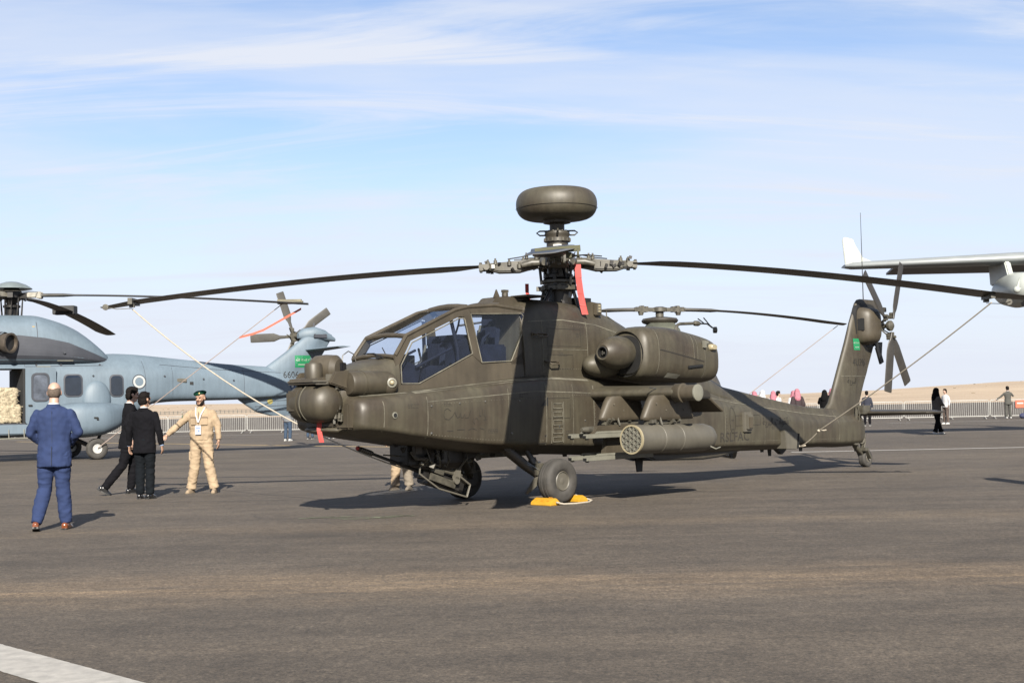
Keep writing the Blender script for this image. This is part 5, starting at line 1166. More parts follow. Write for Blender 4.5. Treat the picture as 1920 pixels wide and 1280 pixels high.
# sliding door with its window, parked aft of the opening
mb = MB(); mb.rings([[(x, y, z) for x, z in [( -.62 + a, 2.02 + b_) for a, b_ in rr_outline(.92, 1.76, .10)]] for y in (1.03, 1.07)])
sdoor = mb.build('sliding_door', grey, gh, angle=40)
e = empty('door_window'); e.parent = gh
out = rr_outline(.54, .88, .15); inn = rr_outline(.44, .78, .12); mb = MB(); n = len(out)
mb.add([(-.60 + a, 1.072, 2.28 + b_) for a, b_ in out] + [(-.60 + a, 1.10, 2.28 + b_) for a, b_ in out] + [(-.60 + a, 1.10, 2.28 + b_) for a, b_ in inn] + [(-.60 + a, 1.074, 2.28 + b_) for a, b_ in inn], [(k, (k + 1) % n, n + (k + 1) % n, n + k) for k in range(n)] + [(n + k, n + (k + 1) % n, 2 * n + (k + 1) % n, 2 * n + k) for k in range(n)] + [(2 * n + k, 2 * n + (k + 1) % n, 3 * n + (k + 1) % n, 3 * n + k) for k in range(n)])
mb.build('window_frame', greyd, e); m2 = MB(); m2.add([(-.60 + a, 1.076, 2.28 + b_) for a, b_ in inn], [tuple(range(n))]); m2.build('window_pane', mat('pale_pane', (.13, .15, .19), .1, var=.5, scale=3, spec=.9), e, smooth=False)
MB().box((-.30, 1.09, 1.72), (.12, .04, .05)).build('door_handle', black_m, gh, bevel=.008)
# round white ring marking
mb = MB(); ring = [(.17 * math.cos(2 * PI * k / 30), .17 * math.sin(2 * PI * k / 30)) for k in range(31)]
P = [(-3.72 + a, 2.42 + b_) for a, b_ in ring]; ribbon(mb, GB, P, .06, .01, .02); mb.build('white_ring', white_p, gh, smooth=False)
mb = MB(); ribbon(mb, GB, [(-3.72 + a * 1.32, 2.42 + b_ * 1.32) for a, b_ in ring], .02, .008, .02); mb.build('ring_outline', greyd, gh, smooth=False)
# sponsons, blisters, wheels, steps
for sd in (1, -1):
    ss = []
    for x, cy, cz, ry, rz in ((-.35, 1.0, 1.2, .10, .12), (-.6, 1.12, 1.2, .34, .34), (-1.1, 1.28, 1.22, .58, .50), (-1.7, 1.35, 1.24, .65, .55), (-2.3, 1.33, 1.26, .62, .52), (-2.8, 1.2, 1.32, .50, .42), (-3.2, 1.05, 1.4, .28, .26), (-3.4, .95, 1.45, .08, .08)):
        ss.append((x, sell(sd * cy, cz, ry, rz, 2.9, 30)))
    mb = MB(); loft_full(mb, ss, 30); mb.build('sponson', grey, gh, angle=60)
    mb = MB(); mb.ell((-2.35, sd * .95, 1.85), (.46, .22, .62), 20, 14); mb.build('blister_fairing', grey, gh)
    c_ = (-2.05, sd * 1.98, 1.30); mb = MB(); mb.box(c_, (.14, .06, .05)); mb.box((-2.1, sd * 1.98, 1.25), (.07, .05, .05)); mb.build('sponson_latch', black_m, gh, bevel=.01)
    w_ = wheel(gh, (-2.2, sd * 1.50, .33), .33, .22, 32)
    for ch in w_.children:
        if ch.name.startswith('rim'): ch.data.materials[0] = white_p
    mb = MB(); mb.tube([(-1.4, sd * 1.1, .75), (-2.0, sd * 1.25, .45), (-2.2, sd * 1.3, .33)], .07, 8); mb.tube([(-2.4, sd * 1.2, .8), (-2.2, sd * 1.3, .36)], .05, 8); mb.build('undercarriage_leg', dkmetal, gh)
    mb = MB(); mb.box((.9, sd * 1.06, .99), (2.6, .10, .30)); mb.build('lower_sill', grey, gh, bevel=.03)
    mb = MB(); mb.tube([(2.0, sd * 1.16, .72), (-.2, sd * 1.16, .72)], .022, 8)
    for x in (-.1, .35, .8, 1.3, 1.9): mb.tube([(x, sd * 1.16, .72), (x, sd * 1.12, 1.0)], .014, 6)
    mb.build('boarding_step', railgrey, gh)
wheel(gh, (4.6, 0, .25), .25, .2, 24, 'nose_wheel'); mb = MB(); mb.tube([(4.6, 0, .3), (4.5, 0, .95)], .06, 8); mb.build('nose_leg', dkmetal, gh)
mb = MB(); mb.box((-5.35, .60, 2.36), (.62, .10, .16)); mb.build('boom_vent', black_m, gh, bevel=.03)
mb = MB(); mb.box((-5.18, .66, 2.46), (.40, .12, .12)); mb.build('boom_vent_cover', podgrey, gh, bevel=.01)
# tail pylon, ventral fin, stabilizer
mb = MB(); mb.rings([fin_ring(z, a, b_, t) for z, a, b_, t in ((2.0, -7.9, -9.9, .3), (2.6, -8.0, -10.1, .42), (2.95, -8.5, -10.35, .42), (3.4, -9.15, -10.65, .38), (3.8, -9.68, -10.9, .36), (4.05, -9.98, -11.0, .34), (4.10, -10.1, -10.9, .2))])
tp = mb.build('tail_pylon', grey, gh, angle=55); TB = bvh_of(tp, gf)
mb = MB(); mb.rings([[(x, y, z) for y, z in sell(yy, zz, a, b_, 2.3, 20)] for x, yy, zz, a, b_ in ((-9.75, -.15, 4.02, .10, .1), (-9.9, -.12, 4.05, .22, .22), (-10.3, -.02, 4.10, .26, .24), (-10.7, .0, 4.02, .22, .20), (-11.1, .0, 3.88, .08, .06))]); mb.build('tail_gearbox_fairing', grey, gh)
mb = MB(); mb.box((-10.45, .21, 4.0), (.5, .06, .14)); mb.tube([(-10.3, 0, 4.3), (-10.3, 0, 4.48)], .04, 8); mb.build('tail_light', greyd, gh, bevel=.02)
mb = MB(); mb.rings([fin_ring(z, a, b_, t) for z, a, b_, t in ((1.22, -8.6, -9.3, .08), (1.35, -8.1, -9.55, .18), (1.6, -7.7, -9.75, .24), (1.95, -7.2, -9.85, .28))]); vf = mb.build('ventral_fin', grey, gh, angle=55)
mb = MB(); VB = bvh_of(vf); ribbon(mb, VB, [(-7.9, 1.72), (-9.7, 1.76)], .02); ribbon(mb, VB, [(-8.0, 1.55), (-9.6, 1.58)], .02); ribbon(mb, VB, [(-8.35, 1.40), (-9.5, 1.42)], .016); mb.build('ventral_gap', greyd, gh, smooth=False)['kind'] = 'stuff'
mb = MB(); c = onto(VB, -8.55, 1.72, lift=.004); mb.lathe([(.10, 0), (.10, .005)], c, (0, 1, 0), 16); o = mb.build('yellow_mark', mat('dull_yellow', (.42, .36, .10), .6), gh); 
mb = MB(); rs = []
for y, a, b_, z, t in ((.05, -9.85, -10.75, 3.50, .12), (1.1, -10.02, -10.72, 3.52, .10), (2.15, -10.2, -10.68, 3.54, .05)): rs.append(wing_ring(y, a, b_, z, t))
mb.rings(rs); mb.build('stabilizer', grey, gh, angle=50)
drape_text('serial_number', '6606', .34, -9.32, 2.62, TB, ink, gh, sx=.95)
mb = MB(); ribbon(mb, TB, [(-9.35 + .09 * math.cos(2 * PI * k / 16), 2.26 + .13 * math.sin(2 * PI * k / 16)) for k in range(17)], .03, .01, .02); mb.build('emblem_ring', mat('emblem_blue', (.03, .05, .20), .5), gh, smooth=False)
mb = MB(); ribbon(mb, TB, [(-9.35, 2.30), (-9.35, 2.20)], .08, .009, .02); mb.build('emblem_shield', white_p, gh, smooth=False)
flag(gh, TB, -9.78, 3.10, .62, .42)
# rotors
MB().lathe([(.001, 5.62), (.18, 5.60), (.42, 5.52), (.60, 5.41), (.62, 5.38), (.55, 5.38), (.1, 5.42)], (0, 0, 0), (0, 0, 1), 36, cap=False).build('rotor_cap', mat('cap_grey', (.22, .26, .27), .4), gh)
mb = MB(); mb.lathe([(.17, 4.4), (.15, 4.75), (.26, 4.8), (.26, 4.86), (.15, 4.9), (.20, 5.05), (.30, 5.1), (.30, 5.3), (.22, 5.4)], (0, 0, 0), (0, 0, 1), 24)
for k in range(10):
    a = 2 * PI * k / 10; mb.tube([(.30 * math.cos(a), .30 * math.sin(a), 4.5), (.34 * math.cos(a + .1), .34 * math.sin(a + .1), 5.1)], .022, 6)
for k in range(5):
    a = 2 * PI * k / 5; mb.box((.4 * math.cos(a), .4 * math.sin(a), 5.16), (.22, .16, .16), rot=(0, 0, a))
mb.build('rotor_head', dkmetal, gh, angle=35)
mb = MB(); 
for k in range(24): a = 2 * PI * k / 24; a2 = 2 * PI * (k + 1) / 24; mb.tube([(.85 * math.cos(a), .85 * math.sin(a), 5.26), (.85 * math.cos(a2), .85 * math.sin(a2), 5.26)], .008, 4)
for k in range(5): a = 2 * PI * k / 5 + .3; mb.tube([(.3 * math.cos(a), .3 * math.sin(a), 5.3), (.85 * math.cos(a), .85 * math.sin(a), 5.26)], .008, 4)
mb.build('head_ring', hubgrey, gh)
bl_g = mat('blade_grey_brown', (.105, .10, .088), .5, var=.15, scale=2)
def simple_blade(name, r0, r1, ch, t, dz, m, parent, z0, ang, pitch=6, root=.16, x=0, y=0, tip=.7):
    rs = []
    for i in range(25):
        u = i / 24; s_ = r0 + (r1 - r0) * u; c_ = root + (ch - root) * min(1, max(0, (s_ - r0 - .35) / .6)) if i else root
        tt = t * (1 if s_ > r0 + .9 else 1.8); sw = 0
        if s_ > r1 - .55: w = (s_ - r1 + .55) / .55; c_ *= 1 - (1 - tip) * w; sw = -.12 * w
        z = -dz * ((s_ - r0) / (r1 - r0)) ** 1.7; th = R(pitch - 6 * u); ring = []
        for k in range(16):
            a = 2 * PI * k / 16; uu = (1 - math.cos(a)) / 2; yy = .28 * c_ - uu * c_ + sw; q = tt * .5 * math.sin(a) * (1.15 - .5 * uu)
            ring.append((s_, yy * math.cos(th) - q * math.sin(th), z + yy * math.sin(th) + q * math.cos(th)))
        rs.append(ring)
    o = MB().rings(rs).build(name, m, parent, angle=50); o.location = (x, y, z0); o.rotation_euler = (0, 0, ang); return o
GBL = [3.4, 89.4, 140, 190, 250]
for a in GBL:
    o = simple_blade('rotor_blade', .9, 9.25, .60, .07, .42 if a != 89.4 else .75, bl_g, gh, 5.17, R(a) - GR)
    m1 = MB(); m1.box((.55, 0, .01), (.75, .22, .16)); m1.box((.86, .10, 0), (.16, .06, .22)); m1.box((.86, -.10, 0), (.16, .06, .22)); m1.build('blade_sleeve', mat('sleeve_pale', (.42, .40, .34), .5, var=.3, scale=6), o, bevel=.02)
    if a == 89.4: m1 = MB(); m1.box((4.6, -.08, -.14), (.42, .75, .30)); m1.build('blade_clamp', black_m, o, bevel=.02)
    if a == 3.4: m1 = MB(); m1.box((8.65, -.02, -.33), (.85, .34, .14)); m1.build('blade_tip_sock', mat('sock_green', (.26, .24, .17), .9), o, bevel=.05)
tr2 = empty('tail_rotor', (-9.85, -.70, 4.02)); tr2.parent = gh
mb = MB(); mb.tube([(-.1, .55, 0), (0, -.1, 0)], .07, 10); mb.lathe([(.17, -.06), (.19, 0), (.14, .08)], (0, 0, 0), (0, -1, 0), 18)
for k in range(5): a = R(-3 + 72 * k); mb.box((.25 * math.cos(a), -.02, .25 * math.sin(a)), (.2, .12, .10), rot=(0, -a, 0)); mb.tube([(.2 * math.cos(a), .14, .2 * math.sin(a)), (.3 * math.cos(a + .3), 0, .3 * math.sin(a + .3))], .018, 6)
mb.build('tail_hub', hubgrey, tr2)
for k in range(5):
    a = R(-3 + 74 * k); rs = []
    for s_, ch, t in ((.28, .10, .05), (.55, .13, .045), (.78, .30, .035), (1.62, .30, .025), (1.66, .28, .02)): rs.append([(s_, t / 2 * math.sin(q), ch / 2 * math.cos(q)) for q in (2 * PI * j / 12 for j in range(12))])
    o = MB().rings(rs).build('tail_blade', bl_g, tr2); o.rotation_euler = (0, -a, 0)

# ------------------------------------------------------------------ olive helicopter behind
BO = Vector((4.0, 36.0, 0))
BHR = R(-86)
bh = empty('utility_helicopter', BO, BHR)
tag(bh, 'olive helicopter behind the big one, its rotor head and sloping cowl showing above the engine', 'helicopter')
secs = [(4.6, [(0, .9), (.2, .95), (.3, 1.1), (.2, 1.3), (0, 1.35)]), (4.0, [(0, .65), (.6, .7), (.8, 1.1), (.6, 1.55), (0, 1.6)]), (3.0, [(0, .55), (.85, .6), (1.08, 1.2), (.9, 2.0), (0, 2.1)]), (2.2, [(0, .55), (.95, .6), (1.15, 1.3), (1.0, 2.3), (0, 2.45)]), (-1.5, [(0, .55), (.95, .6), (1.15, 1.3), (1.0, 2.3), (0, 2.5)]), (-3.0, [(0, 1.1), (.5, 1.15), (.6, 1.6), (.5, 2.1), (0, 2.2)]), (-8.0, [(0, 1.6), (.12, 1.62), (.15, 1.8), (.12, 1.95), (0, 2.0)])]
mb = MB(); loft_half(mb, secs, 30, 2); mb.build('fuselage', olive2, bh)
secs = [(1.1, [(0, 2.3), (.45, 2.3), (.35, 2.6), (.2, 2.8), (0, 2.85)]), (.7, [(0, 2.3), (.62, 2.3), (.55, 2.9), (.38, 3.4), (0, 3.45)]), (.2, [(0, 2.3), (.66, 2.3), (.60, 3.0), (.42, 3.55), (0, 3.6)]), (-.5, [(0, 2.3), (.66, 2.3), (.62, 2.95), (.42, 3.5), (0, 3.55)]), (-1.6, [(0, 2.3), (.6, 2.3), (.5, 2.6), (.3, 2.9), (0, 2.95)]), (-2.4, [(0, 2.2), (.4, 2.2), (.3, 2.3), (.2, 2.4), (0, 2.45)])]
cowl_m = mat('cowl_cover_green', (.105, .112, .078), .85, var=.25, scale=2, bump=.2, bscale=6)
mb = MB(); loft_half(mb, secs, 20, 1); cw = mb.build('mast_cowl', cowl_m, bh, angle=20); CB = bvh_of(cw)
mb = MB(); mb.lathe([(.30, 3.50), (.46, 3.56), (.50, 3.62), (.46, 3.68), (.2, 3.72)], (0, 0, 0), (0, 0, 1), 28)
mb.build('cowl_ring', olive_dk, bh, angle=30)
mb = MB(); mb.lathe([(.11, 3.6), (.11, 3.85), (.2, 3.87), (.2, 3.97), (.1, 4.0)], (0, 0, 0), (0, 0, 1), 20)
bz = R(18.4) - BHR
for sg in (1, -1):
    c_, s_ = sg * math.cos(bz), sg * math.sin(bz)
    mb.bar((c_ * .1, s_ * .1, 3.92), (c_ * .75, s_ * .75, 3.92), .15, .10)
    for r_, s2 in ((.40, .15), (.52, .19), (.66, .12)): mb.box((c_ * r_, s_ * r_, 3.93), (.08, .16, s2), rot=(0, 0, bz))
    mb.lathe([(.06, -.13), (.08, -.05), (.08, .08), (.04, .12)], (c_ * .55, s_ * .55, 3.9), (0, 0, 1), 10)
mb.build('rotor_head', hubgrey, bh)
for k in range(2): simple_blade('rotor_blade', .7, 5.6, .40, .06, .42, bl_g, bh, 3.92, bz + PI * k, 3)
mb = MB()
for sd in (1, -1): mb.tube([(3.2, sd * 1.25, .35), (2.9, sd * 1.25, .06), (-1.6, sd * 1.25, .06)], .05, 8); mb.tube([(2.0, sd * 1.25, .06), (2.0, sd * .8, .7)], .04, 8); mb.tube([(-.8, sd * 1.25, .06), (-.8, sd * .8, .7)], .04, 8)
mb.build('skid', dkmetal, bh)
mb = MB(); mb.rings([fin_ring(z, a, b_, t) for z, a, b_, t in ((1.7, -7.4, -8.3, .16), (2.6, -8.1, -8.8, .1))]); mb.build('tail_fin', olive2, bh)

o = copy_tree(bh); o.location = (9.35, 12.2, 0); o.rotation_euler = (0, 0, R(88))  # added unseen copy, placed so its rotor blade casts the right-hand ground shadow
tag(o, 'unseen olive helicopter added outside the right edge to cast a rotor blade shadow', 'helicopter')
for ch in o.children:
    if ch.name.startswith(('rotor_blade', 'rotor_head')): ch.rotation_euler.z += R(96) - (bz + R(88))

# ------------------------------------------------------------------ grey-white aircraft at the right, wing and engine pod in view
ac_w = mat('aircraft_white', (.62, .66, .62), .35, var=.05, scale=1.5, spec=.5)
ac_g = mat('aircraft_grey', (.34, .37, .38), .4, var=.06, scale=1.5)
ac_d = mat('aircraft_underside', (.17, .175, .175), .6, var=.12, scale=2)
pl = empty('parked_aircraft', (22.2, 44, 0), 0)
tag(pl, 'pale grey aircraft at the right edge, wing with upturned tip and pod in view', 'aircraft')
def prof_x(x, yl, yt, z, t, n=26):
    o = []
    for k in range(n):
        a = 2 * PI * k / n; u = (1 - math.cos(a)) / 2; q = t * .5 * math.sin(a) * (1.25 - .85 * u) * (1 if math.sin(a) > 0 else .8)
        o.append((x, yl + (yt - yl) * u, z + q * (1 - .1 * u)))
    return o
mb = MB(); mb.rings([prof_x(x, yl, yt, z, t) for x, yl, yt, z, t in ((-11.05, .3, .9, 5.80, .14), (-10.8, .05, 1.1, 5.80, .30), (-5.5, -.25, 1.4, 5.90, .52), (0, -.5, 1.6, 5.95, .60), (5.5, -.25, 1.4, 5.82, .34), (11.0, .05, 1.1, 5.76, .22))]); mb.build('wing', ac_g, pl, angle=40)
mb = MB(); mb.prism([(-11.0, 5.80), (-10.0, 5.92), (-10.42, 6.10), (-10.66, 6.55), (-10.72, 6.72), (-11.02, 6.80), (-11.08, 6.70)], 1, .50, .58); mb.build('winglet', ac_w, pl, bevel=.02)
mb = MB(); mb.prism([(-9.2, 1.0), (-8.7, 3.9), (8.7, 3.9), (9.2, 1.0)], 2, 5.80, 5.87); mb.build('wing_underside', ac_d, pl)  # dark plate widening the wing: its shaded underside put into the colour
for sg in (-1, 1):
    x0 = sg * 5.85
    mb = MB(); mb.lathe([(.01, -.02), (.12, .02), (.30, .14), (.46, .42), (.55, .9), (.58, 1.6), (.5, 2.6), (.3, 3.5), (.05, 4.1)], (x0, -2.2, 4.72), (sg * .0 + .08, 1, .06), 30); o = mb.build('engine_pod', ac_w, pl)
    mb = MB(); mb.prism([(-.6, 5.1), (1.2, 5.1), (1.3, 5.8), (-.2, 5.8)], 0, x0 - .10, x0 + .10); mb.build('pod_pylon', ac_w, pl, bevel=.04)
    mb = MB(); mb.tube([(x0 - .34, -2.15, 4.74), (x0 - .60, -2.30, 4.70)], .03, 6); mb.ell((x0 - .52, -2.3, 4.70), (.11, .11, .11), 14, 10); mb.prism([(x0 - .52, 4.78), (x0 - .44, 4.78), (x0 - .42, 5.08)], 1, -2.3, -2.27); mb.build('pod_probe', ac_w, o)
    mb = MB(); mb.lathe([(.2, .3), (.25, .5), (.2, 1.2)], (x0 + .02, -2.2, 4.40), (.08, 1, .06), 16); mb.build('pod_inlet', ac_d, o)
mb = MB(); mb.lathe([(.05, 0), (.5, .5), (.85, 1.6), (.95, 3), (.95, 8), (.6, 11), (.15, 14)], (0, -5, 4.6), (0, 1, 0), 30); mb.build('fuselage', ac_w, pl)
mb = MB(); mb.tube([(0, -4, 4.2), (0, -4, .4)], .1, 8); mb.tube([(1.6, 1.5, 4.4), (2.0, 1.5, .4)], .12, 8); mb.tube([(-1.2, 1.5, 4.4), (-1.5, 1.5, .4)], .12, 8); mb.build('undercarriage_leg', dkmetal, pl)
for x, y in ((0, -4), (2.0, 1.5), (-1.5, 1.5)): w_ = wheel(pl, (x, y, .4), .4, .25, 24, 'undercarriage_wheel', (1, 0, 0))
mb = MB(); mb.prism([(7.6, 5.2), (9.0, 5.2), (9.6, 8.0), (8.9, 8.0)], 0, -.08, .08); mb.build('tail_fin', ac_w, pl, bevel=.02)

# ------------------------------------------------------------------ ropes
def rope(name, pts, r_, label, m=ropem, sag=0, cat='rope'):
    pts = [Vector(p) for p in pts]; P = []
    for i in range(len(pts) - 1):
        for k in range(14): t = k / 14; p = pts[i].lerp(pts[i + 1], t); p.z -= sag * 4 * t * (1 - t); P.append(p)
    P.append(pts[-1]); mb = MB(); mb.tube(P, r_, 6); return mb, P
def rope_obj(name, pts, r_, label, m=ropem, sag=0, knots=()):
    mb, P = rope(name, pts, r_, label, m, sag)
    for k in knots: k = Vector(k); mb.ell(k, (r_ * 3.2, r_ * 2.6, r_ * 2.4), 8, 6); mb.tube([k, k + Vector((.06, 0, .0)), k + Vector((.14, -.01, .015))], r_ * 1.1, 6)
    return tag(mb.build(name, m), label, 'rope')
hubw = aw(HX, 0, HZ)
def tipw(ang, rad, dz): return Vector((hubw.x + rad * math.cos(ang), hubw.y + rad * math.sin(ang), HZ - dz * ((rad - .7) / (RB - .7)) ** 1.75 - .13))
lt = tipw(PI + R(-.3), 6.86, HZ - 3.18); rt = tipw(R(-.3), 6.86, HZ - 2.95)
rope_obj('tie_down_rope', [lt, aw(1.95, -.10, .57)], .011, 'pale rope running from the left rotor tip down under the nose to the undercarriage', sag=.30)
tb_ = aw(-7.42, .36, .52)
kn = rt.lerp(tb_, .86)
rt = rt + Vector((0, -.22, 0)); rope_obj('tie_down_rope', [rt, kn, tb_], .011, 'pale rope from the right rotor tip, knotted just above the tail boom', knots=(kn, rt.lerp(tb_, .985)), sag=.05)
gt = GM @ Vector((0, 0, 0)); ga = R(3.4)
gtip = Vector((GO.x + 8.45 * math.cos(ga), GO.y + 8.45 * math.sin(ga), 4.80))
rope_obj('tie_down_rope', [gtip, GM @ Vector((-2.2, 1.62, .36))], .014, 'thin rope from the grey rotor blade tip slanting down to the grey helicopter wheel', m=mat('thin_rope', (.38, .30, .26), .9))
btip = BO + Vector((5.5 * math.cos(R(18.4)), 5.5 * math.sin(R(18.4)), 3.48)); bend = Vector((5.9, 36.5, 1.2))
rope_obj('tie_down_rope', [btip, bend], .010, 'hair-thin rope from the rotor tip of the olive helicopter behind', m=mat('thin_rope', (.38, .30, .26), .9))
a_ = GM @ Vector((0, 0, 0)); p1 = gtip + Vector((.55, .1, -.18)); p2 = gtip.lerp(GM @ Vector((-2.2, 1.62, .36)), .24)
mb = MB(); P = [p1, p1.lerp(p2, .30) + Vector((0, 0, -.06)), p1.lerp(p2, .62) + Vector((0, 0, -.12)), p1.lerp(p2, .8) + Vector((0, 0, -.08)), p2]
for i in range(4): mb.add([P[i] + Vector((0, 0, .035)), P[i] - Vector((0, 0, .035)), P[i + 1] - Vector((0, 0, .035)), P[i + 1] + Vector((0, 0, .035)), P[i] + Vector((0, .004, .035)), P[i] + Vector((0, .004, -.035)), P[i + 1] + Vector((0, .004, -.035)), P[i + 1] + Vector((0, .004, .035))], [(0, 1, 2, 3), (7, 6, 5, 4), (0, 3, 7, 4), (1, 5, 6, 2)])
tag(mb.build('warning_streamer', mat('orange_streamer', (.85, .13, .06), .7), smooth=False), 'orange-red streamer blown along the thin rope of the grey helicopter', 'streamer')
b1 = GM @ Vector((-3.05, .35, 3.3)); b2 = b1 + Vector((0, 0, .55))
# chocks under the near main wheel with their rope
def chock(x, y, rz, label):
    mb = MB(); mb.prism([(-.11, 0), (.11, 0), (.10, .05), (.0, .105), (-.035, .105), (-.11, .04)], 1, -.20, .20); o = mb.build('wheel_chock', yellow_p, bevel=.01)
    o.location = aw(x, y, .0); o.rotation_euler = (0, 0, AROT + rz); tag(o, label, 'chock', 'yellow wheel chocks at the near main wheel')
    m1 = MB()
    for k in (-.12, 0, .12): m1.box((.07, k, .068), (.03, .05, .004), rot=(0, R(40), 0))
    m1.box((-.075, .05, .09), (.05, .07, .01), rot=(0, R(-50), 0)); m1.build('chock_pad', mat('chock_orange', (.75, .30, .02), .5), o); return o
chock(.36, 1.10, PI * 0, 'yellow chock in front of the near main wheel, on its nose side')
chock(-.34, 1.02, PI, 'yellow chock behind the near main wheel, partly hidden by the tyre')
mb = MB(); mb.tube([aw(.36, 1.32, .05), aw(.25, 1.36, .02), aw(.0, 1.38, .012), aw(-.3, 1.36, .012), aw(-.48, 1.26, .02), aw(-.46, 1.10, .06), aw(-.36, 1.04, .10)], .013, 6); tag(mb.build('chock_rope', ropem), 'pale cord lying on the asphalt joining the two yellow chocks', 'cord')
# straw bales in the cabin
straw = mat('straw', (.52, .43, .28), .95, var=.35, scale=14, bump=.8, bscale=30, tint=(.60, .52, .37))
def bale(x, y, z, l, w, h, seed, label):
    mb = MB(); mb.box((0, 0, 0), (l, w, h)); me = remesh(mb, .035, 3, .5, 'straw_bale'); wrinkle(me, .03, (14, 14, 14), seed); wrinkle(me, .02, (30, 30, 30), seed + 3)
    o = new_obj('straw_bale', me, straw); o.location = gw(x, y, z); o.rotation_euler = (0, 0, GR + .03 * seed); tag(o, label, 'bale')
    r_ = random.Random(seed); m1 = MB()
    for i in range(500):
        p = Vector((r_.uniform(-l / 2, l / 2), w / 2 * 1.0, r_.uniform(-h / 2, h / 2))); d = Vector((r_.uniform(-1, 1), r_.uniform(.05, .5), r_.uniform(-1, 1))).normalized() * r_.uniform(.05, .13); q = Vector((-d.z, 0, d.x)).normalized() * .004
        m1.add([p - q, p + q, p + d + q, p + d - q], [(0, 1, 2, 3)])
    m1.build('loose_straw', straw, o, smooth=False)['kind'] = 'stuff'
bale(.80, .52, 1.47, 1.7, .75, .52, 1, 'pale straw bale on the cabin floor inside the open door of the grey helicopter')
bale(.85, .50, 2.00, 1.6, .72, .50, 2, 'pale straw bale stacked on top of another inside the open door of the grey helicopter')
# ------------------------------------------------------------------ people
skin_l = mat('skin_light', (.66, .42, .32), .55, var=.06, scale=8); skin_m = mat('skin_tan', (.52, .31, .21), .55, var=.06, scale=8)
hair_d = mat('hair_dark', (.010, .007, .006), .8, spec=.12, var=.3, scale=40, bump=.5, bscale=120); hair_g = mat('hair_grey_fringe', (.16, .125, .10), .8, spec=.15, var=.3, scale=40)
suit_blue = mat('cloth_blue', (.036, .058, .150), .9, spec=.15, var=.12, scale=7, bump=.25, bscale=140); suit_black = mat('cloth_black', (.006, .006, .009), .95, spec=.12, var=.15, scale=7, bump=.2, bscale=140)
tan = mat('cloth_tan', (.50, .37, .24), .9, var=.10, scale=6, bump=.3, bscale=90, tint=(.53, .40, .26)); tan_dk = mat('cloth_tan_seam', (.28, .20, .13), .9)
boot_t = mat('boot_suede', (.40, .30, .20), .9, var=.15, scale=9); brown_l = mat('brown_leather', (.26, .075, .025), .30, var=.25, scale=9, coat=.4); black_l = mat('black_leather', (.012, .012, .013), .25, coat=.4)
shirt_w = mat('white_cloth', (.72, .72, .74), .85, var=.05); jeans_m = mat('denim', (.035, .070, .13), .9, var=.2, scale=9); greyc = mat('grey_cloth', (.20, .21, .23), .9, var=.15)
pinkg = mat('red_check_headcloth', (.55, .20, .26), .9, var=.35, scale=45); abaya = mat('black_gown', (.006, .006, .007), .95, spec=.1, var=.2); beret_g = mat('green_beret', (.012, .085, .050), .95, spec=.1, var=.15, scale=12)
shoe_w = mat('white_shoe', (.70, .70, .68), .6); grey_jk = mat('grey_jacket', (.085, .085, .075), .9, var=.15, scale=6); red_l = mat('maroon_cloth', (.10, .02, .02), .9)

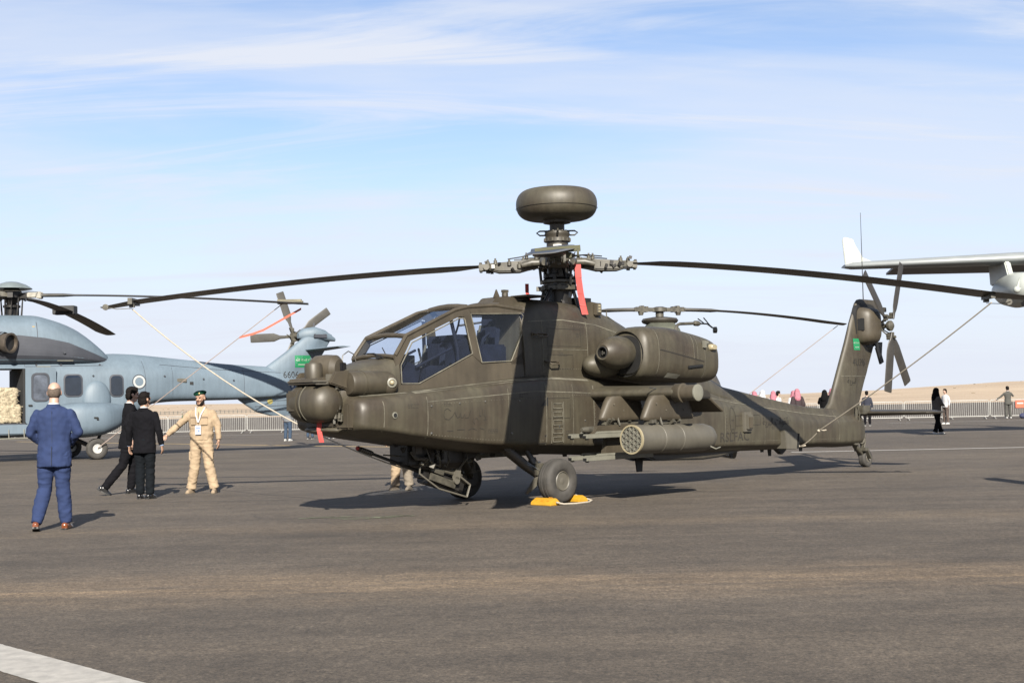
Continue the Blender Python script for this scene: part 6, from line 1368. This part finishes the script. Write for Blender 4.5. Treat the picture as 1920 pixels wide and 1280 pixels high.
def person(label, loc, face, H=1.78, legs=None, arms=None, head=(0, 0), lean_=0., outfit='suit', cl=None, detail=1, group=None, build=1.0, hair='short', extras=None):
    """forward = +X, left = +Y. legs: {'L':(hipdx.. foot xyz, knee xyz)}, arms: {'L':(elbow, wrist)} in a 1.78 m body frame"""
    root = empty('person', (loc[0], loc[1], 0), face); tag(root, label, 'person', group)
    s = H / 1.78; V = lambda *a: Vector(a)
    vox = (.011 if detail else .024) / 1.0
    hipL, hipR = V(0, .095, .93), V(0, -.095, .93)
    lg = {'L': (V(.02, .11, .50), V(-.02, .12, .085), 0.), 'R': (V(.02, -.11, .50), V(-.02, -.12, .085), 0.)}
    if legs: lg.update({k: (Vector(v[0]), Vector(v[1]), v[2] if len(v) > 2 else 0.) for k, v in legs.items()})
    ln = V(lean_, 0, 0)
    shL, shR = V(-.01, .178 * build, 1.425) + ln, V(-.01, -.178 * build, 1.425) + ln
    am = {'L': (V(-.03, .25, 1.17), V(.04, .27, .93)), 'R': (V(-.03, -.25, 1.17), V(.04, -.27, .93))}
    if arms: am.update({k: (Vector(v[0]), Vector(v[1])) for k, v in arms.items()})
    hc = V(.025, 0, 1.665) + ln * 1.15
    hyaw, hpit = head; HR = Matrix.Rotation(hyaw, 3, 'Z') @ Matrix.Rotation(hpit, 3, 'Y')
    h = lambda x, y, z: hc + HR @ V(x, y, z)
    skin = cl.get('skin', skin_l)
    def fin(me, name, m, parent=root): 
        for v in me.vertices: v.co *= s
        return new_obj(name, me, m, parent)
    # ---- body : one continuous surface
    b = MB()
    if detail:
        b.ell(h(-.012, 0, .035), (.098, .078, .098), 20, 14)
        b.capsule(h(.012, 0, -.02), h(.030, 0, -.075), .070, .045, 14); b.capsule(h(.055, .022, -.085), h(.055, -.022, -.085), .026, .026)   # face, chin
        b.capsule(h(.080, 0, .022), h(.106, 0, -.018), .012, .017, 10)                     # nose
        b.capsule(h(.078, .036, .036), h(.082, -.036, .036), .016, .016, 10)               # brow
        b.ell(h(.068, .032, -.022), (.026, .024, .022), 10, 8); b.ell(h(.068, -.032, -.022), (.026, .024, .022), 10, 8)
        b.capsule(h(.086, .020, -.052), h(.086, -.020, -.052), .010, .010, 8)
        for sd in (1, -1): b.ell(h(-.008, sd * .080, .0), (.022, .012, .032), 10, 8)
    else: b.ell(h(0, 0, .01), (.095, .078, .125), 14, 10)
    b.capsule(h(-.015, 0, -.06), V(-.02, 0, 1.46) + ln, .056, .066, 14)
    b.capsule(V(-.02, 0, 1.40) + ln, V(0, 0, 1.05) + ln * .4, .10, .10, 14); b.capsule(V(0, 0, 1.05) + ln * .4, V(0, 0, .93), .10, .11, 14)
    for k, sh, hp in (('L', shL, hipL), ('R', shR, hipR)):
        el, wr = am[k]; b.capsule(V(-.02, 0, 1.40) + ln, sh + V(0, 0, -.03), .06, .032, 10); b.capsule(sh + V(0, 0, -.03), el, .032, .032, 10); b.capsule(el, wr, .034, .024, 10)
        kn_, ak, _ = lg[k]; b.capsule(hp, kn_, .075, .048, 10); b.capsule(kn_, ak, .048, .034, 10)
        # hand : palm, four unequal fingers and a thumb
        d = (wr - el).normalized(); sg = 1 if k == 'L' else -1
        tw_ = extras.get('palm' + k) if extras else None
        nrm = Vector(tw_) if tw_ else V(0, -sg, 0); nrm = (nrm - d * nrm.dot(d)).normalized(); side = d.cross(nrm).normalized() * sg   # side points to the thumb
        if side.x < 0 and not tw_: side = -side
        pc = wr + d * .050
        if detail:
            b.capsule(wr, wr + d * .02, .024, .027, 10); b.capsule(wr + d * .03, wr + d * .078, .033, .036, 12, fl=(nrm, .42))
            for i, (o_, l1, l2) in enumerate(((.031, .042, .036), (.011, .046, .042), (-.010, .044, .038), (-.030, .034, .030))):
                p0 = wr + d * .085 + side * o_; p1 = p0 + (d + nrm * .25 + side * o_ * 3).normalized() * l1; p2 = p1 + (d + nrm * .85).normalized() * l2
                b.capsule(wr + d * .06 + side * o_ * .8, p0, .0095, .0095, 8); b.capsule(p0, p1, .0092, .0085, 8); b.capsule(p1, p2, .0085, .0075, 8)
            t0 = wr + d * .028 + side * .024; t1 = t0 + (d * .8 + side * .8 + nrm * .3).normalized() * .042; t2 = t1 + (d + side * .25 + nrm * .5).normalized() * .032
            b.capsule(t0, t1, .012, .0105, 8); b.capsule(t1, t2, .0105, .009, 8)
        else: b.capsule(wr, wr + d * .14, .03, .025, 8, fl=(nrm, .5))
        b.capsule(ak, ak + V(.02, 0, -.03), .034, .034, 8)
    me = remesh(b, vox if detail == 0 else .0085, 2, .4, 'body'); fin(me, 'body', skin)
    if detail:
        for sd in (1, -1):
            mb = MB(); mb.ell(h(.083, sd * .031, .014), (.010, .013, .009), 10, 8); mb.ell(h(.092, sd * .031, .014), (.004, .006, .006), 8, 6); o = fin(mb.build('eye', None, None, mesh_only=True), 'eye', mat('eye_dark', (.05, .03, .025), .2))
        mb = MB(); mb.capsule(h(.096, .020, -.053), h(.096, -.020, -.053), .004, .004, 8); fin(mb.build('mouth', None, None, mesh_only=True), 'mouth', mat('lip', (.36, .13, .11), .5))
        for sd in (1, -1): mb = MB(); mb.capsule(h(.090, sd * .018, .044), h(.082, sd * .048, .042), .005, .004, 6); fin(mb.build('eyebrow', None, None, mesh_only=True), 'eyebrow', hair_d)
    # ---- hair / headwear
    hd = hair
    mb = MB()
    if hd == 'short':
        mb.ell(h(-.020, 0, .058), (.100, .086, .084), 20, 12); mb.ell(h(-.052, 0, -.012), (.064, .081, .098), 16, 10); mb.capsule(h(.050, .03, .108), h(.045, -.035, .112), .026, .022, 8); [mb.ell(h(.012, sd * .078, .03), (.018, .010, .035), 8, 6) for sd in (1, -1)]
        me = remesh(mb, .010 if detail else .02, 2, .4, 'hair'); wrinkle(me, .008, (26, 26, 26), 5); fin(me, 'hair', hair_d)
    elif hd == 'bald':
        mb.ell(h(-.036, 0, .008), (.078, .0825, .088), 16, 12); me = remesh(mb, .012, 2, .4, 'hair'); fin(me, 'hair', hair_g)
    elif hd == 'beret':
        mb.capsule(h(.055, .0, .085), h(-.07, .0, .075), .045, .05, 14); mb.ell(h(-.01, -.01, .10), (.115, .10, .045), 18, 10); mb.ell(h(-.01, .03, .115), (.09, .075, .035), 16, 10); mb.ell(h(.04, -.065, .085), (.06, .05, .035), 12, 8)
        me = remesh(mb, .010, 4, .5, 'beret'); bo = fin(me, 'beret', beret_g)
        m1 = MB(); m1.ell(h(.094, .03, .095), (.008, .017, .020), 10, 8); fin(m1.build('badge', None, None, mesh_only=True), 'badge', mat('brass', (.60, .45, .18), .35, metal=.6), bo)
        m1 = MB(); m1.ell(h(-.05, 0, .0), (.06, .082, .055), 14, 10); fin(remesh(m1, .012, 2, .4, 'hair'), 'hair', hair_d)
        m1 = MB(); m1.capsule(h(.045, .030, -.088), h(.045, -.030, -.088), .034, .034, 10); m1.capsule(h(.088, .022, -.042), h(.088, -.022, -.042), .009, .009, 8)
        for sd in (1, -1): m1.capsule(h(.005, sd * .069, -.005), h(.035, sd * .050, -.075), .014, .026, 8)
        me = remesh(m1, .008, 2, .4, 'beard'); fin(me, 'beard', hair_d)
    elif hd in ('ghutra', 'abaya', 'ghutra_white'):
        m_ = {'ghutra': pinkg, 'abaya': abaya, 'ghutra_white': shirt_w}[hd]
        mb.ell(h(-.02, 0, .045), (.115, .10, .10), 16, 12); mb.capsule(h(-.05, 0, .02), V(-.09, 0, 1.42) + ln, .10, .13, 14, fl=((1, 0, 0), .75))
        for sd in (1, -1): mb.capsule(h(-.01, sd * .07, .0), V(.02, sd * .12, 1.40) + ln, .045, .07, 10)
        me = remesh(mb, .016, 3, .5, 'headcloth'); wrinkle(me, .012, (14, 14, 4), 2); fin(me, 'headcloth', m_)
        if hd != 'abaya': m1 = MB(); m1.rings([[tuple(h(-.015 + .103 * math.cos(t), .092 * math.sin(t), .085 + q)) for t in (2 * PI * k / 16 for k in range(16))] for q in (-.01, .012)]); fin(m1.build('cord', None, None, mesh_only=True), 'head_cord', black_m)
    # ---- clothes
    B = build
    def ringtube(mb, secs, n=24):
        """secs: (centre Vector, rx(forward), ry(side))"""
        mb.rings([[c + Vector((rx * math.cos(t), ry * math.sin(t), 0)) for t in (2 * PI * k / n for k in range(n))] for c, rx, ry in secs])
    def limb(mb, pts, rad, n=14):
        for (p, q), (a, b_) in zip(zip(pts, pts[1:]), zip(rad, rad[1:])): mb.capsule(p, q, a, b_, n)
    def pants(m, w=1.0, cuff=.062, low=.09, name='trousers'):
        mb = MB(); ringtube(mb, [(V(0, 0, .80), .10, .14), (V(0, 0, .90), .125 * B, .172 * B), (V(0, 0, 1.0), .115 * B, .155 * B), (V(0, 0, 1.06) + ln * .4, .105 * B, .145 * B)])
        for k, hp in (('L', hipL), ('R', hipR)):
            kn_, ak, _ = lg[k]; end = ak + (kn_ - ak) * 0.02 + V(0, 0, .0)
            limb(mb, [hp + V(0, 0, -.02), kn_], [.100 * w, .074 * w]); 
            # calf as open cone ending flat at the shoe
            d = (end - kn_); u, v = frame(d); rs = []
            for t, r_ in ((0, .074 * w), (.4, .072 * w), (.8, .066 * w), (1.0, cuff), (1.03, cuff)): rs.append([kn_ + d * t + (u * math.cos(q) * 1.05 + v * math.sin(q)) * r_ for q in (2 * PI * j / 16 for j in range(16))])
            mb.rings(rs)
        me = remesh(mb, .012 if detail else .026, 3, .5, name); wrinkle(me, .010 if detail else .004, (7, 7, 11), 1.5 + len(label) * .3); return fin(me, name, m)
    def jacket(m, hem=.80, cuffr=.042, loose=1.0, name='jacket', vent=False, flare=1.0):
        mb = MB(); ringtube(mb, [(V(-.005, 0, hem), .150 * loose * flare, .205 * loose * flare), (V(-.005, 0, hem + .12), .142 * loose, .196 * loose), (V(0, 0, 1.08) + ln * .4, .120 * loose, .170 * loose * B), (V(0, 0, 1.25) + ln * .8, .128 * loose, .190 * loose * B), (V(-.01, 0, 1.38) + ln, .122 * loose, .205 * B), (V(-.015, 0, 1.44) + ln, .100, .185 * B), (V(-.015, 0, 1.475) + ln, .088, .125 * B), (V(-.02, 0, 1.505) + ln, .066, .080)])
        for k, sh in (('L', shL), ('R', shR)):
            el, wr = am[k]; w2 = el + (wr - el) * .97; mb.capsule(sh + V(0, 0, -.018), el, .060 * loose, .054 * loose, 14); d = (w2 - el); u, v = frame(d)
            mb.ell(el, (.054 * loose,) * 3, 12, 8); mb.rings([[el + d * t + (u * math.cos(q) + v * math.sin(q)) * r_ for q in (2 * PI * j / 14 for j in range(14))] for t, r_ in ((0, .052 * loose), (.5, .049 * loose), (1, cuffr))])
        if vent: pass
        me = remesh(mb, .011 if detail else .024, 3, .5, name); wrinkle(me, .0095 if detail else .004, (8, 8, 7), .7 + len(label) * .21); return fin(me, name, m)
    def shoes(m, sole=black_m, boot=0, L_=.27):
        for k in ('L', 'R'):
            kn_, ak, tilt = lg[k]; sg = 1 if k == 'L' else -1; yw = .14 * sg
            e = empty('shoe'); e.parent = root; e.location = (ak.x * s, ak.y * s, ak.z * s); e.rotation_euler = (0, tilt, yw)
            mb = MB(); mb.capsule((-.05, 0, -.035), (.13, 0, -.055), .042, .034, 12); mb.capsule((.0, 0, .0), (.06, 0, -.03), .042, .035, 12); mb.box((.045, 0, -.075), (.25, .075, .02)); 
            if boot: mb.capsule((0, 0, 0), (0, 0, .10), .05, .056, 12)
            me = remesh(mb, .010, 3, .5, 'upper')
            for v in me.vertices: v.co *= s
            new_obj('upper', me, m, e)
            mb = MB(); mb.rings([[(.045 + .145 * math.cos(t), .044 * math.sin(t) * (1 + .15 * math.cos(t)), z) for t in (2 * PI * j / 20 for j in range(20))] for z in (-.085, -.066)]); mb.box((-.055, 0, -.078), (.07, .07, .022))
            me = mb.build('sole', None, None, mesh_only=True)
            for v in me.vertices: v.co *= s
            new_obj('sole', me, sole, e)
    if outfit == 'suit':
        pants(cl['trousers'], cl.get('pw', 1.0)); jk = jacket(cl['jacket'], hem=.77)
        mb = MB(); ringtube(mb, [(V(-.02, 0, 1.475) + ln, .072, .078), (V(-.018, 0, 1.545) + ln, .061, .063), (V(-.018, 0, 1.546) + ln, .05, .05)]); fin(mb.build('shirt_collar', None, None, mesh_only=True), 'shirt_collar', shirt_w)
        mb = MB(); ringtube(mb, [(V(-.03, 0, 1.48) + ln, .080, .100), (V(-.035, 0, 1.528) + ln, .068, .074), (V(-.035, 0, 1.53) + ln, .06, .066)]); fin(mb.build('jacket_collar', None, None, mesh_only=True), 'jacket_collar', cl['jacket'])
        for k in ('L', 'R'):
            el, wr = am[k]; d = (wr - el).normalized(); mb = MB(); mb.lathe([(.036, 0), (.036, .035), (.03, .036)], wr - d * .028, d, 14); fin(mb.build('shirt_cuff', None, None, mesh_only=True), 'shirt_cuff', cl.get('cuff', shirt_w))
        shoes(cl['shoes'])
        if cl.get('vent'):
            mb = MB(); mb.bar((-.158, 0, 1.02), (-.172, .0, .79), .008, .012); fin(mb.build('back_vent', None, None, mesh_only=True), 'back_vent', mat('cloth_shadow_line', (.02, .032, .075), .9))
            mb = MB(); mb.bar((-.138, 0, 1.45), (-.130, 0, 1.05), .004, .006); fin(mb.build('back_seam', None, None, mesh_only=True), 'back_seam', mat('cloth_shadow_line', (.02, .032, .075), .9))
    elif outfit == 'coverall':
        pants(tan, 1.12, .078, name='trousers'); jacket(tan, hem=.93, cuffr=.046, loose=1.10, name='coverall_top', flare=.86)
        mb = MB(); ringtube(mb, [(V(-.02, 0, 1.47) + ln, .085, .105), (V(-.02, 0, 1.535) + ln, .072, .078), (V(-.02, 0, 1.53) + ln, .06, .066)]); fin(mb.build('collar', None, None, mesh_only=True), 'collar', tan)
        mb = MB(); ringtube(mb, [(V(0, 0, 1.01), .143, .196), (V(0, 0, 1.03), .147, .200), (V(0, 0, 1.05), .143, .194)]); fin(mb.build('waist_seam', None, None, mesh_only=True), 'waist_seam', tan_dk)
        mb = MB(); mb.bar((.150, 0, 1.44), (.153, 0, 1.08), .006, .012); fin(mb.build('zip', None, None, mesh_only=True), 'zip', tan_dk)
        for sd in (1, -1):
            mb = MB(); mb.box((.137, sd * .10, 1.27), (.02, .12, .14), rot=(0, 0, sd * R(25))); fin(mb.build('chest_pocket', None, None, mesh_only=True, bevel=.008), 'chest_pocket', tan)
            mb = MB(); mb.box((.142, sd * .10, 1.335), (.022, .125, .03), rot=(0, 0, sd * R(25))); fin(mb.build('pocket_flap', None, None, mesh_only=True, bevel=.006), 'pocket_flap', tan_dk)
            kn_, ak, _ = lg['L' if sd > 0 else 'R']; q = V(.09, 0, 0); mb = MB(); mb.box(kn_ + V(.055, sd * .03, .16), (.03, .12, .16), rot=(0, 0, sd * .2)); fin(mb.build('thigh_pocket', None, None, mesh_only=True, bevel=.008), 'thigh_pocket', tan)
        el, wr = am['R']; p = shR.lerp(el, .40) + V(.03, -.055, 0); mb = MB(); mb.ell(p, (.04, .016, .045), 12, 8); fin(mb.build('shoulder_patch', None, None, mesh_only=True), 'shoulder_patch', mat('patch_green', (.16, .20, .14), .9))
        mb = MB(); mb.ell(p + V(.005, -.008, .075), (.026, .012, .026), 12, 8); fin(mb.build('shoulder_patch', None, None, mesh_only=True), 'shoulder_patch', mat('patch_pale', (.55, .50, .42), .9))
        mb = MB()
        for sd in (1, -1): mb.bar((.045, sd * .085, 1.515), (.158, sd * .045, 1.38), .022, .006, up=(1, 0, 0)); mb.bar((.158, sd * .045, 1.38), (.170, sd * .004, 1.25), .022, .006, up=(1, 0, 0))
        ly = fin(mb.build('lanyard', None, None, mesh_only=True), 'lanyard', shirt_w)
        mb = MB(); mb.box((.178, 0, 1.115), (.008, .105, .16)); fin(mb.build('badge_card', None, None, mesh_only=True), 'badge_card', mat('badge_paper', (.66, .70, .80), .5), ly)
        mb = MB(); mb.box((.183, .0, 1.15), (.004, .075, .018)); mb.box((.183, .015, 1.10), (.004, .03, .035)); fin(mb.build('badge_print', None, None, mesh_only=True), 'badge_print', mat('badge_blue', (.25, .35, .60), .5), ly)
        shoes(boot_t, mat('boot_sole', (.32, .25, .17), .9), 1)
    elif outfit == 'gown':
        mb = MB(); ringtube(mb, [(V(0, 0, .16), .20, .24), (V(0, 0, .5), .17, .22), (V(0, 0, .9), .16, .21), (V(0, 0, 1.25) + ln, .15, .215), (V(0, 0, 1.42) + ln, .13, .20), (V(-.01, 0, 1.50) + ln, .07, .08)])
        for k, sh in (('L', shL), ('R', shR)): el, wr = am[k]; mb.capsule(sh, el, .07, .07, 10); mb.capsule(el, wr, .07, .06, 10)
        me = remesh(mb, .024, 3, .5, 'gown'); wrinkle(me, .016, (8, 8, 1.2), 3); fin(me, 'gown', cl['gown']); shoes(cl.get('shoes', black_l))
    elif outfit == 'casual':
        pants(cl['trousers'], cl.get('pw', 1.0), cl.get('cuffw', .062)); jacket(cl['jacket'], hem=cl.get('hem', .86), name='top', loose=cl.get('loose', 1.0)); shoes(cl['shoes'], shoe_w)
    if extras and 'fn' in extras: extras['fn'](root, h, V, fin, mb, am, s)
    return root

def look(fx, fy): return math.atan2(fy, fx)
# man in the blue suit, back to the camera, feet apart
person('bald man in a blue suit and brown shoes, seen from behind', (-5.89, 17.15), look(-.12, 1), 1.86,
       legs={'L': ((.03, .12, .50), (-.18, .18, .10), .30), 'R': ((.04, -.09, .50), (.03, -.13, .085), 0)},
       arms={'L': ((-.01, .285, 1.18), (.15, .16, 1.04)), 'R': ((-.01, -.285, 1.18), (.15, -.16, 1.04))}, head=(.05, .12),
       outfit='suit', cl=dict(jacket=suit_blue, trousers=suit_blue, shoes=brown_l, skin=skin_l, vent=1, pw=1.08), hair='bald', build=1.10)
# two men in black
person('dark haired man in a black suit stepping forward, face turned right, behind another man', (-6.95, 24.1), look(.90, .42), 1.90,
       legs={'L': ((.10, .10, .50), (.06, .10, .085), 0), 'R': ((-.10, -.09, .50), (-.40, -.10, .13), .55)}, lean_=.05,
       arms={'L': ((-.02, .25, 1.17), (.06, .25, .93)), 'R': ((-.05, -.25, 1.17), (.0, -.26, .93))}, head=(.0, .12),
       outfit='suit', cl=dict(jacket=suit_black, trousers=suit_black, shoes=black_l, skin=skin_l), build=1.02)
person('black haired man in a black suit seen from behind, beside the man in beige', (-6.28, 22.75), look(.18, 1), 1.79,
       legs={'L': ((.02, .085, .50), (.0, .085, .085), 0), 'R': ((.02, -.09, .50), (-.02, -.10, .085), 0)},
       arms={'L': ((-.03, .27, 1.16), (.03, .29, .90)), 'R': ((-.03, -.27, 1.16), (.04, -.29, .90))}, head=(-.35, .08),
       outfit='suit', cl=dict(jacket=suit_black, trousers=mat('cloth_charcoal', (.007, .010, .014), .95, spec=.12), shoes=black_l, skin=skin_m, cuff=mat('pale_blue_cuff', (.35, .48, .72), .8)), build=1.08)
person('bearded serviceman in beige coverall and green beret, one arm held out', (-5.60, 24.0), look(-.12, -1), 1.80,
       legs={'L': ((.03, .14, .50), (.02, .235, .085), 0), 'R': ((.02, -.12, .50), (.0, -.20, .085), 0)},
       arms={'R': ((.02, -.40, 1.22), (.10, -.60, 1.03)), 'L': ((-.03, .29, 1.19), (.0, .31, .93))}, head=(-.22, .05),
       outfit='coverall', cl=dict(skin=skin_m), hair='beret', build=1.08, extras={'palmR': (1, 0, .3)})
# a serviceman whose legs show under the nose, beyond the gun
person('serviceman in beige behind the big helicopter, only his legs showing beside the gun', (-2.0, 23.7), look(-.4, -1), 1.76,
       legs={'L': ((.03, .11, .50), (.02, .16, .085), 0), 'R': ((.02, -.10, .50), (.0, -.13, .085), 0)},
       outfit='coverall', cl=dict(skin=skin_m), hair='beret', build=1.0)
# far people
G_ = 'visitors along the barrier beyond the tail'
def far(label, px_x, D, face, **k):
    x = (px_x - 960) / F_PX * D
    return person(label, (x, D), face, detail=0, **k)
g1 = dict(outfit='gown', hair='ghutra')
far('visitor in a red and white headcloth, first on the left above the tail boom', 1412, 57, look(-.2, 1), H=1.74, cl=dict(gown=shirt_w), group=G_, **g1)
far('visitor in a white headcloth beside the first red headcloth over the boom', 1427, 57.6, look(1, .4), H=1.78, outfit='gown', hair='ghutra_white', cl=dict(gown=shirt_w), group=G_)
far('visitor in a red headcloth next to the bareheaded man in white', 1447, 58, look(.2, 1), H=1.74, cl=dict(gown=shirt_w), group=G_, **g1)
far('bareheaded man in a white robe among the visitors beyond the boom', 1456, 60, look(1, .2), H=1.76, outfit='gown', hair='short', cl=dict(gown=shirt_w), group=G_)
far('visitor in a red headcloth half hidden behind the man in the dark cloak', 1485, 59, look(-.3, 1), H=1.74, cl=dict(gown=shirt_w), group=G_, **g1)
far('man in a pink checked headcloth and dark cloak, seen over the tail boom', 1492, 56, look(0, 1), H=1.80, cl=dict(gown=mat('dark_cloak', (.03, .012, .016), .85)), group=G_, **g1)
far('woman all in black raising a camera, just left of the tail fin', 1543, 57, look(.6, 1), H=1.74, outfit='gown', hair='abaya', cl=dict(gown=abaya), group=G_, arms={'R': ((.10, -.27, 1.25), (.22, -.14, 1.52)), 'L': ((.10, .27, 1.25), (.22, .14, 1.52))})
far('visitor in a red headcloth partly hidden by the edge of the tail fin', 1557, 58, look(.1, 1), H=1.80, cl=dict(gown=shirt_w), group=G_, **g1)
far('person in a navy jacket by the barrier, right of the tail fin', 1622, 66, look(.3, 1), H=1.70, outfit='casual', hair='short', cl=dict(jacket=mat('navy', (.02, .025, .05), .9), trousers=suit_black, shoes=black_l), group=G_)
far('woman in black headscarf, grey jacket and white trainers walking past the tail', 1752, 50.2, look(1, .35), H=1.70, outfit='casual', hair='abaya', cl=dict(jacket=mat('grey_brown_jacket', (.10, .085, .075), .9), trousers=abaya, shoes=shoe_w, pw=1.15, cuffw=.11, hem=.78, loose=1.15),
    legs={'L': ((.12, .10, .50), (.26, .10, .085), 0), 'R': ((-.04, -.10, .50), (-.18, -.11, .085), .1)}, arms={'L': ((.05, .26, 1.18), (.26, .12, 1.12)), 'R': ((.05, -.26, 1.18), (.28, -.10, 1.10))})
far('child in pale top and brown trousers behind the woman in black near the tail', 1769, 66, look(-1, -.5), H=1.72, outfit='casual', hair='short', cl=dict(jacket=shirt_w, trousers=mat('brown_trousers', (.12, .085, .07), .9), shoes=shoe_w))
far('man in a dark suit and white trainers leaning on the barrier at the far right', 1886, 77, look(-.1, 1), H=1.84, outfit='suit', hair='short', cl=dict(jacket=grey_jk, trousers=grey_jk, shoes=shoe_w), arms={'L': ((.08, .36, 1.22), (.12, .60, 1.08)), 'R': ((.02, -.32, 1.25), (.16, -.20, 1.42))})
far('person in jeans and grey top beyond the grey helicopter tail, left of the nose', 537, 60, look(.4, 1), H=1.75, outfit='casual', hair='short', cl=dict(jacket=greyc, trousers=jeans_m, shoes=shoe_w, pw=1.1))
far('person in maroon top and jeans seen under the nose sensor', 579, 63, look(.2, 1), H=1.72, outfit='casual', hair='short', cl=dict(jacket=red_l, trousers=jeans_m, shoes=black_l))
far('person with dark legs seen below the cheek of the big helicopter', 619, 63, look(.1, 1), H=1.72, outfit='casual', hair='short', cl=dict(jacket=greyc, trousers=suit_black, shoes=black_l))
far('person whose wide-set shoes show below the fuselage, left of the gun', 684, 59, look(-.3, 1), H=1.72, outfit='casual', hair='short', cl=dict(jacket=greyc, trousers=suit_black, shoes=black_l), legs={'L': ((.05, .16, .50), (.05, .26, .085), 0), 'R': ((.02, -.16, .50), (.0, -.26, .085), 0)})
# rucksack and sign at the barrier
mb = MB(); mb.ell((0, 0, .15), (.24, .15, .16), 14, 10); mb.ell((.15, -.05, .09), (.13, .10, .09), 12, 8); me = remesh(mb, .025, 3, .5, 'rucksack'); wrinkle(me, .01, (9, 9, 9), 1)
o = new_obj('rucksack', me, mat('navy_bag', (.03, .04, .12), .8, var=.4, scale=6)); o.location = (29.1, 76.4, 0); tag(o, 'dark blue rucksack lying on the ground by the barrier at the far right', 'bag')
m1 = MB(); m1.ell((.12, -.14, .12), (.10, .04, .08), 10, 8); m1.build('bag_pocket', shirt_w, o)

# ------------------------------------------------------------------ crowd barriers
galv = mat('galvanised', (.58, .58, .55), .5, metal=.0, var=.15, scale=3)
def barrier():
    e = empty('crowd_barrier')
    m1 = MB(); m1.tube([(-1.12, 0, .16), (-1.17, 0, .24), (-1.17, 0, 1.02), (-1.12, 0, 1.08), (1.12, 0, 1.08), (1.17, 0, 1.02), (1.17, 0, .24), (1.12, 0, .16), (-1.12, 0, .16)], .024, 6); m1.build('frame', galv, e)
    m1 = MB()
    for k in range(19): m1.tube([(-1.06 + .118 * k, 0, .17), (-1.06 + .118 * k, 0, 1.07)], .011, 5)
    m1.build('bars', galv, e)['kind'] = 'stuff'
    for x in (-.95, .95):
        m1 = MB(); m1.tube([(x, 0, .17), (x, 0, .10), (x, -.28, .015)], .020, 6); m1.tube([(x, 0, .10), (x, .28, .015)], .020, 6); m1.build('foot', galv, e)
    return e
bar0 = barrier(); n_ = 0
x = -41.5
bl_ = [('leftmost',)]
pos = []
while x < 44:
    y = 82.5 - (x + 41.5) * .072 if x < 0 else 79.5 - x * .085
    pos.append((x, y)); x += 2.42
BL = [(-1e5, 260, 'galvanised crowd barrier in the stretch hidden behind the grey helicopter'), (260, 330, 'crowd barrier seen between the men in black and the serviceman in beige'), (330, 402, 'crowd barrier directly behind the serviceman in the green beret'),
      (402, 470, 'crowd barrier just right of the serviceman in beige'), (470, 545, 'crowd barrier left of the person in jeans, below the grey tail boom'), (545, 620, 'crowd barrier behind the nose sensor, right of the person in jeans'),
      (1520, 1590, 'crowd barrier half hidden by the big tail fin'), (1590, 1655, 'crowd barrier behind the person in navy, right of the tail fin'), (1655, 1725, 'crowd barrier above the tail stabilator, left of the woman in black'),
      (1725, 1790, 'crowd barrier behind the woman in black and grey'), (1790, 1860, 'crowd barrier left of the man in the dark suit at the far right'), (1860, 1940, 'crowd barrier the man in the dark suit leans on, by the orange sign'), (1940, 1e5, 'crowd barrier in the row running on past the right edge')]
for i, (x, y) in enumerate(pos):
    o = bar0 if i == 0 else copy_tree(bar0)
    o.location = (x, y, 0); o.rotation_euler = (0, 0, -.075 + .02 * math.sin(i * 2.3))
    pxx = 960 + x / y * F_PX
    lb = 'galvanised crowd barrier in the stretch hidden behind the big helicopter'
    for x0, x1, t_ in BL:
        if x0 <= pxx < x1: lb = t_; break
    tag(o, lb, 'barrier', 'crowd barriers along the edge of the apron')
# orange sign on the barrier
mb = MB(); mb.box((0, 0, 0), (.62, .02, .42)); o = mb.build('barrier_sign', mat('sign_orange', (.85, .14, .06), .6)); o.location = (29.2, 76.96, .82); tag(o, 'small orange-red sign hanging on the barrier behind the man in the dark suit', 'sign')
m1 = MB(); m1.box((-.05, -.013, .05), (.36, .004, .08)); m1.build('sign_print', white_p, o)
# far boundary fence on the sand, dark posts and rails
mb = MB()
for i in range(120):
    x = -175 + i * 1.5; y = 470; mb.box((x, y, .35), (.22, .12, 1.3)); mb.box((x + .75, y, .70), (1.5, .06, .16)); mb.box((x + .75, y, .10), (1.5, .06, .16))
tag(mb.build('boundary_fence', mat('fence_dark', (.13, .13, .12), .8), smooth=False), 'low dark boundary fence crossing the sand far beyond the barriers on the left', 'fence')

# low scrub scattered over the dunes
mb = MB(); r6 = random.Random(9)
for k in range(150):
    y = r6.uniform(480, 860); x = r6.uniform(-.45, .45) * y; z = dune_h(x, y); s6 = r6.uniform(.2, .7)
    mb.ell((x, y, z + s6 * .15), (s6 * r6.uniform(1, 2.4), s6, s6 * .45), 7, 4)
tag(mb.build('scrub', mat('dry_scrub', (.34, .27, .18), .95)), 'scattered dry scrub on the pale dunes along the horizon', 'scrub', kind='stuff')
